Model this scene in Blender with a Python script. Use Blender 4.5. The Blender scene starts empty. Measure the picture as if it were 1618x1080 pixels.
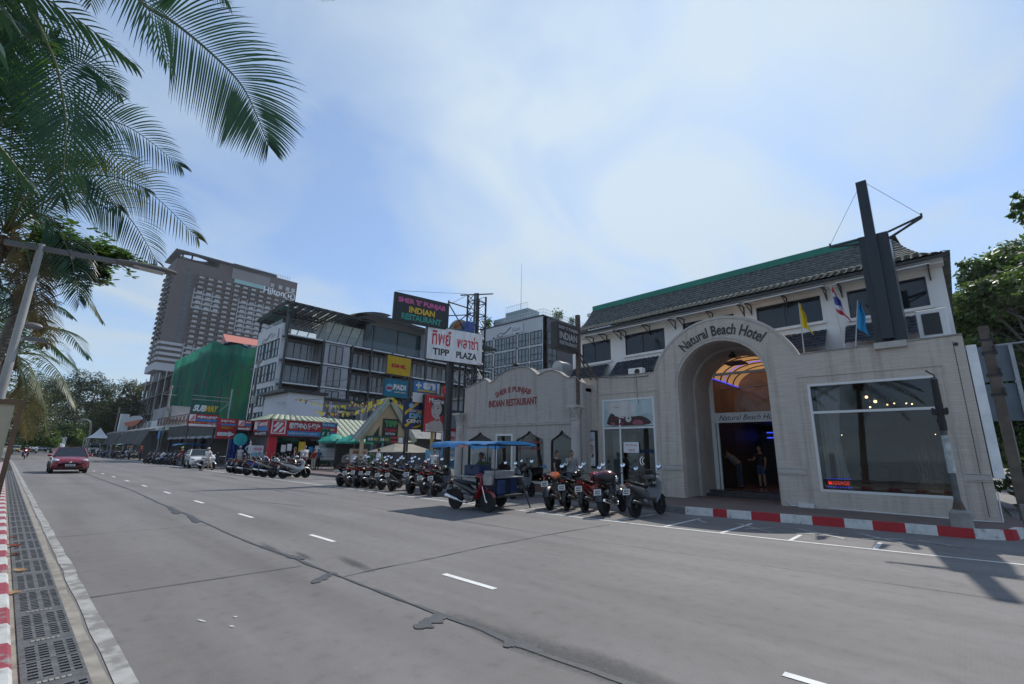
SKYS=.125; SUNE=2.8; EXPO=0.46; CLB=4.5; CLG=.75
GLOWDIR=(-.322,.643,.695)
import bpy, bmesh, math, random
from mathutils import Vector, Matrix, noise
V=Vector
rnd=random.Random(11)
sc=bpy.context.scene
COL=sc.collection
# ---------------------------------------------------------------- camera
CAMH=1.6; FPX=735.0
yaw,pit,rol=[math.radians(a) for a in (-43.35,13.5,1.05)]
_f=V((math.sin(yaw)*math.cos(pit),math.cos(yaw)*math.cos(pit),math.sin(pit)))
_r=V((math.cos(yaw),-math.sin(yaw),0)); _u=_r.cross(_f)
CR=math.cos(rol)*_r+math.sin(rol)*_u; CU=-math.sin(rol)*_r+math.cos(rol)*_u; CF=_f
cam=bpy.data.cameras.new('camera'); co=bpy.data.objects.new('camera',cam); COL.objects.link(co)
co.matrix_world=Matrix(((CR.x,CU.x,-CF.x,0),(CR.y,CU.y,-CF.y,0),(CR.z,CU.z,-CF.z,CAMH),(0,0,0,1)))
cam.sensor_width=36; cam.lens=36*FPX/1618; cam.clip_start=.05; cam.clip_end=8000
sc.camera=co
def ray(x,y): return CR*(x-809)-CU*(y-540)+CF*FPX
def AD(x,y,D): return V((0,0,CAMH))+ray(x,y)*(D/FPX)      # measured direction at depth D
def AY(x,y,Y):
    d=ray(x,y); return V((0,0,CAMH))+d*(Y/d.y)
def AX(x,y,X):
    d=ray(x,y); return V((0,0,CAMH))+d*(X/d.x)
def GR(x,y,z=0):
    d=ray(x,y); return V((0,0,CAMH))+d*((z-CAMH)/d.z)
# ---------------------------------------------------------------- materials
MATS={}
def nmat(name):
    m=bpy.data.materials.new(name); m.use_nodes=True
    nt=m.node_tree; b=nt.nodes['Principled BSDF']
    return m,nt,b
def L(nt,a,b): nt.links.new(a,b)
def N(nt,t,**k):
    n=nt.nodes.new(t)
    for a,v in k.items(): setattr(n,a,v)
    return n
def noise_fac(nt,scale,detail=4,coord='Object',vec=None,stretch=None):
    tc=N(nt,'ShaderNodeTexCoord'); src=tc.outputs[coord]
    if stretch:
        mp=N(nt,'ShaderNodeMapping'); mp.inputs['Scale'].default_value=stretch; L(nt,src,mp.inputs[0]); src=mp.outputs[0]
    n=N(nt,'ShaderNodeTexNoise'); n.inputs['Scale'].default_value=scale; n.inputs['Detail'].default_value=detail
    L(nt,src,n.inputs['Vector']); return n.outputs['Fac'],src
def ramp(nt,fac,stops):
    r=N(nt,'ShaderNodeValToRGB'); e=r.color_ramp.elements
    while len(e)<len(stops): e.new(.5)
    for k,(p,c) in enumerate(stops):
        e[k].position=p; e[k].color=(*c,1) if len(c)==3 else c
    L(nt,fac,r.inputs[0]); return r.outputs[0]
def mixc(nt,fac,a,b,mode='MIX'):
    m=N(nt,'ShaderNodeMix',data_type='RGBA',blend_type=mode)
    for s,v in ((m.inputs[0],fac),(m.inputs[6],a),(m.inputs[7],b)):
        if hasattr(v,'links'): L(nt,v,s)
        elif isinstance(v,(int,float)): s.default_value=v
        else: s.default_value=(*v,1)
    return m.outputs[2]
def bumpn(nt,b,h,strength=.3,dist=.02):
    bp=N(nt,'ShaderNodeBump'); bp.inputs['Strength'].default_value=strength; bp.inputs['Distance'].default_value=dist
    L(nt,h,bp.inputs['Height']); L(nt,bp.outputs[0],b.inputs['Normal'])
def mat(name,rgb,rough=.6,metal=0,var=.15,scale=2.5,bump=0,bs=30,spec=.5,emit=0,coat=0,stretch=None):
    if name in MATS: return MATS[name]
    m,nt,b=nmat(name)
    b.inputs['Roughness'].default_value=rough; b.inputs['Metallic'].default_value=metal
    b.inputs['Specular IOR Level'].default_value=spec; b.inputs['Coat Weight'].default_value=coat
    if var>0:
        f,_=noise_fac(nt,scale,5,stretch=stretch)
        c=ramp(nt,f,[(.3,[x*(1-var) for x in rgb]),(.7,[min(1,x*(1+var)) for x in rgb])])
        L(nt,c,b.inputs['Base Color'])
    else: b.inputs['Base Color'].default_value=(*rgb,1)
    if bump:
        f2,_=noise_fac(nt,bs,3); bumpn(nt,b,f2,bump)
    if emit:
        b.inputs['Emission Color'].default_value=(*rgb,1); b.inputs['Emission Strength'].default_value=emit
    MATS[name]=m; return m
def sgn(name,rgb,rough=.5): return mat('sign '+name,rgb,rough,0,.16,1.6,stretch=(2.2,2.2,.5))
def glass(name,tint=(.02,.025,.03),refl=.35,through=0.0):
    """window glass: a clear tinted pane that also mirrors the street"""
    if name in MATS: return MATS[name]
    m=bpy.data.materials.new(name); m.use_nodes=True; nt=m.node_tree; nt.nodes.clear()
    o=N(nt,'ShaderNodeOutputMaterial'); g=N(nt,'ShaderNodeBsdfGlossy'); g.inputs['Roughness'].default_value=.02
    g.inputs['Color'].default_value=(.9,.95,1,1)
    if through>0:
        t=N(nt,'ShaderNodeBsdfTransparent'); t.inputs['Color'].default_value=(through,through*1.02,through*1.03,1)
    else:
        t=N(nt,'ShaderNodeBsdfDiffuse'); t.inputs['Color'].default_value=(*tint,1)
    lw=N(nt,'ShaderNodeLayerWeight'); lw.inputs['Blend'].default_value=refl*.6
    mp=N(nt,'ShaderNodeMapRange'); mp.inputs[1].default_value=0; mp.inputs[2].default_value=1
    mp.inputs[3].default_value=refl*.12; mp.inputs[4].default_value=1
    L(nt,lw.outputs['Fresnel'],mp.inputs[0])
    f,_=noise_fac(nt,.7,2); bp=N(nt,'ShaderNodeBump'); bp.inputs['Strength'].default_value=.03; bp.inputs['Distance'].default_value=.05
    L(nt,f,bp.inputs['Height']); L(nt,bp.outputs[0],g.inputs['Normal'])
    x=N(nt,'ShaderNodeMixShader'); L(nt,mp.outputs[0],x.inputs[0]); L(nt,t.outputs[0],x.inputs[1]); L(nt,g.outputs[0],x.inputs[2])
    L(nt,x.outputs[0],o.inputs[0]); MATS[name]=m; return m
def leafmat(name,c1,c2,trans=.35,rough=.5,scale=.9,tcol=None):
    if name in MATS: return MATS[name]
    m,nt,b=nmat(name)
    f,_=noise_fac(nt,scale,4)
    c=ramp(nt,f,[(.32,c1),(.68,c2)]); L(nt,c,b.inputs['Base Color']); b.inputs['Roughness'].default_value=rough
    b.inputs['Specular IOR Level'].default_value=.4
    t=N(nt,'ShaderNodeBsdfTranslucent'); 
    tc=mixc(nt,.5,c,tcol or (c2[0]*1.6+.02,c2[1]*1.9,c2[2]*.8)); L(nt,tc,t.inputs[0])
    x=N(nt,'ShaderNodeMixShader'); x.inputs[0].default_value=trans
    L(nt,b.outputs[0],x.inputs[1]); L(nt,t.outputs[0],x.inputs[2]); L(nt,x.outputs[0],nt.nodes['Material Output'].inputs[0])
    MATS[name]=m; return m
# ---------------------------------------------------------------- mesh builder
class MB:
    def __init__(s): s.v=[]; s.f=[]; s.m=[]; s.mi=0
    def add(s,vs,fs):
        o=len(s.v); s.v+= [tuple(p) for p in vs]
        for f in fs: s.f.append([o+i for i in f]); s.m.append(s.mi)
    def face(s,*p): s.add(p,[range(len(p))])
    def box(s,x0,x1,y0,y1,z0,z1):
        s.add([(x0,y0,z0),(x1,y0,z0),(x1,y1,z0),(x0,y1,z0),(x0,y0,z1),(x1,y0,z1),(x1,y1,z1),(x0,y1,z1)],
              [(0,3,2,1),(4,5,6,7),(0,1,5,4),(1,2,6,5),(2,3,7,6),(3,0,4,7)])
    def obox(s,c,a,b,d):
        """box from centre and three half-axis vectors"""
        c,a,b,d=V(c),V(a),V(b),V(d)
        P=[c-a-b-d,c+a-b-d,c+a+b-d,c-a+b-d,c-a-b+d,c+a-b+d,c+a+b+d,c-a+b+d]
        s.add(P,[(0,3,2,1),(4,5,6,7),(0,1,5,4),(1,2,6,5),(2,3,7,6),(3,0,4,7)])
    def bar(s,p,q,w,h=None,up=(0,0,1)):
        p,q=V(p),V(q); t=(q-p); l=t.length
        if l<1e-6: return
        t/=l; up=V(up)
        if abs(t.dot(up))>.98: up=V((1,0,0)) if abs(t.x)<.9 else V((0,1,0))
        x=t.cross(up).normalized(); y=x.cross(t)
        s.obox((p+q)/2,t*l/2,x*w/2,y*(h or w)/2)
    def path(s,pts,rad,n=8,cap=True):
        pts=[V(p) for p in pts]; 
        if not hasattr(rad,'__len__'): rad=[rad]*len(pts)
        rings=[]; px=None; vs=[]
        for i,p in enumerate(pts):
            t=(pts[min(i+1,len(pts)-1)]-pts[max(i-1,0)])
            t=t.normalized() if t.length>1e-9 else V((0,0,1))
            if px is None:
                u=V((0,0,1)) if abs(t.z)<.9 else V((1,0,0)); px=t.cross(u).normalized()
            else:
                px=(px-t*px.dot(t)); px=px.normalized() if px.length>1e-6 else t.orthogonal().normalized()
            py=t.cross(px); r=rad[i]
            ra,rb=(r if hasattr(r,'__len__') else (r,r))
            vs+=[p+px*ra*math.cos(2*math.pi*k/n)+py*rb*math.sin(2*math.pi*k/n) for k in range(n)]
        fs=[]
        for i in range(len(pts)-1):
            for k in range(n):
                a=i*n+k; b=i*n+(k+1)%n; fs.append((a,b,b+n,a+n))
        if cap: fs.append(list(range(n-1,-1,-1))); fs.append([(len(pts)-1)*n+k for k in range(n)])
        s.add(vs,fs)
    def tube(s,p,q,r,r2=None,n=8): s.path([p,q],[r,r if r2 is None else r2],n)
    def lathe(s,prof,c=(0,0,0),n=16,axis='z'):
        c=V(c); vs=[]; fs=[]
        for r,z in prof:
            for k in range(n):
                a=2*math.pi*k/n; x,y=r*math.cos(a),r*math.sin(a)
                vs.append(c+(V((x,y,z)) if axis=='z' else V((x,z,y)) if axis=='y' else V((z,x,y))))
        for i in range(len(prof)-1):
            for k in range(n):
                a=i*n+k; b=i*n+(k+1)%n; fs.append((a,b,b+n,a+n))
        if prof[0][0]>1e-4: fs.append(list(range(n)))
        if prof[-1][0]>1e-4: fs.append([(len(prof)-1)*n+k for k in range(n)])
        s.add(vs,fs)
    def sphere(s,c,r,nu=12,nv=8):
        if not hasattr(r,'__len__'): r=(r,r,r)
        vs=[V(c)+V((0,0,r[2]))]; fs=[]
        for j in range(1,nv):
            th=math.pi*j/nv
            for i in range(nu):
                a=2*math.pi*i/nu; vs.append(V(c)+V((r[0]*math.sin(th)*math.cos(a),r[1]*math.sin(th)*math.sin(a),r[2]*math.cos(th))))
        vs.append(V(c)-V((0,0,r[2])))
        for i in range(nu): fs.append((0,1+i,1+(i+1)%nu))
        for j in range(nv-2):
            for i in range(nu):
                a=1+j*nu+i; b=1+j*nu+(i+1)%nu; fs.append((a,a+nu,b+nu,b))
        e=len(vs)-1
        for i in range(nu): fs.append((e,1+(nv-2)*nu+(i+1)%nu,1+(nv-2)*nu+i))
        s.add(vs,fs)
    def grid(s,fn,nu,nv):
        vs=[fn(i/nu,j/nv) for j in range(nv+1) for i in range(nu+1)]
        s.add(vs,[(j*(nu+1)+i,j*(nu+1)+i+1,(j+1)*(nu+1)+i+1,(j+1)*(nu+1)+i) for j in range(nv) for i in range(nu)])
    def poly(s,pts,o,u,v,depth=0,holes=(),nrm=None):
        """2-D outline (with holes) laid in the plane o+u*a+v*b; depth goes along nrm (default u x v) backwards"""
        o,u,v=V(o),V(u),V(v); n=V(nrm) if nrm else u.cross(v).normalized()
        if not holes and depth==0:
            s.add([o+u*a+v*b for a,b in pts],[range(len(pts))]); return
        bm=bmesh.new(); ed=[]; loops=[]
        for lp in [pts]+list(holes):
            vv=[bm.verts.new((a,b,0)) for a,b in lp]; loops.append(vv)
            for i in range(len(vv)): ed.append(bm.edges.new((vv[i],vv[(i+1)%len(vv)])))
        bmesh.ops.triangle_fill(bm,use_beauty=True,use_dissolve=False,edges=ed,normal=(0,0,1))
        bm.verts.index_update(); vs=[x.co.copy() for x in bm.verts]; idx={x:i for i,x in enumerate(bm.verts)}
        fs=[[idx[x] for x in f.verts] for f in bm.faces]
        P=[o+u*c.x+v*c.y for c in vs]
        if depth==0: s.add(P,fs)
        else:
            k=len(P); Q=[p-n*depth for p in P]
            al=list(fs)+[[i+k for i in reversed(f)] for f in fs]
            for lp in loops:
                ii=[idx[x] for x in lp]
                for i in range(len(ii)):
                    a,b=ii[i],ii[(i+1)%len(ii)]; al.append((a,b,b+k,a+k))
            s.add(P+Q,al)
        bm.free()
    def loft(s,secs,n=12,p=2.4,cap=True):
        """rounded sections (centre, half width vector, half height vector)"""
        vs=[]; fs=[]
        for c,a,b in secs:
            c,a,b=V(c),V(a),V(b)
            for k in range(n):
                t=2*math.pi*k/n; cx,sx=math.cos(t),math.sin(t)
                vs.append(c+a*math.copysign(abs(cx)**(2/p),cx)+b*math.copysign(abs(sx)**(2/p),sx))
        for i in range(len(secs)-1):
            for k in range(n):
                q=i*n+k; w=i*n+(k+1)%n; fs.append((q,w,w+n,q+n))
        if cap: fs.append(list(range(n-1,-1,-1))); fs.append([(len(secs)-1)*n+k for k in range(n)])
        s.add(vs,fs)
    def text(s,t,o,u,v,w=None,h=None,bend=None,bold=0,align='c',ext=0,shear=0,sp=1.0):
        """lettering fitted to width w (and height h) in the plane o,u,v; o is the middle; bend = arc radius"""
        vs,fs,bb=glyphs(t,bold,ext,sp); x0,y0,x1,y1=bb; o,u,v=V(o),V(u),V(v); n=u.cross(v).normalized()
        W=max(1e-6,x1-x0); Hh=max(1e-6,y1-y0); sx=(w/W) if w else (h/Hh); sy=(h/Hh) if h else sx
        if not w: sx=sy
        out=[]
        for a,b,c in vs:
            X=(a-x0-(W/2 if align=='c' else 0))*sx; Y=(b-y0-Hh/2)*sy; X+=Y*shear
            if bend:
                th=X/bend; X,Y=(bend+Y)*math.sin(th),(bend+Y)*math.cos(th)-bend
            out.append(o+u*X+v*Y+n*(c*sx if ext else 0))
        s.add(out,fs)
    def build(s,name,mats,parent=None,smooth=False,kind=None,bevel=0,flip=True):
        me=bpy.data.meshes.new(name)
        off=V((0,0,0)); q=parent
        while q: off+=q.location; q=q.parent
        me.from_pydata([(p[0]-off.x,p[1]-off.y,p[2]-off.z) for p in s.v],[],s.f)
        if not isinstance(mats,(list,tuple)): mats=[mats]
        for m in mats: me.materials.append(m)
        if len(mats)>1: me.polygons.foreach_set('material_index',s.m)
        if flip:
            bm=bmesh.new(); bm.from_mesh(me); bmesh.ops.recalc_face_normals(bm,faces=bm.faces[:]); bm.to_mesh(me); bm.free()
        if smooth:
            me.polygons.foreach_set('use_smooth',[True]*len(me.polygons))
        me.update()
        o=bpy.data.objects.new(name,me); COL.objects.link(o)
        if parent: o.parent=parent
        if kind: o['kind']=kind
        if bevel:
            b=o.modifiers.new('bevel','BEVEL'); b.width=bevel; b.segments=2; b.limit_method='ANGLE'; b.angle_limit=math.radians(40)
        if smooth:
            try: me.set_sharp_from_angle(angle=math.radians(38))
            except Exception: pass
        return o
GLY={}
def glyphs(t,bold=0,ext=0,sp=1.0):
    k=(t,bold,ext,sp)
    if k in GLY: return GLY[k]
    c=bpy.data.curves.new('t','FONT'); c.body=t; c.size=1; c.offset=bold; c.extrude=ext; c.resolution_u=3; c.space_character=sp
    o=bpy.data.objects.new('t',c)
    sc2=bpy.data.scenes.get('lettering_bench') or bpy.data.scenes.new('lettering_bench')
    sc2.collection.objects.link(o)
    vl=sc2.view_layers[0]; vl.update(); dg=vl.depsgraph
    me=bpy.data.meshes.new_from_object(o.evaluated_get(dg))
    vs=[tuple(p.co) for p in me.vertices]; fs=[tuple(p.vertices) for p in me.polygons]
    bpy.data.meshes.remove(me); bpy.data.objects.remove(o); bpy.data.curves.remove(c)
    if not vs: vs=[(0,0,0)]
    xs=[p[0] for p in vs]; ys=[p[1] for p in vs]
    GLY[k]=(vs,fs,(min(xs),min(ys),max(xs),max(ys))); return GLY[k]
def tag(o,label=None,cat=None,group=None,kind=None):
    if label: o['label']=label
    if cat: o['category']=cat
    if group: o['group']=group
    if kind: o['kind']=kind
    return o
def thing(name,label,cat,loc=(0,0,0),rz=0,group=None):
    o=bpy.data.objects.new(name,None); COL.objects.link(o); o.empty_display_size=.2
    o.location=loc; o.rotation_euler=(0,0,rz); return tag(o,label,cat,group)
def copy_tree(o,parent=None):
    c=o.copy(); COL.objects.link(c); c.parent=parent
    for ch in o.children: copy_tree(ch,c)
    return c
def setmat(o,m,slot=0):
    o.material_slots[slot].link='OBJECT'; o.material_slots[slot].material=m
EX,EY,EZ=V((1,0,0)),V((0,1,0)),V((0,0,1))
def rect(a0,a1,b0,b1): return [(a0,b0),(a1,b0),(a1,b1),(a0,b1)]
# common materials
BLACK=mat('black paint',(.018,.018,.02),.45)
DARK=mat('dark metal',(.045,.045,.05),.5,.4)
STEEL=mat('galvanised steel',(.32,.33,.34),.45,.8)
CHROME=mat('chrome',(.75,.75,.76),.12,1,0.03)
WHITE=mat('white paint',(.72,.72,.72),.5,0,.06)
RUBBER=mat('tyre rubber',(.02,.02,.02),.85)
CONC=mat('grey concrete',(.27,.265,.25),.85,0,.25,3,.3,40)
DKROOM=mat('dim room',(.06,.058,.055),.9)
REDP=mat('red paint',(.42,.03,.04),.45)
WOOD=mat('brown wood',(.13,.075,.04),.6,0,.3,4)
# ---------------------------------------------------------------- world, sun
SAZ,SEL=math.radians(-8),math.radians(50)
sd=V((math.sin(SAZ)*math.cos(SEL),math.cos(SAZ)*math.cos(SEL),math.sin(SEL)))
w=bpy.data.worlds.new('World'); sc.world=w; w.use_nodes=True; nt=w.node_tree
bg=nt.nodes['Background']; bg.inputs[1].default_value=SKYS
sky=N(nt,'ShaderNodeTexSky'); sky.sky_type='NISHITA'; sky.sun_disc=False; sky.sun_elevation=SEL; sky.sun_rotation=SAZ
sky.air_density=1.0; sky.dust_density=.25; sky.ozone_density=5.0
tc=N(nt,'ShaderNodeTexCoord')
# thin high cloud: plane projection of the view direction so the cloud flattens to the horizon
sep=N(nt,'ShaderNodeSeparateXYZ'); L(nt,tc.outputs['Generated'],sep.inputs[0])
mz=N(nt,'ShaderNodeMath',operation='MAXIMUM'); L(nt,sep.outputs[2],mz.inputs[0]); mz.inputs[1].default_value=.0
az=N(nt,'ShaderNodeMath',operation='ADD'); L(nt,mz.outputs[0],az.inputs[0]); az.inputs[1].default_value=.22
cb=N(nt,'ShaderNodeCombineXYZ')
for i in (0,1):
    d=N(nt,'ShaderNodeMath',operation='DIVIDE'); L(nt,sep.outputs[i],d.inputs[0]); L(nt,az.outputs[0],d.inputs[1]); L(nt,d.outputs[0],cb.inputs[i])
def cloudn(scale,det,dist,off,st):
    mp=N(nt,'ShaderNodeMapping'); mp.inputs['Location'].default_value=off; mp.inputs['Scale'].default_value=st; mp.inputs['Rotation'].default_value=(0,0,.6)
    L(nt,cb.outputs[0],mp.inputs[0]); n=N(nt,'ShaderNodeTexNoise'); n.inputs['Scale'].default_value=scale; n.inputs['Detail'].default_value=det
    n.inputs['Distortion'].default_value=dist; L(nt,mp.outputs[0],n.inputs[0]); return n.outputs['Fac']
c1=cloudn(.75,6,.5,(5.3,2.6,0),(1,.8,1)); c2=cloudn(2.6,8,.8,(7.7,2.4,0),(1,.75,1))
dp=N(nt,'ShaderNodeVectorMath',operation='DOT_PRODUCT'); L(nt,tc.outputs['Generated'],dp.inputs[0]); dp.inputs[1].default_value=GLOWDIR
gl=N(nt,'ShaderNodeMapRange',interpolation_type='SMOOTHSTEP'); L(nt,dp.outputs['Value'],gl.inputs[0])
gl.inputs[1].default_value=.74; gl.inputs[2].default_value=1.0; gl.inputs[3].default_value=0; gl.inputs[4].default_value=1
def M2(op,a,b):
    m=N(nt,'ShaderNodeMath',operation=op)
    for k,x in enumerate((a,b)):
        if hasattr(x,'links'): L(nt,x,m.inputs[k])
        else: m.inputs[k].default_value=x
    return m.outputs[0]
# low band is milky
hz=N(nt,'ShaderNodeMapRange'); L(nt,sep.outputs[2],hz.inputs[0]); hz.inputs[1].default_value=0; hz.inputs[2].default_value=.5; hz.inputs[3].default_value=.85; hz.inputs[4].default_value=.05
cl=M2('ADD',M2('MULTIPLY',M2('SUBTRACT',c1,.45),2.0),M2('MULTIPLY',M2('SUBTRACT',c2,.5),2.4))
fac=M2('ADD',M2('ADD',cl,hz.outputs[0]),M2('MULTIPLY',gl.outputs[0],.62))
mr=N(nt,'ShaderNodeMapRange'); L(nt,fac,mr.inputs[0]); mr.inputs[1].default_value=.0; mr.inputs[2].default_value=1.15; mr.inputs[3].default_value=.36; mr.inputs[4].default_value=.985
# cloud brightness grows toward the sun
br=M2('ADD',CLB,M2('MULTIPLY',M2('POWER',gl.outputs[0],2.0),CLG))
cc=N(nt,'ShaderNodeVectorMath',operation='SCALE'); cc.inputs[0].default_value=(.73,.88,1.02); L(nt,br,cc.inputs['Scale'])
skt=mixc(nt,1,sky.outputs[0],(.70,.87,1.02),'MULTIPLY'); mx=mixc(nt,mr.outputs[0],skt,cc.outputs[0]); L(nt,mx,bg.inputs[0])
sl=bpy.data.lights.new('sun','SUN'); sl.energy=SUNE; sl.angle=math.radians(.6); sl.color=(1,.955,.88)
so=bpy.data.objects.new('sun',sl); COL.objects.link(so); so.rotation_euler=sd.to_track_quat('Z','Y').to_euler(); so.location=(0,0,50)
sc.view_settings.view_transform='Standard'; sc.view_settings.look='None'; sc.view_settings.exposure=EXPO; sc.view_settings.gamma=1
sc.cycles.max_bounces=6; sc.cycles.transparent_max_bounces=24; sc.cycles.caustics_reflective=False; sc.cycles.caustics_refractive=False
sc.cycles.use_denoising=True
sc.cycles.sample_clamp_indirect=6
# ---------------------------------------------------------------- ground, road, kerbs
def roadmat():
    m,nt,b=nmat('road concrete')
    f1,src=noise_fac(nt,.35,5,'Object'); f2,_=noise_fac(nt,6,8,'Object'); f3,_=noise_fac(nt,1.0,5,'Object',stretch=(.12,1.6,1)); f4,_=noise_fac(nt,90,3,'Object')
    base=ramp(nt,f1,[(.3,(.158,.148,.145)),(.7,(.192,.181,.177))])
    sp=ramp(nt,f2,[(.25,(.8,.79,.78)),(.42,(.97,.97,.97)),(.75,(1.06,1.06,1.06))])
    st=ramp(nt,f3,[(.28,(.84,.835,.83)),(.5,(1,1,1)),(.75,(1.05,1.05,1.05))])
    gr=ramp(nt,f4,[(.3,(.85,.85,.85)),(.7,(1.12,1.12,1.12))])
    # slab tone: a checker of big pours
    c=mixc(nt,1,base,sp,'MULTIPLY'); c=mixc(nt,1,c,st,'MULTIPLY'); c=mixc(nt,.8,c,gr,'MULTIPLY')
    ln_=N(nt,'ShaderNodeTexWave',bands_direction='Y'); ln_.inputs['Scale'].default_value=.22; ln_.inputs['Distortion'].default_value=2.5; ln_.inputs['Detail Scale'].default_value=.4; L(nt,src,ln_.inputs[0]); c=mixc(nt,.5,c,ramp(nt,ln_.outputs['Fac'],[(.1,(.84,.835,.83)),(.6,(1,1,1))]),'MULTIPLY')
    f9,_=noise_fac(nt,420,2,'Object'); c=mixc(nt,.8,c,ramp(nt,f9,[(.3,(.72,.72,.72)),(.5,(1,1,1)),(.72,(1.3,1.29,1.27))]),'MULTIPLY')
    vo=N(nt,'ShaderNodeTexVoronoi'); vo.inputs['Scale'].default_value=.9; L(nt,src,vo.inputs['Vector'])
    blot=ramp(nt,vo.outputs['Distance'],[(.015,(.5,.49,.48)),(.05,(1,1,1))]); c=mixc(nt,.6,c,blot,'MULTIPLY')
    L(nt,c,b.inputs['Base Color']); b.inputs['Roughness'].default_value=.78; b.inputs['Specular IOR Level'].default_value=.35
    wv=N(nt,'ShaderNodeTexWave',bands_direction='X'); wv.inputs['Scale'].default_value=9; wv.inputs['Distortion'].default_value=1.5; L(nt,src,wv.inputs[0])
    h=M2b(nt,'ADD',f4,M2b(nt,'MULTIPLY',wv.outputs['Fac'],.5)); bumpn(nt,b,h,.25,.01)
    return m
def M2b(nt,op,a,b):
    m=N(nt,'ShaderNodeMath',operation=op)
    for k,x in enumerate((a,b)):
        if hasattr(x,'links'): L(nt,x,m.inputs[k])
        else: m.inputs[k].default_value=x
    return m.outputs[0]
ROAD=roadmat()
def brickpave():
    m,nt,b=nmat('brick paving'); tc=N(nt,'ShaderNodeTexCoord'); br=N(nt,'ShaderNodeTexBrick'); L(nt,tc.outputs['Object'],br.inputs[0])
    br.inputs['Scale'].default_value=5; br.inputs['Color1'].default_value=(.19,.12,.1,1); br.inputs['Color2'].default_value=(.15,.11,.1,1); br.inputs['Mortar'].default_value=(.12,.11,.1,1)
    f,_=noise_fac(nt,1.5,5); c=mixc(nt,.6,br.outputs[0],ramp(nt,f,[(.3,(.6,.6,.6)),(.7,(1.1,1.1,1.1))]),'MULTIPLY')
    L(nt,c,b.inputs['Base Color']); b.inputs['Roughness'].default_value=.85; return m
PAVE=brickpave()
def worn(name,rgb,hole=.42,scale=7,under=(.2,.19,.18)):
    """road paint rubbed through to the concrete"""
    m,nt,b=nmat(name); f,_=noise_fac(nt,scale,8); f2,_=noise_fac(nt,scale*.25,3)
    fa=M2b(nt,'ADD',M2b(nt,'MULTIPLY',f,.65),M2b(nt,'MULTIPLY',f2,.35))
    c=ramp(nt,fa,[(hole-.05,under),(hole+.03,[x*.8 for x in rgb]),(hole+.2,rgb)]); L(nt,c,b.inputs['Base Color']); b.inputs['Roughness'].default_value=.7
    MATS[name]=m; return m
LINE=worn('worn white road paint',(.6,.6,.58),.36); LINE2=worn('faded white road paint',(.4,.395,.38),.48,6)
LINE3=worn('bright road paint',(.68,.68,.66),.3)
g=MB(); g.face((-3000,-12,-.06),(3000,-12,-.06),(3000,4000,-.06),(-3000,4000,-.06))
GROUND=mat('dry ground',(.2,.18,.15),.9,0,.3,.4,.4,20)
g.build('ground',GROUND,kind='structure')
g=MB(); g.grid(lambda a,b:V((-900+1400*a,-12-26*b,-.06-1.6*b)),10,4); g.build('beach',mat('beach sand',(.42,.34,.24),.9,0,.15,1,.4,20),kind='structure')
g=MB(); g.face((-4000,-30,-1.25),(4000,-30,-1.25),(4000,-6000,-1.25),(-4000,-6000,-1.25))
g.build('sea',mat('sea water',(.03,.07,.085),.12,0,.2,.02,.5,.6),kind='structure')
# far edge: the road bends gently away beyond 70 m, so lay it as a strip with a bend
def bend(x): return 0 if x>-55 else (x+55)**2*-.00055
def strip(mb,x0,x1,ya,yb,z,step=6,jit=0):
    n=max(1,int(abs(x1-x0)/step)); 
    yA=ya if callable(ya) else (lambda x:ya); yB=yb if callable(yb) else (lambda x:yb)
    P=[]; Q=[]
    for i in range(n+1):
        x=x0+(x1-x0)*i/n; P.append((x,yA(x)+bend(x)+rnd.uniform(-jit,jit),z)); Q.append((x,yB(x)+bend(x)+rnd.uniform(-jit,jit),z))
    mb.add(P+Q,[(i,i+1,n+1+i+1,n+1+i) for i in range(n)])
r=MB(); strip(r,-230,60,.31,lambda x:19 if x>-6 else 17.5,0); 
r.face((.9,13,.002),(60,13,.002),(60,80,.002),(.9,80,.002)); r.build('road',ROAD,kind='structure')
# side street that runs inland beside the hotel has its own sheet above
pk=lambda x:10.56 if x<-12 else 10.56+(x+12)**2*.0068
mk=MB(); strip(mk,-75,9,lambda x:pk(x)-.05,lambda x:pk(x)+.05,.005,1.2,.004)
for x in [-9.6,-7.9,-6.55,-5.3,-4.05,-2.75,-1.4]:
    mk.face((x-.04,pk(x)+.05,.005),(x+.04,pk(x)+.05,.005),(x+.04-.02,pk(x)+(2.2 if x<-3 else 1.0),.005),(x-.06,pk(x)+(2.2 if x<-3 else 1.0),.005))
for x in range(-72,-11,2): mk.face((x-.04,pk(x)+.05,.005),(x+.04,pk(x)+.05,.005),(x+.03,pk(x)+2.2,.005),(x-.05,pk(x)+2.2,.005))
mk.build('parking_line',LINE,kind='structure')
mk=MB()
for (x0,y0,x1,y1,wd) in [(-4.3,12.9,-3.3,12.0,.1),(-3.9,12.0,-3.5,12.8,.1),(-3.1,13.2,-2.0,12.3,.12),(-2.9,12.3,-2.2,13.0,.1),(-1.9,13.4,-.9,12.4,.12),(-1.75,12.6,-1.1,13.3,.1),(-.9,13.3,-.2,12.9,.1),(-5.4,12.9,-4.9,12.4,.1)]:
    zz_=.006+.0002*len(mk.v)/4
    d=V((x1-x0,y1-y0,0)).normalized(); n=V((-d.y,d.x,0))*wd/2; a=V((x0,y0,zz_)); b=V((x1,y1,zz_)); mk.face(a-n,b-n,b+n,a+n)
mk.build('faded_marking',LINE2,kind='structure')
mk=MB(); strip(mk,-120,20,.83,.95,.005,.6,.012); mk.build('edge_line',LINE2,kind='structure')
mk=MB()
for k in range(-26,3):
    x=-5.33+4.1*k; mk.face((x,4.345+bend(x),.005),(x+.98,4.345+bend(x),.005),(x+.98,4.435+bend(x),.005),(x,4.435+bend(x),.005))
mk.build('lane_dash',LINE3,kind='structure')
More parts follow.
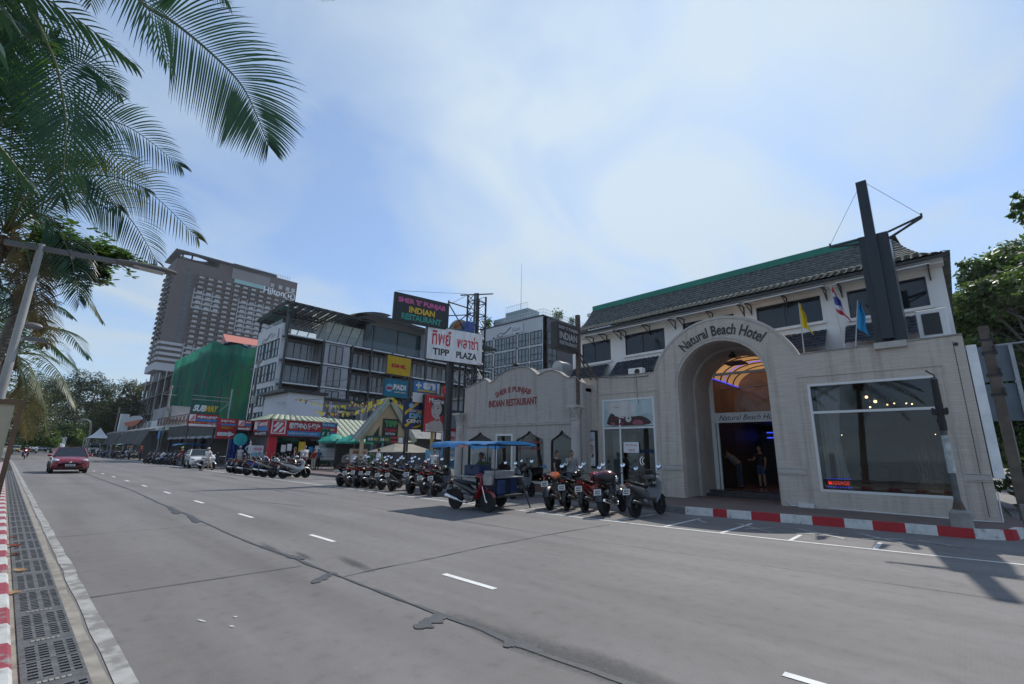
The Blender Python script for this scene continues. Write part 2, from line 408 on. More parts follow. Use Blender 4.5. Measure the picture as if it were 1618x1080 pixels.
# bitumen seams, with spills
BIT=mat('bitumen seam',(.062,.064,.07),.6,0,.25,6,.3,60)
BITT=mat('old bitumen smear',(.12,.118,.118),.7,0,.3,9,.3,60)
sm=MB()
def seam(P,wd,jit,z=.0075,step=.12):
    P=[V((*p,z)) for p in P]; pts=[]
    for a,b in zip(P,P[1:]):
        n=max(2,int((b-a).length/step)); pts+=[a.lerp(b,i/n) for i in range(n)]
    pts.append(P[-1]); vs=[]; k=0; t0=rnd.random()*9
    for i,p in enumerate(pts):
        d=(pts[min(i+1,len(pts)-1)]-pts[max(0,i-1)]).normalized(); n=V((-d.y,d.x,0))
        w1=wd*(.35+1.1*abs(noise.noise(V((i*.17+t0,3.1,0))))+.5*max(0,noise.noise(V((i*.045+t0,8,0))))*2)
        o=n*jit*noise.noise(V((i*.11,t0,0))); vs+=[p+o+n*w1,p+o-n*w1*(.6+.8*abs(noise.noise(V((i*.21,t0,5)))))]
    sm.add(vs,[(2*i,2*i+2,2*i+3,2*i+1) for i in range(len(pts)-1)])
sp_=[(-75,3.75),(-30,3.62)]+[(GR(a,b).x,GR(a,b).y) for a,b in [(210,775),(250,794),(300,815),(350,838),(400,860),(456,879),(522,906),(567,923),(630,947),(697,971),(771,998),(808,1015),(882,1041),(938,1059),(1010,1086)]]
seam(sp_,.042,.03)
seam(sp_[9:14],.03,.06,.0078); seam(sp_[12:],.05,.05,.0081)
seam([(-60,7.7),(-16,7.6),(-9.6,7.85),(-6.4,8.0),(0.2,8.53),(8,9.3)],.012,.03)
seam([(-6.1,3.35),(-6.25,5.2),(-6.4,8.0),(-6.3,10.2)],.024,.05)
seam([(-7.1,.95),(-7.02,3.2)],.022,.02)
for px,py,qx,qy in [(89,849,320,830),(62,804,231,798),(52,776,170,772)]:
    a=GR(px,py); b=GR(qx,qy); seam([(a.x,.95),(b.x,3.3)],.015,.02)
seam([(-15.9,5.3),(-15.7,5.9),(-14.1,6.3)],.02,.02); seam([(-12.5,7.7),(-9.8,7.75)],.015,.02)
seam([(-34,9.2),(-29,9.0)],.06,.03); seam([(-21,8.2),(-17.5,8.7)],.05,.03); seam([(-22.2,7.6),(-19.6,7.9)],.05,.03)
def blob(c,rx,ry,ang,z):
    pts=[]; 
    for k in range(26):
        a=2*math.pi*k/26; rr=1+.45*noise.noise(V((math.cos(a)*1.3+c[0]*3,math.sin(a)*1.3,c[1]*5)))
        x,y=rx*rr*math.cos(a),ry*rr*math.sin(a); pts.append((c[0]+x*math.cos(ang)-y*math.sin(ang),c[1]+x*math.sin(ang)+y*math.cos(ang),z))
    sm.face(*pts)
def lobe(p,q,w0,w1,z):
    a=GR(*p); b=GR(*q); d=(b-a); l=d.length; d/=l; n=V((-d.y,d.x,0)); P=[]; Q=[]; m=14
    for i in range(m+1):
        t_=i/m; w_=(w0+(w1-w0)*t_)*(1 if t_<.8 else max(.15,math.sqrt(max(0,1-((t_-.8)/.2)**2)))); c=a+d*l*t_
        P.append(c+n*w_*(1+1.1*noise.noise(V((t_*6,p[0],0))))+EZ*z); Q.append(c-n*w_*(1+1.1*noise.noise(V((t_*6,p[1],7))))+EZ*z)
    sm.add(P+Q,[(i,i+1,m+2+i,m+1+i) for i in range(m)])
for k_,(p,q,w0,w1) in enumerate([((525,905),(495,922),.06,.07),((702,972),(657,994),.09,.08),((812,1014),(858,1032),.10,.03),((812,1016),(797,1023),.07,.03),((456,879),(480,884),.07,.05),((267,800),(282,812),.05,.09),((300,814),(312,826),.06,.07)]): lobe(p,q,w0,w1,.0086+.0002*k_)
sm.build('road_seam',BIT,kind='structure')
def soft(name,col,dens,sc_):
    """a stain that fades out at its rim"""
    m=bpy.data.materials.new(name); m.use_nodes=True; nt=m.node_tree; b=nt.nodes['Principled BSDF']; b.inputs['Base Color'].default_value=(*col,1); b.inputs['Roughness'].default_value=.65
    tc=N(nt,'ShaderNodeTexCoord'); mp=N(nt,'ShaderNodeVectorMath',operation='SUBTRACT'); L(nt,tc.outputs['Generated'],mp.inputs[0]); mp.inputs[1].default_value=(.5,.5,0)
    ml=N(nt,'ShaderNodeVectorMath',operation='MULTIPLY'); L(nt,mp.outputs[0],ml.inputs[0]); ml.inputs[1].default_value=(2,2,0); ln=N(nt,'ShaderNodeVectorMath',operation='LENGTH'); L(nt,ml.outputs[0],ln.inputs[0])
    n=N(nt,'ShaderNodeTexNoise'); n.inputs['Scale'].default_value=sc_; n.inputs['Detail'].default_value=6; L(nt,tc.outputs['Object'],n.inputs[0])
    r=M2b(nt,'MULTIPLY',M2b(nt,'SUBTRACT',1,ln.outputs['Value']),M2b(nt,'MULTIPLY',n.outputs[0],2)); mr=N(nt,'ShaderNodeMapRange'); L(nt,r,mr.inputs[0]); mr.inputs[1].default_value=.1; mr.inputs[2].default_value=.8; mr.inputs[4].default_value=dens
    L(nt,mr.outputs[0],b.inputs['Alpha']); return m
OIL=soft('oil stain',(.07,.066,.063),.28,6); SMR=soft('bitumen smear',(.06,.06,.062),.5,14); FLK=soft('paint fleck',(.6,.6,.58),1.0,30)
def stain(nm,px,py,rx,ry,ang,m,z):
    c=GR(px,py); q=MB(); q.add([(-rx,-ry,z),(rx,-ry,z),(rx,ry,z),(-rx,ry,z)],[(0,1,2,3)]); o=q.build(nm,m,kind='structure'); o.location=(c.x,c.y,0); o.rotation_euler=(0,0,ang)
for k,(px,py,rx,ry) in enumerate([(790,1005,1.0,.16),(900,1040,1.0,.2),(560,890,.8,.14),(1000,1065,.8,.2),(430,868,.9,.1),(480,878,.5,.08)]): stain('bitumen_smear',px,py,rx,ry,-.1,SMR,.0056+.0001*k)
for k,(px,py,rx,ry) in enumerate([(318,981,.09,.02),(366,990,.05,.02),(372,975,.04,.02)]): stain('paint_fleck',px,py,rx,ry,.3,FLK,.0066+.0001*k)
# promenade side: kerb, channel, pavement
KRED=worn('worn red kerb paint',(.30,.05,.075),.42,8,(.24,.22,.21)); KWHT=worn('worn white kerb paint',(.5,.51,.5),.4,8,(.27,.26,.24))
k=MB(); x=-60.; i=0
while x<12:
    l=.58; k.mi=i%2; i+=1
    k.add([(x,.1,-.03),(x+l,.1,-.03),(x+l,.318,-.03),(x,.318,-.03),(x,.1,.14),(x+l,.1,.14),(x+l,.295,.14),(x,.295,.14),(x,.318,.115),(x+l,.318,.115)],
          [(4,5,6,7),(7,6,9,8),(8,9,2,3),(0,4,7,8,3),(1,2,9,6,5)]); x+=l
k.build('kerb',[KRED,KWHT],kind='structure')
PROM=mat('promenade paving',(.24,.22,.2),.85,0,.25,2,.3,30)
k=MB(); strip(k,-230,14,-12,.098,.13); k.build('promenade',PROM,kind='structure')
k=MB(); strip(k,-60,14,.315,.375,.012,1,.006); strip(k,-60,14,.71,.80,.012,.5,.012); k.build('channel_edge',mat('channel mortar',(.25,.23,.2),.85,0,.3,5),kind='structure')
k=MB(); strip(k,-120,14,.37,.72,.004,1); k.build('drain_channel',mat('channel dark',(.02,.02,.02),.9),kind='structure')
GRATE=mat('cast drain cover',(.115,.115,.12),.6,.15,.3,9,.4,70)
def grate():
    m=MB(); Ls=.99; y0,y1=.40,.74; cols=[(.437,.492),(.512,.567),(.603,.658),(.678,.722)]
    xs=[]; x=.03; 
    while x<Ls-.05:
        if abs(x-.48)>.07: xs.append((x,x+.036))
        x+=.0645
    ys=sorted({y0,y1,*[a for c in cols for a in c]}); xx=sorted({0,Ls,*[a for c in xs for a in c]})
    ce={(round(a,4),round(b,4)) for a,b in cols}; cx={(round(a,4),round(b,4)) for a,b in xs}
    idx={}; vs=[]
    def vid(a,b,z):
        k=(round(a,4),round(b,4),z)
        if k not in idx: idx[k]=len(vs); vs.append((a,b-.57,z))
        return idx[k]
    fs=[]
    for a,b in zip(xx,xx[1:]):
        for c,d in zip(ys,ys[1:]):
            if (round(a,4),round(b,4)) in cx and (round(c,4),round(d,4)) in ce:
                for (p,q) in (((a,c),(b,c)),((b,c),(b,d)),((b,d),(a,d)),((a,d),(a,c))):
                    fs.append((vid(*p,.022),vid(*q,.022),vid(*q,.006),vid(*p,.006)))
            else: fs.append((vid(a,c,.022),vid(b,c,.022),vid(b,d,.022),vid(a,d,.022)))
    m.add(vs,fs)
    for (p,q) in (((0,y0),(Ls,y0)),((Ls,y0),(Ls,y1)),((Ls,y1),(0,y1)),((0,y1),(0,y0))):
        m.face((p[0],p[1]-.57,.022),(q[0],q[1]-.57,.022),(q[0],q[1]-.57,.004),(p[0],p[1]-.57,.004))
    o=m.build('drain_grate',GRATE,flip=False)
    p=MB()
    for k in range(6): p.box(.47+.0,.505,.475-.57+k*.031,.475-.57+k*.031+.022,.022,.027)
    p.build('nameplate',mat('worn cast letters',(.26,.25,.23),.7),o)
    return o
GP=grate(); gl_='slotted cast drain cover in the channel beside the red and white kerb'
for i in range(42):
    o=GP if i==0 else copy_tree(GP)
    o.location=(-2.3-1.0*i,.545,0); tag(o,gl_,'drain cover','drain covers along the promenade kerb')
# opposite pavement
kl=[(-6.0,13.72),(-5.2,13.85),(-2.75,14.25),(-.9,14.48),(.1,14.62),(.62,15.0),(.85,16.0)]
bx=[1070,1107,1126,1158,1197,1240,1283,1321,1365,1410,1467,1521,1580,1618]
def kpt(s):
    acc=0
    for a,b in zip(kl,kl[1:]):
        l=math.dist(a,b)
        if s<=acc+l: t=(s-acc)/l; return V((a[0]+(b[0]-a[0])*t,a[1]+(b[1]-a[1])*t,0))
        acc+=l
    return V((*kl[-1],0))
tot=sum(math.dist(a,b) for a,b in zip(kl,kl[1:])); k=MB(); s=0; i=0
seq=[.75,.36,.6,.68,.7,.66,.55,.6,.55,.6,.55,.5,.6,.6,.6]
while s<tot-.01:
    l=min(seq[i%len(seq)],tot-s); k.mi=0 if i%2 else 1
    n=3
    for j in range(n):
        a=kpt(s+l*j/n); b=kpt(s+l*(j+1)/n); d=(b-a).normalized(); nn=V((-d.y,d.x,0))
        k.add([a-EZ*.03,b-EZ*.03,a+nn*.03+EZ*.2,b+nn*.03+EZ*.2,a+nn*.16+EZ*.2,b+nn*.16+EZ*.2],[(0,1,3,2),(2,3,5,4)])
    s+=l; i+=1
k.build('kerb',[worn('kerb red',(.4,.018,.025),.3,9,(.2,.17,.16)),worn('kerb white',(.62,.62,.6),.36,9,(.16,.15,.14))],kind='structure')
k=MB(); ps=[kpt(tot*j/14) for j in range(15)]
for a,b in zip(ps,ps[1:]): k.face((a.x,a.y+.15,.195),(b.x,b.y+.15,.195),(b.x,18.9,.195),(a.x,18.9,.195))
k.face((-11.4,14.9,.194),(-6.0,13.87,.194),(-6.0,18.9,.194),(-11.4,18.9,.194)); k.build('pavement',PAVE,kind='structure')
k=MB(); k.box(-11.6,-6.0,14.72,14.9,-.03,.19); k.add([(-11.6,14.72,-.03),(-6,13.72,-.03),(-6,13.72,.19),(-11.6,14.72,.19)],[(0,1,2,3)]); k.face((-11.6,14.72,.19),(-6,13.72,.19),(-6,14.1,.19),(-11.6,14.9,.19))
k.build('kerb',mat('old grey kerb',(.17,.165,.16),.85,0,.35,4,.3,30),kind='structure')
k=MB(); k.box(-19.2,-11.6,14.75,16.4,-.03,.06); k.build('step',CONC,kind='structure')
k=MB(); strip(k,-130,-19.2,14.3,18,.13); k.build('pavement',PAVE,kind='structure')
k=MB(); k.box(-130,-19.2,14.2,14.3,-.03,.135); k.build('kerb',mat('old grey kerb',(.17,.165,.16)),kind='structure')
k=MB(); k.face((-44,17.3,.14),(-19,17.3,.14),(-19,30,.14),(-44,30,.14)); k.build('forecourt',mat('forecourt paving',(.2,.17,.15),.85,0,.2,2),kind='structure')
# fallen leaves
for px,py,s,an,cn,lab in [(75,848,.12,.5,'rust','rust brown dry leaf at the head of the scattered leaves in the kerb channel'),(80,862,.2,.2,'rust','largest curled red-brown leaf in the drain channel'),(85,876,.15,-.3,'darkr','dark brown leaf below the largest curled one in the drain channel'),(32,901,.15,-.1,'tan','pale tan leaf lying across the drain cover slots'),(22,936,.13,.1,'tan','yellowish leaf nearest the photographer against the kerb')]:
    px=px*.28 if px>40 else px; c=GR(px,py,.03); m=MB()
    def lf(a,b,s=s):
        t=a; wd=.33*math.sin(math.pi*min(1,t*.97+.02))**.8; y=(b-.5)*2*wd
        return V((t-.5,y,.18*abs(y)+.12*(t-.5)**2*4))*s
    m.grid(lf,8,4); m.tube((-.5*s,0,.03*s),(-.75*s,0,.06*s),.012*s,n=5)
    col={'rust':(.2,.05,.025),'darkr':(.1,.035,.025),'tan':(.42,.26,.13)}[cn]
    o=m.build('fallen_leaf',leafmat('dry leaf '+cn,[x*.7 for x in col],col,.2,.6,30),flip=False)
    o.location=c; o.rotation_euler=(.1,.1,an+1.2); tag(o,lab,'leaf','fallen leaves in the kerb channel')
# ---------------------------------------------------------------- hotel with the arch
def cladmat(name,rgb,s=1.0):
    m,nt,b=nmat(name); tc=N(nt,'ShaderNodeTexCoord')
    sp=N(nt,'ShaderNodeSeparateXYZ'); L(nt,tc.outputs['Object'],sp.inputs[0])
    a=N(nt,'ShaderNodeMath',operation='ADD'); L(nt,sp.outputs[0],a.inputs[0]); L(nt,sp.outputs[1],a.inputs[1])
    cbn=N(nt,'ShaderNodeCombineXYZ'); L(nt,a.outputs[0],cbn.inputs[0]); L(nt,sp.outputs[2],cbn.inputs[1])
    br=N(nt,'ShaderNodeTexBrick'); L(nt,cbn.outputs[0],br.inputs[0]); br.inputs['Scale'].default_value=1; br.inputs['Brick Width'].default_value=.42; br.inputs['Row Height'].default_value=.052
    br.inputs['Mortar Size'].default_value=.006; br.inputs['Mortar Smooth'].default_value=.3; br.offset=.37; br.squash=1
    br.inputs['Color1'].default_value=(*rgb,1); br.inputs['Color2'].default_value=(*[x*.92 for x in rgb],1); br.inputs['Mortar'].default_value=(*[x*.74 for x in rgb],1)
    mp=N(nt,'ShaderNodeMapping'); mp.inputs['Scale'].default_value=(1.2,16,1); L(nt,cbn.outputs[0],mp.inputs[0])
    n=N(nt,'ShaderNodeTexNoise'); n.inputs['Scale'].default_value=1.3; n.inputs['Detail'].default_value=6; L(nt,mp.outputs[0],n.inputs[0])
    c=mixc(nt,.8,br.outputs[0],ramp(nt,n.outputs[0],[(.3,(.88,.875,.87)),(.7,(1.06,1.06,1.06))]),'MULTIPLY')
    # rain marks running down
    mp2=N(nt,'ShaderNodeMapping'); mp2.inputs['Scale'].default_value=(3.2,.22,1); L(nt,cbn.outputs[0],mp2.inputs[0])
    n2=N(nt,'ShaderNodeTexNoise'); n2.inputs['Scale'].default_value=1.6; n2.inputs['Detail'].default_value=5; L(nt,mp2.outputs[0],n2.inputs[0])
    c=mixc(nt,.75,c,ramp(nt,n2.outputs[0],[(.32,(.72,.69,.66)),(.5,(1,1,1))]),'MULTIPLY')
    L(nt,c,b.inputs['Base Color']); b.inputs['Roughness'].default_value=.8
    h=M2b(nt,'ADD',br.outputs['Fac'],n.outputs[0]); bumpn(nt,b,br.outputs['Fac'],-.35,.01); return m
CLAD=cladmat('slate strip cladding',(.58,.515,.45)); CLADR=cladmat('restaurant render',(.47,.435,.40))
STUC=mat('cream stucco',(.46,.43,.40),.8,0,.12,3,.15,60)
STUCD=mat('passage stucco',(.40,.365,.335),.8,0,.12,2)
WALLW=mat('white wall',(.80,.79,.77),.75,0,.08,.8,stretch=(2.5,2.5,.3))
WFR=mat('white window frame',(.68,.68,.67),.45,0,.04)
GL_D=glass('dark window glass',(.012,.016,.022),.3)
GL_T=glass('shop window glass',through=.55,refl=.36)
GL_C=glass('clear door glass',through=.75,refl=.2)
hotel=thing('hotel_building','grey stone hotel with round entrance arch and white upper floor under green roof tiles','building',(-5.5,16.7,0))
FY=16.7
def arc(cx,cz,r,a0,a1,n): return [(cx+r*math.cos(math.radians(a0+(a1-a0)*i/n)),cz+r*math.sin(math.radians(a0+(a1-a0)*i/n))) for i in range(n+1)]
ACX,ACZ,AR=-5.755,4.13,1.515
out=[(-11.5,.1),(ACX-AR,.1)]+arc(ACX,ACZ,AR,180,0,32)+[(ACX+AR,.1),(.5,.1),(.5,4.85)]+[(-3.27,4.81)]+arc(-5.72,3.9,2.63,20.2,159.6,40)+[(-8.2,4.74),(-11.5,4.8)]
W_L=(-10.55,-8.25,.45,3.83); W_R=(-3.15,-.2,.68,3.85)
m=MB(); m.poly(out,(0,FY,0),EX,EZ,.3,[rect(*W_L),rect(*W_R)],nrm=(0,-1,0)); fw=m.build('front_wall',CLAD,hotel)
m=MB()   # arch edge lines, mouldings, plinth cable trunking, window surrounds
def ringtrim(r,wd,y,cx,cz,a0,a1):
    P=arc(cx,cz,r,a0,a1,36); 
    for a,b in zip(P,P[1:]): m.bar((a[0],y,a[1]),(b[0],y,b[1]),wd,.03,up=(0,-1,0))
ringtrim(2.56,.05,FY-.008,-5.72,3.9,22,158); ringtrim(1.62,.035,FY-.008,ACX,ACZ,0,180)
for a,b in ((-8.25,-7.28),(-4.23,-3.45),(-.0,.49),(-11.2,-10.7)):
    m.box(a,b,FY-.02,FY-.001,1.17,1.29); m.box(a,b,FY-.028,FY-.001,1.13,1.155); m.box(a,b,FY-.028,FY-.001,1.305,1.33)
for x0,x1,z0,z1 in ((-3.4,.02,.3,4.08),(-10.75,-8.05,.3,4.05)):
    for q in ((x0,x1,z1,z1+.03),(x0,x0+.03,z0,z1),(x1-.03,x1,z0,z1)): m.box(q[0],q[1],FY-.022,FY-.001,q[2],q[3])
m.build('trim',STUC,hotel)
for a,b in (((-11.5,4.8),(-8.25,4.75)),((-3.2,4.815),(.5,4.86))):
    m=MB(); m.bar((a[0],FY+.14,a[1]+.015),(b[0],FY+.14,b[1]+.015),.34,.035,up=(0,0,1)); m.build('coping',mat('stained coping',(.3,.28,.26),.85,0,.35,3),hotel)
# passage
def tunnel(r,y0,y1,cx=ACX,cz=ACZ,zb=.2):
    P=[(cx-r,zb)]+arc(cx,cz,r,180,0,32)+[(cx+r,zb)]; q=MB()
    q.add([(a,y0,b) for a,b in P]+[(a,y1,b) for a,b in P],[(i,i+1,len(P)+i+1,len(P)+i) for i in range(len(P)-1)]); return q
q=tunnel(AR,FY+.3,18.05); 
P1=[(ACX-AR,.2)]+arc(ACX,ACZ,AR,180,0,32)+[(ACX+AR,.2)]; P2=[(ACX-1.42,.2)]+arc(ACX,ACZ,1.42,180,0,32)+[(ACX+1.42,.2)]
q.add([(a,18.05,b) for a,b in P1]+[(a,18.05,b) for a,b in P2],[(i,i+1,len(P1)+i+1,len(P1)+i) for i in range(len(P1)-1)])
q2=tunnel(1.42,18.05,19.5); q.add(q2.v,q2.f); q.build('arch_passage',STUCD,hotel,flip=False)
m=MB(); m.box(-7.25,-4.26,18.4,19.5,.19,.3); m.box(-7.25,-4.26,18.75,19.5,.3,.4); m.build('entrance_step',mat('dark granite step',(.05,.048,.05),.3,0,.3,6),hotel)
# inner door frame
DY=19.5; fr=MB()
for x0,x1,z0,z1 in ((-7.17,-7.02,.4,4.95),(-4.5,-4.34,.4,4.95),(-7.02,-4.5,4.85,4.95),(-7.02,-4.5,2.95,3.02),(-7.02,-4.5,3.28,3.34),(-6.98,-6.9,.4,2.95)): fr.box(x0,x1,DY-.05,DY+.05,z0,z1)
fo=fr.build('door_frame',WFR,hotel)
m=MB(); m.box(-7.02,-4.5,DY-.035,DY+.03,3.02,3.28); sgp=m.build('name_panel',WFR,hotel)
m=MB(); m.text('Natural Beach Hotel',(-5.72,DY-.04,3.14),EX,EZ,w=2.2,h=.2,shear=.35); m.build('lettering',BLACK,sgp)
m=MB(); m.box(-6.9,-6.85,DY-.02,DY-.005,.4,2.9); m.face((-6.88,DY,.42),(-6.55,DY+.75,.42),(-6.55,DY+.75,2.9),(-6.88,DY,2.9)); m.face((-4.55,DY,.42),(-4.85,DY+.75,.42),(-4.85,DY+.75,2.9),(-4.55,DY,2.9)); m.face((-7.0,DY,3.36),(-4.5,DY,3.36),(-4.5,DY,4.83),(-7.0,DY,4.83))
m.build('door_glass',GL_C,hotel,flip=False)
# lobby
m=MB(); m.box(-7.3,-7.2,19.6,29,3.3,4.86); m.box(-4.3,-4.2,19.6,29,3.3,4.86); m.box(-7.2,-4.3,23.5,23.6,3.3,6.0); m.build('lobby_wall',mat('lobby peach wall',(.36,.24,.16),.7),hotel)
m=MB(); m.box(-7.32,-7.2,19.6,29,.2,3.3); m.box(-4.3,-4.18,19.6,29,.2,3.3); m.box(-7.3,-4.2,29,29.1,.2,3.3); m.box(-7.2,-4.3,23.6,29,3.25,3.3); m.build('lobby_lower_wall',mat('shade dark lobby wall',(.05,.035,.028),.45),hotel)  # lower lobby walls coloured dark to stand in for the dim interior
m=MB(); m.box(-7.3,-4.2,19.6,29,.3,.4); m.build('lobby_floor',mat('lobby tiles',(.16,.1,.08),.25),hotel)
m=MB(); P=[(a,4.86+(b-4.86)*.55) for a,b in arc(ACX,4.86,1.5,180,0,24)]
m.add([(a,19.62,b) for a,b in P]+[(a,23.5,b) for a,b in P],[(i,i+1,25+i+1,25+i) for i in range(24)]); vau=m.build('lobby_vault',mat('self glowing peach vault',(.75,.42,.17),.6,0,.12,1.2,emit=.34),hotel,flip=False)  # vault surface itself emits, standing in for the warm light on it
for y in [20.3,21.1,21.9,22.7]:
    m=MB()
    for a,b in zip(P,P[1:]): m.bar((ACX+(a[0]-ACX)*.985,y,4.86+(a[1]-4.86)*.985),(ACX+(b[0]-ACX)*.985,y,4.86+(b[1]-4.86)*.985),.05,.04,up=(0,1,0))
    m.build('vault_rib',mat('vault rib',(.07,.04,.03),.6),vau)
NEON=mat('blue neon',(.05,.09,1),.4,0,0,emit=.8)
m=MB(); m.bar((-7.17,19.7,4.84),(-7.17,23.4,4.84),.035); 
for y in (19.66,21.5):
    for a,b in zip(P[:16],P[1:17]): m.bar((ACX+(a[0]-ACX)*.965,y,4.86+(a[1]-4.86)*.965),(ACX+(b[0]-ACX)*.965,y,4.86+(b[1]-4.86)*.965),.02)
for z in (2.3,2.55): m.bar((-6.9,26,z+.3),(-5.9,26,z+.3),.05)
m.build('neon_tube',NEON,hotel)
m=MB(); m.box(-6.1,-5.5,24,24.3,.4,3.3); m.build('lobby_pillar',mat('lobby peach wall',(.36,.24,.16)),hotel)
m=MB(); m.box(-7.2,-4.3,26.1,26.3,.4,2.9); m.build('reception_screen',mat('dark screen',(.03,.03,.035),.4),hotel)
m=MB(); m.lathe([(.0,5.52),(.05,5.52),(.06,5.46),(.15,5.34),(.16,5.31),(.0,5.33)],(ACX,18.3,0),14); m.tube((ACX,18.3,5.5),(ACX,18.3,5.62),.012); m.build('lamp_shade',BLACK,hotel)
# arched name
m=MB(); m.text('Natural Beach Hotel',(-5.62,FY-.012,6.03),EX,EZ,w=3.05,h=.38,bend=2.2,bold=.012,ext=.03); m.build('lettering',mat('bronze letters',(.035,.03,.03),.5),hotel)
# windows in the front wall
def window(x0,x1,z0,z1,y,parent,gl,bars=(),vb=(),fw_=.06,d=.08,name='window',fm=None):
    f=MB(); yb=y+d
    for q in ((x0,x1,z0,z0+fw_),(x0,x1,z1-fw_,z1),(x0,x0+fw_,z0+fw_,z1-fw_),(x1-fw_,x1,z0+fw_,z1-fw_)): f.box(q[0],q[1],y,yb,q[2],q[3])
    for b in bars: f.box(x0+fw_,x1-fw_,y+.004,yb-.004,b-fw_/2,b+fw_/2)
    for b in vb: f.box(b-fw_/2,b+fw_/2,y+.008,yb-.008,z0+fw_,z1-fw_)
    o=f.build(name,fm or WFR,parent)
    g=MB(); yg=(y+yb)/2; g.face((x0+fw_,yg,z0+fw_),(x1-fw_,yg,z0+fw_),(x1-fw_,yg,z1-fw_),(x0+fw_,yg,z1-fw_)); g.build('glass',gl,o,flip=False); return o
window(*W_R,FY-.01,hotel,GL_T,[2.98],fw_=.07)
wl=window(*W_L,FY-.005,hotel,GL_T,[2.68],[-9.75],fw_=.07)
# treatment poster in the top light of the left window
m=MB(); x0,x1,z0,z1=-10.48,-8.32,2.74,3.76; y=FY+.012
def prt(mats,layers,o,u,v,parent,name='picture'):
    n=V(u).cross(V(v)).normalized(); q=MB()
    for k,(mi,pts) in enumerate(layers): q.mi=mi; q.poly(pts,V(o)+n*.004*k,u,v)
    return q.build(name,mats,parent,flip=False)
def smooth(pts,k=2):
    for _ in range(k):
        q=[]
        for i in range(len(pts)):
            a,b=pts[i],pts[(i+1)%len(pts)]; q+=[(a[0]*.75+b[0]*.25,a[1]*.75+b[1]*.25),(a[0]*.25+b[0]*.75,a[1]*.25+b[1]*.75)]
        pts=q
    return pts
pm=[sgn('pale aqua',(.42,.52,.53)),sgn('pale skin',(.55,.53,.5)),sgn('dark hair',(.05,.02,.02)),sgn('plum',(.16,.02,.05)),sgn('deep red',(.28,.08,.1)),sgn('brow',(.06,.05,.05)),sgn('soft shade',(.34,.4,.4))]
prt(pm,[(0,rect(0,2.16,0,1.02)),(6,smooth([(1.3,.1),(2.16,.1),(2.16,.45),(1.7,.5)])),(2,smooth([(.12,.02),(.15,.25),(.35,.6),(.6,.5),(1.2,.35),(1.7,.4),(2.05,.2),(2.1,.02)])),(1,smooth([(.05,.72),(.3,.55),(.6,.42),(.95,.36),(1.3,.4),(1.5,.62),(1.46,.8),(1.36,.86),(1.25,.98),(.7,1.0),(.2,.98)])),(5,[(.5,.8),(.6,.755),(.72,.77),(.62,.735),(.52,.77)]),
 (3,rect(.55,.95,.28,.33)),(1,[(.5,.42),(.93,.3),(.95,.34),(.53,.46)]),(1,[(.58,.5),(1.0,.36),(1.02,.4),(.6,.54)]),(1,arc(1.13,.28,.13,0,360,18)),(5,smooth([(1.06,.28),(1.15,.36),(1.2,.26)])),(4,smooth([(1.3,.03),(1.32,.2),(1.55,.25),(1.75,.18),(1.8,.03)])),(4,smooth([(.3,.03),(.4,.2),(.55,.12),(.52,.03)])),(3,smooth([(.7,.05),(.8,.2),(.95,.14),(.9,.03)]))],
 (x0,y,z0),EX,EZ,wl,'poster')
m=MB(); m.box(-9.6,-8.95,FY-.03,FY-.012,1.72,2.12); pp=m.build('price_card',WHITE,wl)
m=MB(); m.text('Thai Massage',(-9.27,FY-.034,2.0),EX,EZ,w=.52,h=.09); m.text('200 ฿',(-9.27,FY-.034,1.82),EX,EZ,w=.26,h=.1); m.build('lettering',REDP,pp)
m=MB()
for dx in (0,.13):
    P=arc(0,0,.17,110,250,10) if dx==0 else arc(0,0,.13,110,250,10)
    for a,b in zip(P,P[1:]): m.bar((-8.75+dx*.4+a[0],FY-.02,1.42+a[1]),(-8.75+dx*.4+b[0],FY-.02,1.42+b[1]),.025)
m.build('door_pull',CHROME,wl)
# rooms behind the glass
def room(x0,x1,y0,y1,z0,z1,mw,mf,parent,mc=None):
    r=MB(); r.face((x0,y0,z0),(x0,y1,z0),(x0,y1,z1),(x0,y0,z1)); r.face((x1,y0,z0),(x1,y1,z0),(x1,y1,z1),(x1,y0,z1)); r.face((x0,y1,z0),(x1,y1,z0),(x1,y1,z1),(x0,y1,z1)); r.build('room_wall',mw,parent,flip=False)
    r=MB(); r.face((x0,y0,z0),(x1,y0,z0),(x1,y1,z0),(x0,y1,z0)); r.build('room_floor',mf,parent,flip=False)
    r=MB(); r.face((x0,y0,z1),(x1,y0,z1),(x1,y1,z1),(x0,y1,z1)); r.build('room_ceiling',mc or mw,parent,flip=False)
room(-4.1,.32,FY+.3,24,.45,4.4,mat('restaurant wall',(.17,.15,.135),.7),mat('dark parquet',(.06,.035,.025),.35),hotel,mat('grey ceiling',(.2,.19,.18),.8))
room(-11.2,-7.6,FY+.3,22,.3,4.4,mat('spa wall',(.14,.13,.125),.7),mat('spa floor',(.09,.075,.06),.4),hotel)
m=MB(); m.grid(lambda a,b:V((-3.02+.62*a*(1-.25*math.sin(math.pi*min(1,b*1.1))),FY+.42+.05*math.sin(a*26)+.02*b,.75+3.0*b)),40,6); m.build('curtain',mat('white voile',(.6,.6,.58),.8,0,.05),hotel,smooth=True,flip=False)
m=MB(); m.box(-10.4,-10.05,FY+.5,FY+.6,.5,2.6); m.box(-9.95,-9.6,FY+1.0,FY+1.1,.5,2.5); m.build('room_screen',mat('pale green screen',(.3,.37,.33),.5),hotel)
BULB=mat('warm bulb',(1,.62,.25),.4,0,0,emit=6)
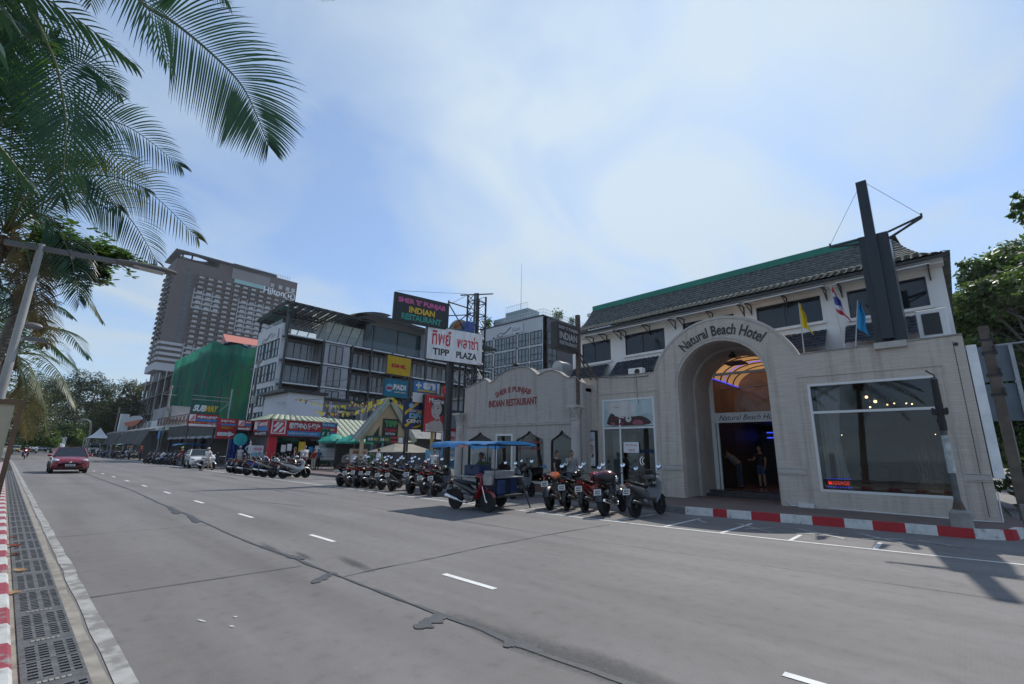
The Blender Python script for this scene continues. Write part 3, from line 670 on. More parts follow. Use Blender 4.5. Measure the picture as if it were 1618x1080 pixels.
for px,py,Y,s in [(1369,627,18.6,.1),(1383,634,18.8,.11),(1375,643,18.7,.06),(1402,639,20.5,.05),(1413,637,20.8,.05),(1432,637,21,.05),(1441,638,21,.05),(1330,687,20,.03),(1478,686,20.4,.03)]:
    c=AY(px,py,Y); t=thing('pendant_lamp','small glowing pendant lamp hanging in the big ground floor window' if s<.09 else ('warm glass lantern hanging behind the big window, left of the pair' if px<1375 else 'warm glass lantern hanging behind the big window, right of the pair'),'lamp',c,0,'pendant lamps inside the hotel restaurant')
    q=MB(); q.sphere(c,s*.42,8,6); q.build('bulb',BULB,t,True)
    if s>.09: q=MB(); q.lathe([(s*.8,-s*1.6),(s*.75,-s),(s*.8,s),(s*.5,s*1.7),(0,s*1.8)],c,10); q.build('glass_shade',GL_C,t,True)
    q=MB(); q.tube(c+EZ*s*.3,(c.x,c.y,4.39),.007,n=5); q.build('cord',BLACK,t)
# furniture seen dimly through the glass
SOFA=mat('dark red upholstery',(.14,.035,.035),.7)
for i,x in enumerate((-2.2,-1.1,-.15)):
    t=thing('sofa',['dark red sofa behind the big window beside the curtain','dark red sofa in the middle behind the big window','dark red sofa at the right end behind the big window'][i],'sofa',(x,20.2,.45),0,'sofas in the hotel restaurant')
    q=MB(); q.box(x-.42,x+.42,19.8,20.5,.75,.95); q.build('seat',SOFA,t,bevel=.05); q=MB(); q.box(x-.42,x+.42,20.4,20.6,.95,1.4); q.build('backrest',SOFA,t,bevel=.05)
    q=MB()
    for a in (-.38,.38):
        for b in (19.85,20.45): q.tube((x+a,b,.45),(x+a,b,.75),.03,n=6)
    q.build('leg_frame',BLACK,t)
WICK=mat('woven basket',(.3,.2,.1),.8,0,.35,14,.6,40); REED=mat('dry reeds',(.5,.4,.25),.8,0,.3,9)
for x,y,lab,rd in ((-2.75,17.6,'wicker basket with tall dry reeds next to the white curtain',.22),(-.62,17.5,'large round wicker basket with dry grass at the right of the big window',.38)):
    t=thing('basket',lab,'basket',(x,y,.45)); q=MB(); q.lathe([(rd*.75,.45),(rd,.7),(rd*1.02,.95),(rd*.8,1.12),(rd*.7,1.1),(rd*.7,.5)],(x,y,0),18); q.build('wicker_body',WICK,t,True)
    q=MB()
    for k in range(26):
        a=rnd.uniform(0,6.28); r1=rnd.uniform(0,rd*.6); h=rnd.uniform(.5,1.3); b=V((x+r1*math.cos(a),y+r1*math.sin(a),1.0)); e=b+V((math.cos(a)*.25*rnd.random(),math.sin(a)*.25*rnd.random(),h)); q.path([b,(b+e)/2+EX*.02,e],[.008,.007,.004],4)
    q.build('reeds',REED,t)
t=thing('neon_sign','small red and blue lit massage sign low in the big window','sign',(-2.75,FY+.35,.78)); q=MB(); q.box(-3.06,-2.4,FY+.36,FY+.4,.78,1.08); q.build('panel',BLACK,t)
q=MB(); q.text('MASSAGE',(-2.73,FY+.352,.93),EX,EZ,w=.52,h=.11,bold=.02); q.build('lettering',mat('red neon',(1,.06,.04),.4,0,0,emit=.55),t)
q=MB()
for k in range(10):
    for z in (.81,1.05): q.box(-3.02+k*.062,-2.99+k*.062,FY+.352,FY+.358,z-.012,z+.012)
q.build('light_dots',NEON,t)
# lightbox poster on the front wall
t=thing('lightbox_poster','framed spa poster of pink petals on the stone wall by the fluted column','poster',(-11.1,FY,1.1)); q=MB(); q.box(-11.42,-10.8,FY-.13,FY-.002,1.1,2.6); q.build('case',BLACK,t,bevel=.01)
prt([sgn('poster pale',(.6,.6,.6)),sgn('petal',(.45,.3,.28)),sgn('petal dark',(.2,.1,.1)),sgn('teal dab',(.1,.35,.35)),sgn('sky pale',(.42,.5,.58)),sgn('magenta dab',(.5,.08,.3))],
 [(0,rect(0,.5,0,1.36)),(4,rect(0,.5,1.0,1.36)),(1,smooth([(.05,.5),(.02,.75),(.2,.9),(.42,.85),(.46,.6),(.3,.45)])),(0,smooth([(.12,.6),(.2,.75),(.3,.7),(.25,.55)])),(2,smooth([(.3,.3),(.36,.5),(.45,.52),(.44,.35)])),(1,smooth([(.1,1.0),(.2,1.12),(.45,1.1),(.4,.95)])),(2,rect(.24,.48,.78,.8)),(3,smooth([(.36,.04),(.4,.1),(.46,.06)])),(5,rect(.02,.1,1.22,1.34)),(1,smooth([(.05,.15),(.1,.3),(.22,.28),(.18,.12)]))],(-11.36,FY-.134,1.17),EX,EZ,t)
# body behind the front
def shear(mb): mb.v=[(a,b,c+.022*(a+7)) for a,b,c in mb.v]; return mb
for a,b in ((-11.4,-7.35),(-4.15,.46)): m=MB(); m.box(a,b,FY+.3,20.9,4.36,4.5); m.build('flat_roof',CONC,hotel)
m=MB(); m.box(.3,.5,FY+.3,33,.1,4.6); m.build('side_wall',WALLW,hotel)
ws=[(-14.44,-12.65,6.6,7.74),(-11.77,-9.64,6.7,7.77),(-8.7,-6.4,6.72,7.78),(-5.47,-3.13,6.78,7.82),(-2.26,.02,6.68,7.75)]
m=MB(); m.poly(rect(-15.1,.5,4.5,8.3),(0,21,0),EX,EZ,.25,[rect(*q) for q in ws]+[rect(-7.3,-4.1,4.51,6.45)],nrm=(0,-1,0)); shear(m); m.box(.25,.5,21.25,33,4.6,8.45); m.box(-15.1,-14.9,21.25,33,0,8.1); m.box(-14.9,.25,32.8,33,0,8.2); m.build('upper_wall',WALLW,hotel)
m=MB(); m.box(-15.1,.55,20.55,20.99,7.98,8.24); shear(m); m.build('fascia',WALLW,hotel)
for q in ws:
    o=window(*q,20.99,hotel,GL_D,[],[(q[0]+q[1])/2-.1],.045,.07,fm=mat('dark window frame',(.03,.03,.035),.4))
    for oo in [o]+list(o.children):
        for vt in oo.data.vertices: vt.co.z+=.022*(vt.co.x+hotel.location.x+7)
    k=MB(); k.box(q[0]-.1,q[1]+.1,20.9,20.99,q[2]-.12,q[2]-.01); shear(k); k.build('sill',WALLW,o)
    k=MB(); k.box(q[0]+.3,q[1]-.3,23.5,23.6,q[2]-.5,q[3]+.3); 
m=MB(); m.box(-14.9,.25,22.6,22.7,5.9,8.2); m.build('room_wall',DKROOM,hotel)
AWN=mat('white canopy sheet',(.62,.62,.62),.5,0,.1,3)
for x0,x1 in ((-13.75,-11.95),(-11.76,-9.0),(-8.67,-5.9),(-5.7,-2.86),(-2.46,.2)):
    a=MB(); a.obox(((x0+x1)/2,20.55,7.98),EX*(x1-x0)/2,V((0,.4,.06)),V((0,0,.018))); shear(a); o=a.build('window_awning',AWN,hotel)
    for x in (x0+.05,(x0+x1)/2,x1-.05):
        b=MB(); b.bar((x,20.2,7.9),(x,20.97,7.98),.035); b.bar((x,20.3,7.86),(x,20.97,7.6),.03); b.bar((x,20.97,7.55),(x,20.97,8.0),.035); b.bar((x,20.2,7.82),(x,20.2,7.94),.05)
        shear(b); b.build('bracket',DARK,o)
def tilemat(name,rgb): return mat(name,rgb,.85,0,.35,5,.2,30,spec=.15)
GT=tilemat('grey green roof tiles',(.125,.132,.124)); SLT=tilemat('dark slate tiles',(.06,.066,.08))
def tilegrid(q,fn,nx,ny,wave=.26,amp=.035,row=.05):
    """fn(s,t) gives the smooth surface point and normal; adds pan tile relief"""
    def F(a,b):
        p,n,sx=fn(a,b); w=abs(math.sin(math.pi*sx/wave)); r=(b*ny)%1.0
        return p+n*(amp*w**.6)
    vs=[];fs=[]; cols=nx
    for j in range(ny):
        for e,lift in ((0,row),(1,0)):
            b=(j+e)/ny
            for i in range(cols+1):
                p,n,sx=fn(i/cols,b); vs.append(p+n*(amp*abs(math.sin(math.pi*sx/wave))**.7+lift))
    W=cols+1
    for k in range(2*ny-1):
        for i in range(cols): a=k*W+i; fs.append((a,a+1,a+W+1,a+W))
    q.add(vs,fs)
prof=[(20.2,8.2),(20.75,8.42),(21.4,8.74),(22.05,9.2),(22.6,9.75),(23.0,10.28)]
def pr(t):
    k=t*(len(prof)-1); i=min(int(k),len(prof)-2); f=k-i; a,b=prof[i],prof[i+1]; return a[0]+(b[0]-a[0])*f,a[1]+(b[1]-a[1])*f
def rf(a,b):
    y,z=pr(b); x0=-15.0; x1=.72-1.55*b**.8; x=x0+(x1-x0)*a; y2,z2=pr(min(1,b+.05)); y1,z1=pr(max(0,b-.05)); n=V((0,-(z2-z1),y2-y1)).normalized(); return V((x,y,z+.022*(x+7))),n,x
m=MB(); tilegrid(m,rf,520,17,.24,.035,.03)
def rh(a,b):
    y,z=pr(b); x=.72-1.55*b**.8; yb=26.0+(26-y); yy=y+(yb-y)*a; return V((x,yy,z+.022*(x+7))),V((.6,0,.8)),yy
tilegrid(m,rh,120,14,.24,.035,.03); m.add([(-15,23,10.1),(-.6,23,10.4),(.6,32,8.3),(-15,32,8.1)],[(0,1,2,3)]); rfo=m.build('roof',GT,hotel,flip=False,smooth=False)
m=MB(); m.bar((-14.95,23.0,10.2),(-.85,23.0,10.5),.24,.3); m.build('ridge_cap',mat('green ridge paint',(.01,.19,.13),.45,0,.15,2),rfo)
m=MB(); m.box(-15.02,.74,20.24,20.34,8.1,8.19); shear(m); m.build('gutter',DARK,hotel)
for x0,x1 in ((-15.0,-12.75),(-12.3,-9.95),(-8.3,-6.0),(-5.0,-3.05),(-2.45,.12)):
    m=MB(); tilegrid(m,lambda a,b:(V((x0+(x1-x0)*a,20.1+.88*b,5.55+.85*b+.022*(x0+(x1-x0)*a+7))),V((0,-.69,.72)),(x1-x0)*a),int((x1-x0)*14),6,.24,.035,.03)
    m.box(x0,x1,20.12,20.98,5.47,5.53); m.build('lean_to_roof',SLT,hotel,flip=False)
m=MB(); m.tube((.35,FY-.02,4.62),(.35,FY+.1,4.62),.05); 
m.build('vent_pipe',BLACK,hotel)
m=MB(); m.path([(-4.05,FY-.03,.35),(-3.95,FY-.03,.22),(-3.4,FY-.05,.26)],.02,6); m.path([(-3.0,FY-.1,.24),(.1,FY-.1,.21),(.52,FY-.05,.22),(.53,FY+.02,.9)],.016,6); m.box(-3.75,-3.35,FY-.14,FY-.02,.2,.32); m.build('cable_trunking',WFR,hotel)
for (p,q_) in (((-8.95,4.74),(-8.9,3.6)),((-10.75,4.75),(-10.75,1.0)),((.3,4.7),(.3,.3))):
    m=MB(); m.tube((p[0],FY-.006,p[1]),(q_[0],FY-.006,q_[1]),.008,n=5); m.build('wall_cable',mat('grey cable',(.12,.12,.12)),hotel)
# sign box on the end wall
t=thing('sign_box','tall white sign box on the end wall of the stone hotel front','sign',(.6,17.4,1.2)); q=MB(); q.box(.52,.72,FY+.02,18.4,1.22,4.56); q.build('case',mat('white enamel',(.75,.77,.78),.4),t,bevel=.01)
# rooftop pylon
PY=mat('dark slate panel',(.012,.018,.024),.3,.1,.2,2)
t=thing('rooftop_pylon','dark slate coloured pylon with a tall mast standing on the hotel parapet','pylon',(-.95,17.2,4.85))
q=MB(); q.box(-1.34,-1.0,16.98,18.1,4.9,8.32); q.build('left_leaf',PY,t,bevel=.015); q=MB(); q.box(-.97,-.6,17.02,18.2,4.88,8.33); q.build('right_leaf',PY,t,bevel=.015)
q=MB(); q.box(-1.15,-.88,16.74,16.97,5.0,10.05); q.build('mast',PY,t,bevel=.015)
q=MB(); q.box(-1.35,-.62,FY-.12,FY+.5,4.7,4.88); q.build('plinth',STUC,t)
for side in (((( -2.06,17,8.22),(-1.33,17.1,8.3)),((-2.06,17,8.22),(-1.33,17.1,8.15)),((-2.06,17,8.2),(-2.06,17,8.35))),(((-.6,17.1,8.32),(.2,17,8.52)),((-.6,17.1,8.1),(.2,17,8.5)),((-.6,17.3,8.2),(.2,17.02,8.48)),((.2,17,8.48),(.2,17,8.6)))):
    q=MB()
    for a,b in side: q.bar(a,b,.05)
    q.build('cross_arm',DARK,t)
q=MB(); q.tube((-1.05,16.9,10.0),(-2.06,17,8.3),.006,n=4); q.tube((-.9,16.9,10.0),(.2,17,8.55),.006,n=4); q.build('stay_wire',DARK,t)
# flags
def flag(base,top,cols,w,h,lab,zt,droop):
    t=thing('flag',lab,'flag',base,0,'flags along the hotel parapet'); q=MB(); q.tube(base,top,.018,.012,6); q.build('pole',mat('flag pole',(.5,.5,.5),.4),t)
    q=MB(); d=(V(top)-V(base)).normalized(); s=V(top)-d*.03; nb=len(cols); nu,nv=10,20
    def P(a,b):
        return s-d*(b*h)+V((w*a*(.3+.7*b)+.025*math.sin(b*9+a*5)*a,.09*math.sin(a*10+b*3)*a-.05*a,-a*droop*(.25+.75*b)-.04*math.sin(a*8)))
    for k in range(nb):
        q.mi=k; q.grid(lambda a,b:P(a,(k+b)/nb) if True else 0,nu,max(2,nv//nb))
    ms=[mat('flag '+str(c),c,.8,0,.08,6) for c in cols]; q.build('cloth',ms,t,True,flip=False)
    return t
flag(AY(1271,560,17.2),AY(1262,478,17.2),[(.66,.5,.02)],.3,.72,'yellow flag drooping from a pole next to the stone arch',0,.38)
R_,W_,B_=(.5,.03,.05),(.65,.65,.66),(.05,.07,.28)
flag(AY(1335,550,17.2),AY(1312,452,17.2),[R_,W_,B_,B_,W_,R_],.34,.8,'red white and blue striped flag on a leaning pole',0,.42)
flag(AY(1352,548,17.2),AY(1355,474,17.2),[(.02,.27,.52)],.3,.8,'sky blue flag hanging limp beside the dark pylon',0,.4)
# air conditioners on the roof
for c,sx,lab in ((AY(1006,588,17.6),.32,'low white air conditioner on the roof left of the arch'),(AY(1474,512,17.9),.34,'tall white framed air conditioner at the right end of the roof')):
    big=sx>.33; hh=.42 if big else .16; b=MB(); b.box(c.x-sx,c.x+sx,c.y-.15,c.y+.15,c.z-hh,c.z+hh); t=thing('air_conditioner',lab,'air conditioner',c-EZ*hh); b.build('case',WHITE,t,bevel=.02)
    b=MB(); 
    if big: b.box(c.x-.22,c.x+.18,c.y-.17,c.y-.152,c.z-.33,c.z+.3)
    else: b.lathe([(0,-.01),(.12,-.01),(.12,.0)],(c.x+.1,c.y-.155,c.z),14,'y')
    b.build('fan_grille',BLACK,t)
    b=MB(); b.box(c.x-sx,c.x+sx,c.y-.1,c.y+.1,4.5,c.z-hh); b.build('stand',DARK,t)
# ---------------------------------------------------------------- restaurant with the wavy parapet
RY=16.0
rest=thing('restaurant_building','single storey stone restaurant with a wavy parapet and pointed arch windows','building',(-15,RY,0))
top=[(735,614),(748,608),(760,602),(766,598),(770,601),(774,605),(780,602),(787,594),(800,586),(816,581),(830,580),(838,582),(845,588),(850,593),(856,590),(864,586),(874,585),(884,588),(892,594),(899,597),(907,595),(913,597),(919,605)]
tp=[(p.x,p.z) for p in (AY(x,y,RY) for x,y in top)]
def ogee(x0,x1,zs,za,zb,n=6):
    xm=(x0+x1)/2; w=(x1-x0)/2; sh=[(-1,0),(-.97,.3),(-.8,.42),(-.6,.5),(-.45,.62),(-.3,.68),(-.18,.8),(0,1)]
    up=[(xm+a*w,zs+b*(za-zs)) for a,b in sh]; return [(x1,zb),(x0,zb)][::-1]+[] if False else [(x0,zb)]+up+[(2*xm-a,b) for a,b in up[::-1][1:]]+[(x1,zb)]
OW=[(-18.0,-16.3,2.05,2.62,.4),(-14.75,-13.12,2.05,2.62,.42),(-12.72,-11.5,2.0,2.62,.42)]; DO=(-16.05,-14.95,.1,2.5)
hol=[ogee(a,b,zs,za,zb) for a,b,zs,za,zb in OW]+[rect(*DO)]
m=MB(); m.poly([(tp[0][0],-.02),(tp[-1][0],-.02)]+tp[::-1],(0,RY,0),EX,EZ,.3,hol,nrm=(0,-1,0)); m.build('front_wall',CLADR,rest)
m=MB(); m.box(tp[0][0]+.3,tp[-1][0]-.1,RY-.05,RY-.001,2.86,2.95); m.box(tp[0][0]+.3,tp[-1][0]-.1,RY-.08,RY-.001,2.95,2.99); m.build('string_course',STUC,rest)
m=MB()
for a,b in zip(tp,tp[1:]): m.bar((a[0],RY+.13,a[1]+.012),(b[0],RY+.13,b[1]+.012),.34,.03,up=(0,0,1))
m.build('coping',mat('stained coping',(.3,.28,.26)),rest)
m=MB(); m.box(tp[-1][0]-.25,tp[-1][0],RY+.3,16.95,0,4.5); m.box(tp[0][0],tp[0][0]+.25,RY+.3,24,0,4.5); m.box(tp[0][0],tp[-1][0],RY+.3,24,4.2,4.35); m.build('side_wall',CLADR,rest)
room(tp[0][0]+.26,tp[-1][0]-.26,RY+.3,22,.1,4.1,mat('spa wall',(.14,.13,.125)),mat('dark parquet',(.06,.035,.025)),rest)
m=MB(); m.box(-14.85,-11.45,RY-.5,RY-.002,.02,.4); m.build('brick_plinth',mat('red brick plinth',(.17,.09,.075),.8,0,.3,8),rest); m=MB(); m.box(-14.9,-11.42,RY-.55,RY-.002,.4,.46); m.build('plinth_cap',STUC,rest)
OF=mat('dark carved frame',(.03,.028,.03),.5)
for k,(a,b,zs,za,zb) in enumerate(OW):
    P=ogee(a,b,zs,za,zb); q=MB()
    for p,r_ in zip(P,P[1:]+P[:1]): q.bar((p[0],RY+.05,p[1]),(r_[0],RY+.05,r_[1]),.06,.08,up=(0,-1,0))
    if k==0: q.poly(ogee(a+.02,b-.02,zs,za-.02,1.95),(0,RY+.06,0),EX,EZ)
    o=q.build('window',OF,rest,flip=False); q=MB(); q.poly(P,(0,RY+.08,0),EX,EZ); q.build('glass',GL_T,o,flip=False)
    xm=(a+b)/2; n2=MB(); n2.text('SHER E PUNJAB',(xm,RY+.045,2.1),EX,EZ,w=(b-a)*.8,h=.15,bold=.01); 
    if k==1: n3=MB(); n3.text('RESTAURANT',(xm,RY+.045,1.84),EX,EZ,w=(b-a)*.85,h=.11); n3.build('lettering',mat('dusky red letters',(.3,.06,.07),.5),o)
    if k<2: n2.build('lettering',mat('dusky red letters',(.3,.06,.07),.5),o)
o=window(*DO,RY-.01,rest,GL_T,[2.05],[],.09,.1,'door')
m=MB(); m.text('SHER E PUNJAB',(-15.0,RY-.01,4.52),EX,EZ,w=2.3,h=.34,bend=3.0,bold=.015,ext=.03); m.text('INDIAN RESTAURANT',(-15.03,RY-.01,3.95),EX,EZ,w=3.1,h=.34,bold=.015,ext=.03); m.build('lettering',mat('dark red letters',(.24,.015,.025),.4),rest)
c=AY(815,578,RY+.1); m=MB(); m.sphere((c.x,c.y,c.z+.05),(.2,.14,.09),10,6); m.build('floodlight',DARK,rest,True)
def column(x,y,lab):
    t=thing('column',lab,'column',(x,y,0),0,'fluted columns framing the restaurant'); q=MB(); n=40
    def sec(z,r): return [V((x+(r-(.012 if k%2 else 0))*math.cos(2*math.pi*k/n),y+(r-(.012 if k%2 else 0))*math.sin(2*math.pi*k/n),z)) for k in range(n)]
    zz=[(.25,.2),(1,.2),(2,.19),(3.0,.175)]; vs=[]
    for z,r in zz: vs+=sec(z,r)
    q.add(vs,[(i*n+k,i*n+(k+1)%n,(i+1)*n+(k+1)%n,(i+1)*n+k) for i in range(len(zz)-1) for k in range(n)]); q.build('shaft',STUC,t)
    q=MB(); q.box(x-.27,x+.27,y-.27,y+.27,0,.12); q.lathe([(.25,.12),(.26,.17),(.22,.2),(.23,.25),(.2,.26)],(x,y,0),20); q.build('base',STUC,t)
    q=MB(); q.lathe([(.17,2.98),(.2,3.0),(.2,3.04),(.175,3.06),(.19,3.2),(.25,3.42),(.27,3.48)],(x,y,0),20); q.box(x-.29,x+.29,y-.29,y+.29,3.48,3.58)
    for ring,(z,r,h) in enumerate(((3.08,.2,.17),(3.22,.225,.17))):
        for k in range(8):
            a=2*math.pi*(k+.5*ring)/8; p=V((x+r*math.cos(a),y+r*math.sin(a),z)); o=V((math.cos(a),math.sin(a),0)); s=V((-o.y,o.x,0)); q.add([p-s*.06,p+s*.06,p+s*.05+EZ*h+o*.03,p-s*.05+EZ*h+o*.03,p+EZ*(h+.0)+o*.09],[(0,1,2,3),(3,2,4)])
    q.build('capital',STUC,t)
column(-11.32,RY-.12,'fluted column at the joint of restaurant and hotel fronts'); column(-18.6,RY-.1,'fluted column at the far corner of the restaurant front')
# hanging sign on the rusty post
t=thing('projecting_sign','dark box sign lettered for an Indian restaurant on a rusty post above the wall','sign',(-11.25,16,4.6))
RUST=mat('rusty steel',(.11,.075,.06),.7,.2,.4,6)
q=MB(); q.box(-11.33,-11.17,15.96,16.12,3.6,7.5); q.build('post',RUST,t)
q=MB(); q.box(-11.48,-11.14,14.45,15.95,5.78,6.9); q.build('case',mat('dark brown sign case',(.04,.032,.03),.5),t,bevel=.015)
q=MB(); 
for z,s,h,w_ in ((6.66,"SHER 'E' PUNJAB",.17,1.3),(6.34,'INDIAN',.3,1.2),(6.04,'RESTAURANT',.15,1.2)): q.text(s,(-11.13,15.2,z),EY,EZ,w=w_,h=h,bold=.015)
q.build('lettering',mat('silver letters',(.5,.5,.48),.4),t)
q=MB(); q.bar((-11.2,16.1,5.8),(-10.7,16.6,4.7),.06); q.bar((-11.3,16.1,5.8),(-11.0,16.6,4.7),.05); q.build('brace',RUST,t)
# little duct behind the parapet
c=AY(880,580,20); t=thing('duct_cowl','curved grey metal duct cowl behind the wavy parapet','duct',(c.x,20,4.2)); q=MB(); q.box(c.x-1.2,c.x+.6,19.7,20.6,4.2,6.2); q.lathe([(0,-.45),(.35,-.45),(.35,.45),(0,.45)],(c.x+.25,20.15,6.2),14,'y'); q.build('cowl',mat('grey duct',(.36,.36,.37),.5),t)
# cables on poles in front
# ---------------------------------------------------------------- roadside signs by the plaza
def board(parent,A,B,z0,z1,face,th=.14,case=None,name='panel'):
    """upright board whose face runs from A to B (seen left to right); returns (origin at lower left of the face, u, w, h)"""
    A,B=V((*A,0)),V((*B,0)); u=(B-A).normalized(); n=u.cross(EZ)
    w_=(B-A).length; m=MB(); c=(A+B)/2-n*th/2+EZ*(z0+z1)/2; m.obox(c,u*w_/2,n*th/2,EZ*(z1-z0)/2); o=m.build(name,case or DARK,parent,bevel=.012)
    O=A+EZ*z0+n*.004; fr=.025; prt([face],[(0,rect(fr,w_-fr,fr,z1-z0-fr))],O,u,EZ,o,'sign_face')
    return O+n*.004,u,w_,z1-z0,o
def T(parent,O,u,items,name='lettering'):
    """items: (text, x, z, w, h, material, bold)"""
    ms=[]; q=MB()
    for k,(t,x,z,w_,h,m,bd) in enumerate(items):
        if m not in ms: ms.append(m)
        q.mi=ms.index(m); n=u.cross(EZ).normalized(); q.text(t,O+u*x+EZ*z+n*.004,u,EZ,w=w_,h=h,bold=bd*1.6)
    return q.build(name,ms,parent,flip=False)
wh=sgn('white',(.68,.68,.68)); rd=sgn('red',(.5,.02,.03)); bk=sgn('black',(.015,.015,.017)); yl=sgn('yellow',(.62,.4,.01)); pk_=sgn('pink',(.6,.1,.28)); tl=sgn('teal',(.02,.27,.2)); nv=sgn('navy',(.02,.03,.1)); bl=sgn('blue',(.02,.2,.45)); dg=sgn('dark green',(.005,.10,.06)); tb=sgn('teal blue',(.01,.17,.27)); gr_=sgn('grey',(.4,.4,.4)); org=sgn('orange',(.6,.16,.02)); skn=sgn('skin',(.5,.36,.3)); lsk=sgn('poster skin',(.44,.39,.37)); cr=sgn('signcream',(.5,.42,.28)); mr_=sgn('maroon',(.2,.015,.02)); lbl=sgn('light blue',(.2,.45,.62))
def sign(name,label,A,B,z0,z1,face,posts=(),th=.14,cat='sign',case=None):
    t=thing(name,label,cat,((A[0]+B[0])/2,(A[1]+B[1])/2,0)); O,u,w_,h,o=board(t,A,B,z0,z1,face,th,case)
    n=u.cross(EZ)
    for x,z,r in posts:
        p=V((*A,0))+u*x-n*(th+.06); q=MB(); q.bar(p,p+EZ*z,r); q.build('post',DARK,t)
    return t,O,u,w_,h
t,O,u,w_,h=sign('plaza_sign','large white lightbox with red Thai lettering over black Latin capitals on a tall post',(-22.3,16.2),(-21.4,19.9),7.0,9.07,wh,[(1.75,7.6,.22),(2.0,7.6,.1)],.35)
T(t,O,u,[('ทิพย์',.95,1.4,1.25,.95,rd,.012),('พลาซ่า',2.75,1.36,1.5,.85,rd,.012)])
T(t,O,u,[('TIPP',.95,.52,1.1,.42,bk,.02),('PLAZA',2.7,.5,1.45,.42,bk,.02)])
t,O,u,w_,h=sign('restaurant_sign','black billboard with pink, yellow and green restaurant lettering held out from a lattice tower',(-22.6,13.95),(-22.0,17.45),8.95,10.67,bk,[],.16)
T(t,O,u,[("SHER 'E' PUNJAB",1.8,1.28,3.1,.4,pk_,.025),('INDIAN',1.8,.82,1.7,.38,yl,.025),('RESTAURANT',1.8,.36,2.6,.38,tl,.025)])
q=MB(); q.bar((-22.05,17.5,8.9),(-22.05,17.5,10.9),.07); q.bar((-22.05,17.5,10.8),(-22.3,19.6,10.9),.06); q.bar((-22.05,17.5,9.9),(-22.3,19.6,10.5),.06); q.bar((-22.05,17.5,10.7),(-22.3,19.6,8.8),.05); q.bar((-22.05,17.5,9.0),(-22.3,19.6,10.7),.05); q.build('strut',DARK,t)
# lattice tower
t=thing('lattice_tower','dark open lattice steel tower with a blue box, beside the white lightbox sign','tower',(-22.2,20,0)); q=MB(); LX,LY=(-22.6,-21.9),(19.55,20.55)
for x in LX:
    for y in LY: q.bar((x,y,0),(x,y,11.9),.09)
for k in range(13):
    z=1+k*.87
    for (a,b) in (((LX[0],LY[0]),(LX[1],LY[0])),((LX[1],LY[0]),(LX[1],LY[1])),((LX[1],LY[1]),(LX[0],LY[1])),((LX[0],LY[1]),(LX[0],LY[0]))):
        q.bar((*a,z),(*b,z),.05); q.bar((*a,z),(*b,min(11.9,z+.87)),.035)
q.bar((-22.2,20.05,0),(-22.2,20.05,12.1),.14); q.bar((-22.6,18.9,11.75),(-21.9,21.2,12.3),.07); q.build('frame',DARK,t)
q=MB(); q.box(-22.4,-21.8,18.95,19.5,8.9,9.85); q.build('equipment_box',mat('blue enamel box',(.03,.06,.25),.4),t,bevel=.03)
q=MB(); q.tube((-22.2,19.1,11.8),(-22.5,14,10.7),.012,n=4); q.tube((-22.2,19.1,11.7),(-22.1,17.5,10.6),.012,n=4); q.build('stay_wire',DARK,t)
t=thing('round_emblem','cream half round emblem with an orange arc behind the white lightbox','emblem',(-22.9,18.3,0)); q=MB()
c=AX(730,522,-23.0); q.poly(arc(c.y,c.z-.35,1.1,0,180,22),(-23.0,0,0),EY,EZ,.1,nrm=(1,0,0)); q.build('disc',cr,t); q=MB(); P=arc(c.y,c.z-.3,.72,20,160,14)
for k in range(0,13): 
    if k!=6: q.bar((-22.97,P[k][0],P[k][1]),(-22.97,P[k+1][0],P[k+1][1]),.2,.02,up=(1,0,0))
q.build('lettering_arc',org,t); q=MB(); q.poly([(c.y-.3,c.z-.15),(c.y,c.z+.2),(c.y+.3,c.z-.15),(c.y,c.z-.5)],(-22.96,0,0),EY,EZ,.02,nrm=(1,0,0)); q.build('diamond',lbl,t); q=MB(); q.bar((-23.05,c.y,0),(-23.05,c.y,c.z),.1); q.build('post',DARK,t)
for k,(px,py,lb) in enumerate(((727,595,'white satellite dish nearer the thick post below the white lightbox'),(751,598,'white satellite dish partly behind the lattice tower'))):
    c=AX(px,py,-23.2); t=thing('satellite_dish',lb,'dish',c,0,'satellite dishes under the white lightbox'); q=MB(); ax=V((.93,-.3,.25)).normalized(); a=ax.orthogonal().normalized(); b=ax.cross(a)
    q.grid(lambda s,r:c+ax*(.12*r*r-.06)+(a*math.cos(s*6.2832)+b*math.sin(s*6.2832))*(.02+.44*r),24,4); q.build('dish',WHITE,t,True,flip=False); q=MB(); q.tube(c,c+ax*.4,.015,n=5); q.sphere(c+ax*.4,.04,8,5); q.build('feed_arm',DARK,t); q=MB(); q.bar(c-ax*.06,(c.x-.1,c.y,0),.05); q.build('mast',DARK,t)
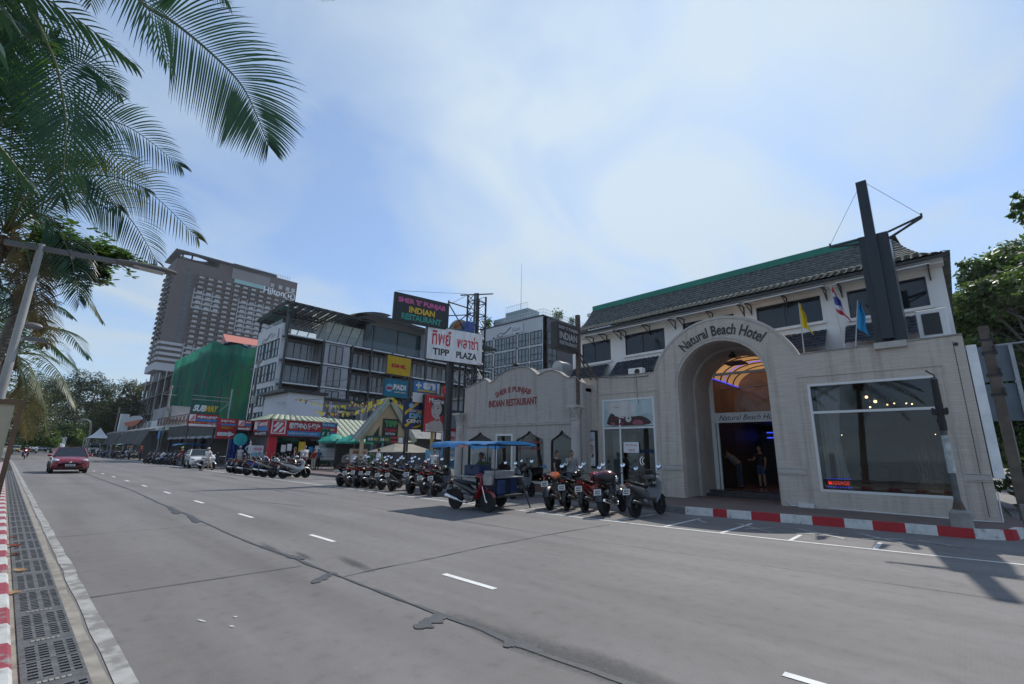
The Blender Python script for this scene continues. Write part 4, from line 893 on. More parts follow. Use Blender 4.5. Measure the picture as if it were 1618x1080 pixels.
# stack of four shop signs on one frame
t,O,u,w_,h=sign('courier_sign','square yellow courier sign on top of the black post frame',(-27,16.5),(-27,18.4),6.62,7.9,yl,[(1.95,7.9,.12)],.12); T(t,O,u,[('DHL',.95,.62,1.2,.26,rd,.05)])
t,O,u,w_,h=sign('diving_sign','teal diving sign with a round globe emblem under the square yellow sign',(-27,16.42),(-27,18.3),5.1,6.34,tb,[],.12); T(t,O,u,[('PADI',1.2,.72,1.0,.38,wh,.04),('padi.com',1.25,.38,.9,.16,wh,.01)]); prt([lbl,rd],[(0,arc(.4,.62,.27,0,360,24)),(1,rect(.2,.6,.5,.68))],O,u,EZ,t,'emblem')
t,O,u,w_,h=sign('pharmacy_sign','blue pharmacy sign with a white cross and Thai letters',(-27,18.72),(-27,21.0),5.66,6.48,bl,[(.05,6.7,.1),(2.4,6.7,.1)],.3); T(t,O,u,[('ยา',1.35,.5,1.1,.48,wh,.05)]); prt([wh,yl],[(0,[(.2,.42),(.36,.42),(.36,.26),(.5,.26),(.5,.42),(.66,.42),(.66,.56),(.5,.56),(.5,.72),(.36,.72),(.36,.56),(.2,.56)]),(1,rect(.35,1.9,.08,.2)),(0,rect(2.05,2.25,.03,.78))],O,u,EZ,t,'symbols')
q=MB(); q.box(-27.05,-26.98,18.75,20.2,4.95,5.62); q.build('blank_panel',WHITE,t)
t,O,u,w_,h=sign('dive_centre_sign','navy dive centre banner with yellow diagonal stripes',(-27.05,18.1),(-27.05,20.7),3.1,5.0,nv,[],.1)
prt([yl,lbl],[(0,[(.1,1.15),(1.0,1.85),(1.3,1.85),(.1,.9)]),(0,[(1.1,1.15),(2.5,1.8),(2.5,1.5),(1.1,.95)]),(0,[(.1,.25),(1.2,1.0),(1.3,.95),(.25,.1)]),(0,[(.7,.1),(2.4,.75),(2.4,.55),(1.1,.1)]),(1,smooth([(.3,1.5),(.5,1.8),(.8,1.7),(.7,1.4)]))],O,u,EZ,t,'stripes')
T(t,O+V((.008,0,0)),u,[('DISCOVERY',1.3,1.25,1.7,.17,wh,.01),('DIVE',1.2,.92,1.5,.36,lbl,.05),('CENTRE',1.2,.55,1.9,.24,wh,.03)])
t,O,u,w_,h=sign('beauty_poster','tall red beauty advertisement lightbox with a portrait on a yellow post',(-26.6,19.45),(-26.6,21.5),2.96,5.55,rd,[],.25); 
prt([rd,sgn('hair brown',(.03,.022,.02)),lsk,sgn('cheek',(.45,.38,.36)),bk,sgn('lip',(.4,.1,.1)),wh],
 [(6,rect(.2,1.85,.05,.55)),(1,smooth([(.6,1.7),(.62,2.15),(.95,2.45),(1.5,2.42),(1.82,2.1),(1.82,1.5),(1.65,1.2),(1.4,1.1),(.8,1.5)])),(2,smooth([(.2,.08),(.25,.5),(.6,.72),(.95,.8),(1.0,1.1),(1.4,1.15),(1.42,.8),(1.7,.6),(1.8,.08)])),(2,smooth([(.62,1.75),(.6,1.4),(.72,1.05),(.95,.95),(1.25,1.1),(1.5,1.4),(1.52,1.8),(1.3,2.12),(.85,2.12)])),(3,smooth([(1.2,1.15),(1.5,1.4),(1.52,1.7),(1.35,1.5)])),(4,smooth([(.66,1.66),(.75,1.72),(.86,1.66),(.76,1.63)])),(4,smooth([(1.04,1.66),(1.15,1.73),(1.28,1.67),(1.15,1.63)])),(4,smooth([(.62,1.8),(.75,1.86),(.88,1.79),(.75,1.82)])),(4,smooth([(1.0,1.8),(1.15,1.88),(1.32,1.8),(1.15,1.83)])),(3,smooth([(.86,1.6),(.82,1.4),(.95,1.36),(.93,1.5)])),(5,smooth([(.78,1.22),(.88,1.27),(1.02,1.22),(.9,1.16)])),(4,smooth([(.95,.86),(1.4,.92),(1.4,.85),(.97,.78)]))],O,u,EZ,t,'portrait')
T(t,O+V((.05,0,0)),u,[('Mistine',1.0,2.18,1.35,.36,wh,.012)]); q=MB(); q.bar((-26.78,20.4,0),(-26.78,20.4,3.0),.16); q.build('post',mat('yellow post',(.4,.3,.1),.6),t)
t=thing('round_sign','red round sign at the corner of the beauty advertisement','sign',(-26.5,21.4,5.4)); q=MB(); c=AX(705,617,-26.4); q.lathe([(0,-.06),(.36,-.06),(.36,.06),(0,.06)],c,8,'x'); q.build('disc',rd,t); q=MB(); q.bar((c.x-.08,c.y,c.z),(c.x-.08,c.y,0),.06); q.build('post',DARK,t)
for px,py,lb,x in ((650,600,'black steel post holding the yellow courier and teal diving signs',-27.15),):
    pass
# kiosk signs far left on black posts
def redsign(label,X,y0,y1,z0,z1,kind,name='shop_sign'):
    t,O,u,w_,h=sign(name,label,(X,y0),(X,y1),z0,z1,sgn('sign red',(.38,.015,.025)),[((y1-y0)*.9,z1,.1)],.14)
    if kind==0:
        prt([wh,rd,bl],[(0,rect(.08,.55,h*.45,h-.08)),(1,[(.15,h*.5),(.25,h*.5),(.5,h-.15),(.4,h-.15)]),(1,[(.3,h*.5),(.4,h*.5),(.52,h*.7),(.52,h*.82)]),(2,rect(.62,w_-.1,h*.45,h*.62)),(0,rect(.1,w_-.35,.08,h*.24)),(0,[(w_-.4,.02),(w_-.1,h*.16),(w_-.4,h*.3)])],O,u,EZ,t,'panels')
        T(t,O+V((.02,0,0)),u,[('泰国中心房地产',.62+(w_-.72)/2,h*.76,w_-.8,h*.22,wh,.02),('泰国房地产中介',w_*.35,h*.34,w_*.55,h*.1,yl,0),('0851234567',w_*.78,h*.34,w_*.3,h*.1,wh,0)])
    else:
        prt([wh,bl],[(0,[(.12,.3),(w_*.62,.3),(w_*.62,.18),(w_*.93,.45),(w_*.62,.72),(w_*.62,.6),(.12,.6)]),(1,rect(.3,w_-.1,h*.66,h*.74))],O,u,EZ,t,'arrow')
        T(t,O+V((.02,0,0)),u,[('房地产中心',w_/2,h*.86,w_*.7,h*.12,wh,.02),('泰国房产',w_/2,h*.55,w_*.6,h*.1,yl,0),('Real Estate',w_*.38,.45,w_*.4,.12,bl,0)])
    return t
redsign('red and blue estate agent sign with white Chinese lettering hanging below the green sandwich sign',-50,10.9,13.35,3.43,4.62,0)
redsign('red estate agent sign with a fat white arrow pointing right',-48.5,12.85,14.5,2.42,4.28,1)
redsign('small red estate agent sign between the arrow sign and the kiosk',-47,14.05,15.3,3.2,4.15,0)
t,O,u,w_,h=sign('sandwich_shop_sign','dark green sandwich shop sign with white and yellow slanted capitals',(-50.5,11.05),(-50.5,13.4),4.66,5.7,dg,[(2.2,7.2,.12),(.1,7.2,.08)],.12)
q=MB(); q.text('SUB',O+u*.72+EZ*.5+V((.006,0,0)),u,EZ,w=1.0,h=.6,bold=.05,shear=.2); q.build('lettering',wh,t,flip=False); q=MB(); q.text('WAY',O+u*1.65+EZ*.5+V((.006,0,0)),u,EZ,w=1.0,h=.6,bold=.05,shear=.2); q.build('lettering',yl,t,flip=False)
q=MB(); 
for z in (5.95,6.3): q.bar((-50.55,11.05,z),(-50.55,14.2,z),.05)
q.bar((-50.55,14.2,3),(-50.55,14.2,7.2),.1); q.bar((-50.55,13.4,5),(-50.55,14.2,5.9),.05); q.build('rail',STEEL,t)
# ---- kiosk of the estate agent
ki=thing('estate_agent_kiosk','low kiosk with a long red fascia of Chinese letters under a striped tile roof','kiosk',(-45,18,0))
q=MB(); q.box(-49,-43.1,15.6,16.0,0,2.75); q.box(-49,-43.1,21.2,21.4,0,2.75); q.box(-49,-43.1,15.9,21.3,2.6,2.75); q.build('wall',mat('kiosk dark wall',(.07,.065,.06),.6),ki)
q=MB(); q.box(-43.3,-43.0,15.45,16.15,.1,2.7); q.build('pillar',rd,ki)
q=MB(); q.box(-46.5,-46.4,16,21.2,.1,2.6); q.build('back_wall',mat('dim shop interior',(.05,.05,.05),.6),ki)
q=MB(); q.face((-43.2,16.2,.2),(-43.2,21.1,.2),(-43.2,21.1,2.6),(-43.2,16.2,2.6)); go=q.build('shop_glass',GL_T,ki,flip=False)
for y in (17.4,18.6,19.9): q=MB(); q.box(-43.24,-43.14,y-.03,y+.03,.1,2.6); q.build('mullion',DARK,ki)
prt([yl,wh,bl,rd],[(0,rect(1.9,2.5,1.2,2.1)),(1,rect(.4,.8,1.2,1.8)),(1,rect(.9,1.3,1.3,1.9)),(2,rect(2.8,3.2,1.2,1.7)),(1,rect(3.4,3.8,1.1,1.8)),(3,rect(4.0,4.4,1.2,1.7))],(-43.12,16.2,.2),EY,EZ,ki,'window_notices')
O,u,w_,h,bo=board(ki,(-42.8,15.3),(-42.8,21.4),2.72,4.2,sgn('sign red',(.38,.015,.025)),.16,name='fascia_sign')
prt([wh,rd,bl,sgn('sign red',(.38,.015,.025))],[(0,rect(.15,1.35,.2,1.35)),(1,rect(.25,1.25,.28,1.28)),(0,[(.3,.4),(.55,.35),(1.15,1.1),(.95,1.2)]),(0,[(.3,.8),(.5,.75),(.85,1.2),(.6,1.2)]),(0,[(.75,.35),(1.0,.35),(1.2,.7),(1.15,.85)]),(2,rect(1.5,6.0,.08,.5)),(2,rect(4.55,6.0,1.0,1.4)),(3,rect(4.55,6.0,.55,.95))],O,u,EZ,bo,'panels')
T(bo,O+V((.04,0,0)),u,[('泰国中心房地产',3.0,.95,2.8,.58,wh,.03),('泰国泰丰房地产中心有限公司',2.9,.29,2.6,.2,wh,0),('Real Estate',5.2,1.2,1.1,.2,wh,0),('0858 0891',5.2,.75,1.2,.2,wh,0),('泰 房地产',5.2,.29,.9,.2,wh,0)])
O,u,w_,h,bo=board(ki,(-46.6,15.3),(-42.84,15.3),2.72,4.14,sgn('sign red',(.38,.015,.025)),.12,name='side_sign')
prt([wh,bl,bk],[(0,rect(.2,.9,.6,1.3)),(1,rect(1.0,3.5,.45,.8)),(2,rect(.1,3.6,.05,.4))],O,u,EZ,bo,'panels'); T(bo,O+V((0,-.02,0)),u,[('Central',2.2,1.08,2.2,.4,wh,.02),('REAL ESTATE',1.9,.22,2.6,.2,wh,.02)])
def striped(name,c1,c2,w=.55):
    m,nt,b=nmat(name); tc=N(nt,'ShaderNodeTexCoord'); s=N(nt,'ShaderNodeSeparateXYZ'); L(nt,tc.outputs['UV'],s.inputs[0])
    f=M2b(nt,'GREATER_THAN',M2b(nt,'FRACT',M2b(nt,'DIVIDE',s.outputs[0],w),0),.5); n,_=noise_fac(nt,3,4)
    c=mixc(nt,f,c1,c2); c=mixc(nt,.6,c,ramp(nt,n,[(.3,(.65,.65,.65)),(.7,(1.1,1.1,1.1))]),'MULTIPLY'); L(nt,c,b.inputs['Base Color']); b.inputs['Roughness'].default_value=.6; return m
STRIPE=striped('green and white roof tiles',(.09,.14,.05),(.42,.43,.38))
def striproof(name,a,b,c,d,parent,m=None):
    """roof slope a-b along the eave, d-c along the ridge; stripes run up the slope, with pan tile relief"""
    a,b,c,d=V(a),V(b),V(c),V(d); n=(b-a).cross(d-a).normalized(); n=n if n.z>0 else -n; Lw=(b-a).length; q=MB(); nu=int(Lw/.07); nv=14; uv=[]
    vs=[]
    for j in range(nv+1):
        for i in range(nu+1):
            s,t_=i/nu,j/nv; p=a.lerp(b,s).lerp(d.lerp(c,s),t_); vs.append(p+n*(.035*abs(math.sin(math.pi*s*Lw/.28))+(.02 if j%2 else 0))); uv.append((s*Lw,t_))
    fs=[(j*(nu+1)+i,j*(nu+1)+i+1,(j+1)*(nu+1)+i+1,(j+1)*(nu+1)+i) for j in range(nv) for i in range(nu)]
    q.add(vs,fs); o=q.build(name,m or STRIPE,parent,flip=False); me=o.data; l=me.uv_layers.new(name='UVMap')
    for lp in me.loops: l.data[lp.index].uv=uv[lp.vertex_index]
    return o
striproof('roof',(-42.7,15.2,4.1),(-42.7,21.4,4.1),(-45.6,21.4,4.75),(-45.6,16.6,4.75),ki); striproof('roof',(-41.3,21.5,2.55),(-41.3,29,2.55),(-45.6,29,4.7),(-45.6,21.5,4.7),ki); striproof('roof',(-49,15.2,4.1),(-42.7,15.2,4.1),(-45.6,16.6,4.75),(-47.5,16.6,4.75),ki)
# ---- cream gable arcade
ga=thing('gable_arcade','cream gabled arcade front with a steep grey roof and small green shop signs','building',(-34,21,0))
CREAM=mat('cream plaster',(.5,.4,.25),.8,0,.12,1)
q=MB(); q.poly([(18.5,2.5),(22.9,2.5),(20.75,5.45)],(-33.2,0,0),EY,EZ,.2,[[(19.55,2.75),(20.1,2.75),(20.1,3.6)]],nrm=(1,0,0)); q.build('gable_wall',CREAM,ga)
q=MB(); q.face((-33.3,19.5,2.7),(-33.3,20.15,2.7),(-33.3,20.15,3.7)); q.build('gable_opening',mat('dark green louvre',(.01,.05,.035),.6),ga)
BG=mat('weathered grey green barge board',(.34,.37,.3),.7)
for s in (-1,1): q=MB(); q.bar((-33.0,20.75,5.72),(-33.0,20.75+s*2.65,2.4),.4,.14,up=(1,0,0)); q.build('barge_board',BG,ga)
GRF=mat('grey fibre roof',(.2,.2,.2),.8,0,.25,2)
q=MB(); q.add([(-33.1,20.75,5.7),(-34.1,20.75,5.7),(-34.1,18.2,2.5),(-33.1,18.2,2.5),(-33.1,23.3,2.5),(-34.1,23.3,2.5)],[(0,1,2,3),(0,4,5,1)]); q.build('roof',GRF,ga,flip=False)
for y in (18.7,22.7): q=MB(); q.box(-33.35,-33.1,y-.1,y+.1,0,2.5); q.build('post',CREAM,ga)
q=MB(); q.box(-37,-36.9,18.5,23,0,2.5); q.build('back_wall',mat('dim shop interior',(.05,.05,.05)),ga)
q=MB(); q.face((-35,20.6,.1),(-35,22.6,.1),(-35,22.6,2.4),(-35,20.6,2.4)); q.build('shop_glass',GL_T,ga,flip=False); q=MB(); q.box(-35.1,-34.95,20.5,20.62,0,2.45); q.box(-35.1,-34.95,21.55,21.65,0,2.45); q.build('door_frame',lbl,ga)
t,O,u,w_,h=sign('plaza_name_board','black arcade name board with green, red and white lines on the cream gable',(-33.1,20.35),(-33.1,21.75),2.75,4.15,bk,[],.1); T(t,O,u,[('TIPP',.7,1.02,1.2,.5,sgn('leaf green',(.05,.25,.08)),.06),('PLAZA',.7,.52,1.0,.24,rd,.04),('PATTAYA',.7,.22,.9,.18,wh,.02)])
t,O,u,w_,h=sign('small_shop_sign','row of small green and red shop panels under the cream gable',(-33.0,18.9),(-33.0,22.6),2.25,2.75,dg,[],.1); T(t,O,u,[('SUB',.35,.25,.4,.2,wh,.03),('WAY',.8,.25,.4,.2,yl,.03),('SUB',1.4,.25,.35,.2,wh,.03),('WAY',1.8,.25,.35,.2,yl,.03)]); prt([rd,bk,wh,mr_],[(0,rect(2.15,2.8,.35,.48)),(1,rect(2.15,2.8,.2,.33)),(0,rect(2.15,2.8,.06,.18)),(2,rect(2.85,3.3,.04,.46)),(3,rect(3.32,3.66,.04,.2))],O,u,EZ,t,'panels')
# bunting strings between the roofs
BY=[mat('yellow pennant',(.65,.55,.03),.7,0,.05),mat('pale pennant',(.6,.5,.5),.7,0,.05),mat('maroon pennant',(.2,.03,.06),.7,0,.05)]
for k,(a,b,lb) in enumerate((((-44,19.5,5.3),(-33.2,20.6,5.8),'lowest string of yellow and pink pennants over the grey arcade roof'),((-45,22,5.6),(-33.2,20.9,6.0),'middle string of yellow and pink pennants over the grey arcade roof'),((-43,25,6.0),(-33.0,20.8,6.2),'uppermost string of yellow and pink pennants over the grey arcade roof'),((-47,19,6.6),(-33.1,20.7,5.9),'pale pennant string starting at the white box house'),((-46,24,6.8),(-33.1,20.9,6.1),'pennant string from the grey rear house to the gable top'),((-33.0,20.8,6.0),(-29,23.4,4.3),'string of yellow pennants sloping right behind the dive banner'))):
    t=thing('bunting',lb,'bunting',a,0,'pennant strings by the cream gable'); q=MB(); A,B=V(a),V(b); PT=[A.lerp(B,i/24)-EZ*.7*math.sin(math.pi*i/24) for i in range(25)]; q.path(PT,.01,4); q.build('string',DARK,t); q=MB()
    for i in range(1,38):
        s=(i+rnd.uniform(-.3,.3))/38; p=A.lerp(B,s)-EZ*.7*math.sin(math.pi*s); d=(B-A).normalized()*.14; q.mi=rnd.choice((0,0,0,1,2)); sw=V((rnd.uniform(-.14,.14),rnd.uniform(-.14,.14),rnd.uniform(-.05,.2))); q.add([p-d,p+d,p+d*.8+sw-EZ*.34,p-d*.8+sw-EZ*.28],[(0,1,2,3)])
    q.build('pennants',BY,t,flip=False)
# ---------------------------------------------------------------- buildings behind
def win_far(parent,o,u,x0,x1,z0,z1,mats,nx=2,nz=2,d=.12,fw_=.09,name='window'):
    """framed window lying on plane o,u (z up): dark frame, glass panes set in it"""
    n=u.cross(EZ); q=MB(); O=V(o)
    def R(a0,a1,b0,b1,off): return [O+u*a0+EZ*b0+n*off,O+u*a1+EZ*b0+n*off,O+u*a1+EZ*b1+n*off,O+u*a0+EZ*b1+n*off]
    q.mi=1; q.add(R(x0,x1,z0,z1,.012),[(0,1,2,3)])
    q.mi=0
    def barx(a0,a1,b0,b1): 
        c=O+u*(a0+a1)/2+EZ*(b0+b1)/2+n*d/2; q.obox(c,u*(a1-a0)/2,EZ*(b1-b0)/2,n*d/2)
    for i in range(nx+1): a=x0+(x1-x0)*i/nx; barx(a-fw_/2,a+fw_/2,z0,z1)
    for j in range(nz+1): b=z0+(z1-z0)*(j if nz!=2 or j!=1 else .9)/nz; barx(x0+fw_/2,x1-fw_/2,b-fw_/2,b+fw_/2)
    return q.build(name,mats,parent,flip=False)
GLB=glass('pale blue window glass',(.16,.2,.21),.4); GLK=glass('dark blue window glass',(.025,.05,.06),.35)
FRD=mat('charcoal window frame',(.03,.032,.035),.5)
LG=mat('light grey wall panels',(.52,.53,.56),.7,0,.07,.3); PG=mat('purple grey wall',(.115,.105,.125),.8,0,.08,.3)
# B: grey hotel with the leaf logo
b=thing('grey_hotel_tower','grey and pale hotel block with a leaf logo and roof garden behind the stone restaurant','building',(-59.8,72.7,0))
q=MB(); q.box(-79,-59.8,72.7,74,0,30.1); q.build('pale_wall',LG,b); q=MB(); q.box(-60.2,-59.8,72.72,93,0,30.1); q.box(-79,-60.2,92.5,93,0,30.1); q.box(-79,-59.82,74,92.9,29.5,30.08); q.build('dark_wall',PG,b)
q=MB(); q.box(-79.1,-59.7,72.6,72.72,29.95,30.25); q.box(-59.82,-59.7,72.7,93,29.95,30.25); q.build('parapet',FRD,b)
zr=[(24.1,26.9),(20.7,23.5),(17.4,20.2),(14.0,16.8),(10.6,13.4)]
for z0,z1 in zr:
    for x0,x1 in ((-63.2,-60.1),(-66.6,-63.7),(-70.4,-67.3),(-73.9,-70.8),(-77.8,-74.7)): win_far(b,(0,72.7,0),EX,x0,x1,z0,z1,[FRD,GLB],3,2)
    win_far(b,(-59.8,0,0),EY,74.2,77.2,z0,z1,[FRD,GLB],2,2)
    win_far(b,(-59.8,0,0),EY,84.6,86.2,z0-.2,z1-.6,[FRD,GLB],1,1)
    q=MB()
    for x in (-67,-74.3): q.box(x-.15,x+.15,72.4,72.7,z1+.2,z1+.5)
    q.build('wall_lamp',FRD,b)
t,O,u,w_,h=sign('leaf_logo_sign','pale panel with a swept leaf logo high on the grey hotel block','x' and (-74.5,72.55),(-65.2,72.55),27.3,29.4,LG,[],.08,case=LG)
q=MB()
def swoosh(o,u,s,mb,n):
    A=[V((0,0)),V((1.6,.55)),V((3.2,.2)),V((4.6,.9)),V((5.6,1.7))]; B_=[V((0.1,.05)),V((1.5,-.5)),V((3.0,.35)),V((4.3,1.1)),V((5.6,1.75))]
    for P in (A,B_):
        pts=[]
        for i in range(len(P)-1):
            for k in range(6): 
                t_=k/6; p0=P[max(0,i-1)];p1=P[i];p2=P[i+1];p3=P[min(len(P)-1,i+2)]
                pts.append(.5*((2*p1)+(p2-p0)*t_+(2*p0-5*p1+4*p2-p3)*t_*t_+(3*p1-p0-3*p2+p3)*t_**3))
        pts.append(P[-1]); W=[o+u*p.x*s+EZ*p.y*s for p in pts]
        for a,c in zip(W,W[1:]): mb.bar(a,c,.18*s,.04,up=n)
swoosh(O+u*1.2+EZ*.35,u,.8,q,V((0,-1,0))); q.text('Siam',O+u*7.2+EZ*1.0,u,EZ,w=2.4,h=.9,shear=.2); q.build('lettering',mat('dark grey letters',(.08,.08,.09)),t)
q=MB(); 
for i in range(24): q.tube((-59.9,72.8+i*.86,30.2),(-59.9,72.8+i*.86,31.6),.04,n=4)
for i in range(15): q.tube((-72+i*.86,72.9,30.2),(-72+i*.86,72.9,31.6),.04,n=4)
for z in (30.9,31.6): q.bar((-59.9,72.8,z),(-59.9,92.6,z),.06); q.bar((-72,72.9,z),(-59.9,72.9,z),.06)
q.build('roof_railing',mat('pale railing',(.6,.62,.64),.4),b)
q=MB(); q.box(-77,-66,75,80,30,32.6); q.box(-74,-67,76,80,32.6,34); q.build('roof_house',mat('roof house glass',(.25,.3,.32),.3),b)
q=MB()
for i in range(13): q.tube((-74+i*.58,76,34),(-74+i*.58,76,35.4),.04,n=4)
q.bar((-74,76,35.4),(-67,76,35.4),.06); q.tube((-70,77,34),(-70,77,46),.08,.03,5); q.build('roof_mast',mat('pale railing',(.6,.62,.64)),b)
SHRUB=leafmat('roof shrub',(.03,.07,.02),(.08,.14,.04))
for x,y,s,lb in ((-77.5,73.5,1.4,'leafy shrub at the left end of the grey hotel roof'),(-60.6,79,1.3,'bright shrub on the roof edge of the grey hotel'),(-60.5,84,.9,'small shrub further along the grey hotel roof')):
    q=MB()
    for k in range(260):
        p=V((x,y,31.2))+V((rnd.gauss(0,.4),rnd.gauss(0,.4),rnd.gauss(.2,.5)))*s; a=V((rnd.uniform(-1,1),rnd.uniform(-1,1),rnd.uniform(-1,1))).normalized()*.22*s; c=a.orthogonal().normalized()*.1*s; q.face(p-a,p+c,p+a,p-c)
    q.tube((x,y,30),(x,y,31),.06,n=5); o=q.build('shrub',SHRUB,flip=False); tag(o,lb,'shrub','shrubs on the grey hotel roof')
# pale block peeping out behind the hotel roof
b2=thing('pale_block','pale windowless block edge just left of the green tiled roof','building',(-44,80,0)); q=MB(); q.box(-52,-34,78,90,0,29.5); q.build('wall',LG,b2); q=MB(); q.box(-52.2,-33.8,77.8,90,29.5,30.1); q.build('parapet',WHITE,b2)
# A: hotel with black balconies
A=thing('balcony_hotel','hotel with black steel balcony frames, glass rails and a roof terrace under dark canopies','building',(-63.9,23.3,0))
AW=mat('pale grey render',(.55,.56,.58),.7,0,.08,.4); AK=mat('black balcony steel',(.02,.021,.024),.5); ATAUP=mat('taupe balcony wall',(.2,.19,.195),.75,0,.08,.5)
AX0=-63.9; 
q=MB(); q.box(-74.5,-65.4,23.3,23.6,0,18.6); q.box(-65.9,-65.4,23.6,24.2,0,17.4); q.box(-74.5,-74.2,23.6,61,0,17.4); q.build('street_wall',AW,A)
q=MB(); q.box(-66.3,-65.9,23.6,62,0,17.2); q.build('balcony_wall',ATAUP,A)
fl=[3.6,6.9,10.2,13.5,16.8]
for z in fl: q=MB(); q.box(-65.9,AX0,23.4,62,z-.16,z); q.build('balcony_slab',AK,A)
for z in fl: q=MB(); q.box(AX0-.04,AX0+.03,23.4,62,z-.06,z+.1); q.build('slab_edge',mat('white slab edge',(.62,.62,.63)),A)
for y in (23.45,28.6,33.0,36.2,39.9,42.4,46.5,51,55.5): q=MB(); q.box(AX0-.18,AX0+.1,y-.13,y+.13,0,19.4 if y<24 else 16.9); q.build('steel_post',AK,A)
for k,z in enumerate(fl[:-1]):
    for (y0,y1,nx) in ((24.4,28.2,4),(30.0,31.6,2),(33.4,35.9,3),(37.0,39.5,3),(40.4,42.0,2),(42.8,46.0,4),(47,50.5,3),(51.5,55,3)):
        win_far(A,(-65.9,0,0),EY,y0,y1,z+.15,z+2.75,[FRD,glass('curtained glass',(.2,.19,.19),.35)],nx,1,.1,.08)
    for y0,y1 in ((23.6,28.4),(33.2,36.0),(36.4,39.7),(42.6,46.3),(46.7,50.8)):
        q=MB(); q.face((AX0-.02,y0,z+.1),(AX0-.02,y1,z+.1),(AX0-.02,y1,z+1.05),(AX0-.02,y0,z+1.05)); q.build('glass_rail',GL_C,A,flip=False)
    q=MB(); q.box(-65.9,AX0-.1,28.9,32.7,z,z+3.14); 
    q.build('bay_wall',mat('mid grey bay',(.36,.355,.37),.7),A)
    win_far(A,(AX0-.1,0,0),EY,29.6,31.6,z+.3,z+2.9,[FRD,glass('curtained glass')],2,1,.1,.08)
    for x0,x1 in ((-73.6,-71.3),(-70.9,-68.6),(-68.2,-65.9)): win_far(A,(0,23.3,0),EX,x0,x1,z+.5,z+2.9,[FRD,GLB],2,2,.1,.1)
t,O,u,w_,h=sign('hotel_logo_sign','white panel with a swept leaf logo on the narrow end of the balcony hotel','x' and (-72.6,23.15),(-66.4,23.15),16.4,18.0,AW,[],.08,case=AW)
q=MB(); swoosh(O+u*.6+EZ*.3,u,.55,q,V((0,-1,0))); q.text('Siam',O+u*4.6+EZ*.85,u,EZ,w=1.6,h=.7,shear=.2); q.build('lettering',mat('dark grey letters',(.08,.08,.09)),t)
# roof terrace
q=MB(); q.face((AX0,23.5,16.95),(AX0,61,16.95),(AX0,61,18.2),(AX0,23.5,18.2)); q.face((-74.4,23.4,18.65),(-66,23.4,18.65),(-66,23.4,19.3),(-74.4,23.4,19.3)); q.build('terrace_glass_rail',glass('green tinted rail',through=.7,refl=.3),A,flip=False)
q=MB(); q.box(-70,-66.5,30,40,16.9,20.4); q.build('terrace_screen',mat('pale terrace wall',(.42,.44,.38),.6),A)
q=MB(); q.box(-72,-66,36,62,16.9,21.4); q.build('terrace_hall',mat('dark terrace glass',(.02,.045,.05),.12),A)
for y in (37.5,42,46.5,50.5): q=MB(); q.box(-66,-65.9,y-.1,y+.1,16.9,21.4); q.build('hall_mullion',AK,A)
q=MB(); q.box(-66,-64.6,46.6,46.9,16.9,21.5); q.build('white_fin',AW,A)
q=MB()
for i in range(12):
    y=23.2+i*1.15; q.bar((-75,y,20.4),(-64.2,y+.0,21.3),.08,.3)
for x,z in ((-75,20.45),(-69.6,20.85),(-64.4,21.3)): q.bar((x,23,z),(x,37,z),.12,.25)
for i in range(9): q.bar((-66.3,24+i*1.5,17),(-65.2,24.8+i*1.5,21.0),.09)
q.bar((-64.3,23.4,16.8),(-64.3,23.4,21.3),.2); q.bar((-74.6,23.4,18),(-74.6,23.4,20.5),.2); q.build('pergola_frame',AK,A)
q=MB(); q.face((-75.2,22.9,20.62),(-64,22.9,21.5),(-64,36.5,21.5),(-75.2,36.5,20.62)); q.build('pergola_glass',glass('teal roof glass',through=.5,refl=.3),A,flip=False)
q=MB(); q.add([(-63.6,35.5,22.6),(-63.6,63,21.6),(-72,63,22.4),(-72,35.5,23.6),(-63.6,35.5,22.2),(-63.6,63,21.2),(-72,63,22),(-72,35.5,23.2)],[(0,1,2,3),(4,5,6,7),(0,1,5,4),(1,2,6,5),(2,3,7,6),(3,0,4,7)]); q.build('hall_roof',AK,A)
q=MB(); P=[(33.5+i*.7,21.9+1.9*math.sin(math.pi*(.08+.5*i/10))) for i in range(11)]; q.add([(-66,a,c) for a,c in P]+[(-75,a,c) for a,c in P],[(i,i+1,12+i,11+i) for i in range(10)]); q.build('curved_roof',mat('pale metal roof',(.42,.44,.46),.4,.3),A,flip=False)
q=MB(); q.add([(AX0+.1,23.3,6.95),(AX0+.1,60,6.95),(AX0+1.6,60,6.3),(AX0+1.6,23.3,6.3)],[(0,1,2,3)]); q.build('lower_canopy',glass('teal roof glass'),A,flip=False)
# small white and dark volumes in front of it
w1=thing('white_box_house','plain white box house with a dark flat roof below the balcony hotel','building',(-53,21,0)); q=MB(); q.box(-56.5,-50,19.3,23.1,0,7.4); q.build('wall',mat('white house wall',(.62,.62,.65),.7,0,.05,.5),w1); q=MB(); q.box(-57,-49.6,18.6,23.4,7.42,7.7); q.build('roof',AK,w1); q=MB(); q.box(-57,-56.5,19.4,21,3,7); q.bar((-53,18.9,6.6),(-49.8,18.9,6.3),.1); q.build('gutter',STEEL,w1)
w2=thing('grey_rear_house','dark grey rear building with small windows behind the striped tile roof','building',(-51.5,30,0)); q=MB(); q.box(-57,-51,23.3,46,0,7.1); q.build('wall',mat('slate grey render',(.2,.2,.215),.8,0,.15,.4),w2); q=MB(); q.box(-57.2,-50.6,23.2,46.2,7.12,7.35); q.build('roof',AK,w2)
for y in (25.6,29.2,33,36.8,40): win_far(w2,(-51,0,0),EY,y,y+1.9,4.3,6.2,[FRD,GLK],2,1)
for y in (24.3,28.2,32,35.7,39.2): q=MB(); q.box(-51,-50.75,y-.16,y+.16,0,6.95); q.build('pilaster',mat('mid grey pilaster',(.32,.32,.33)),w2)
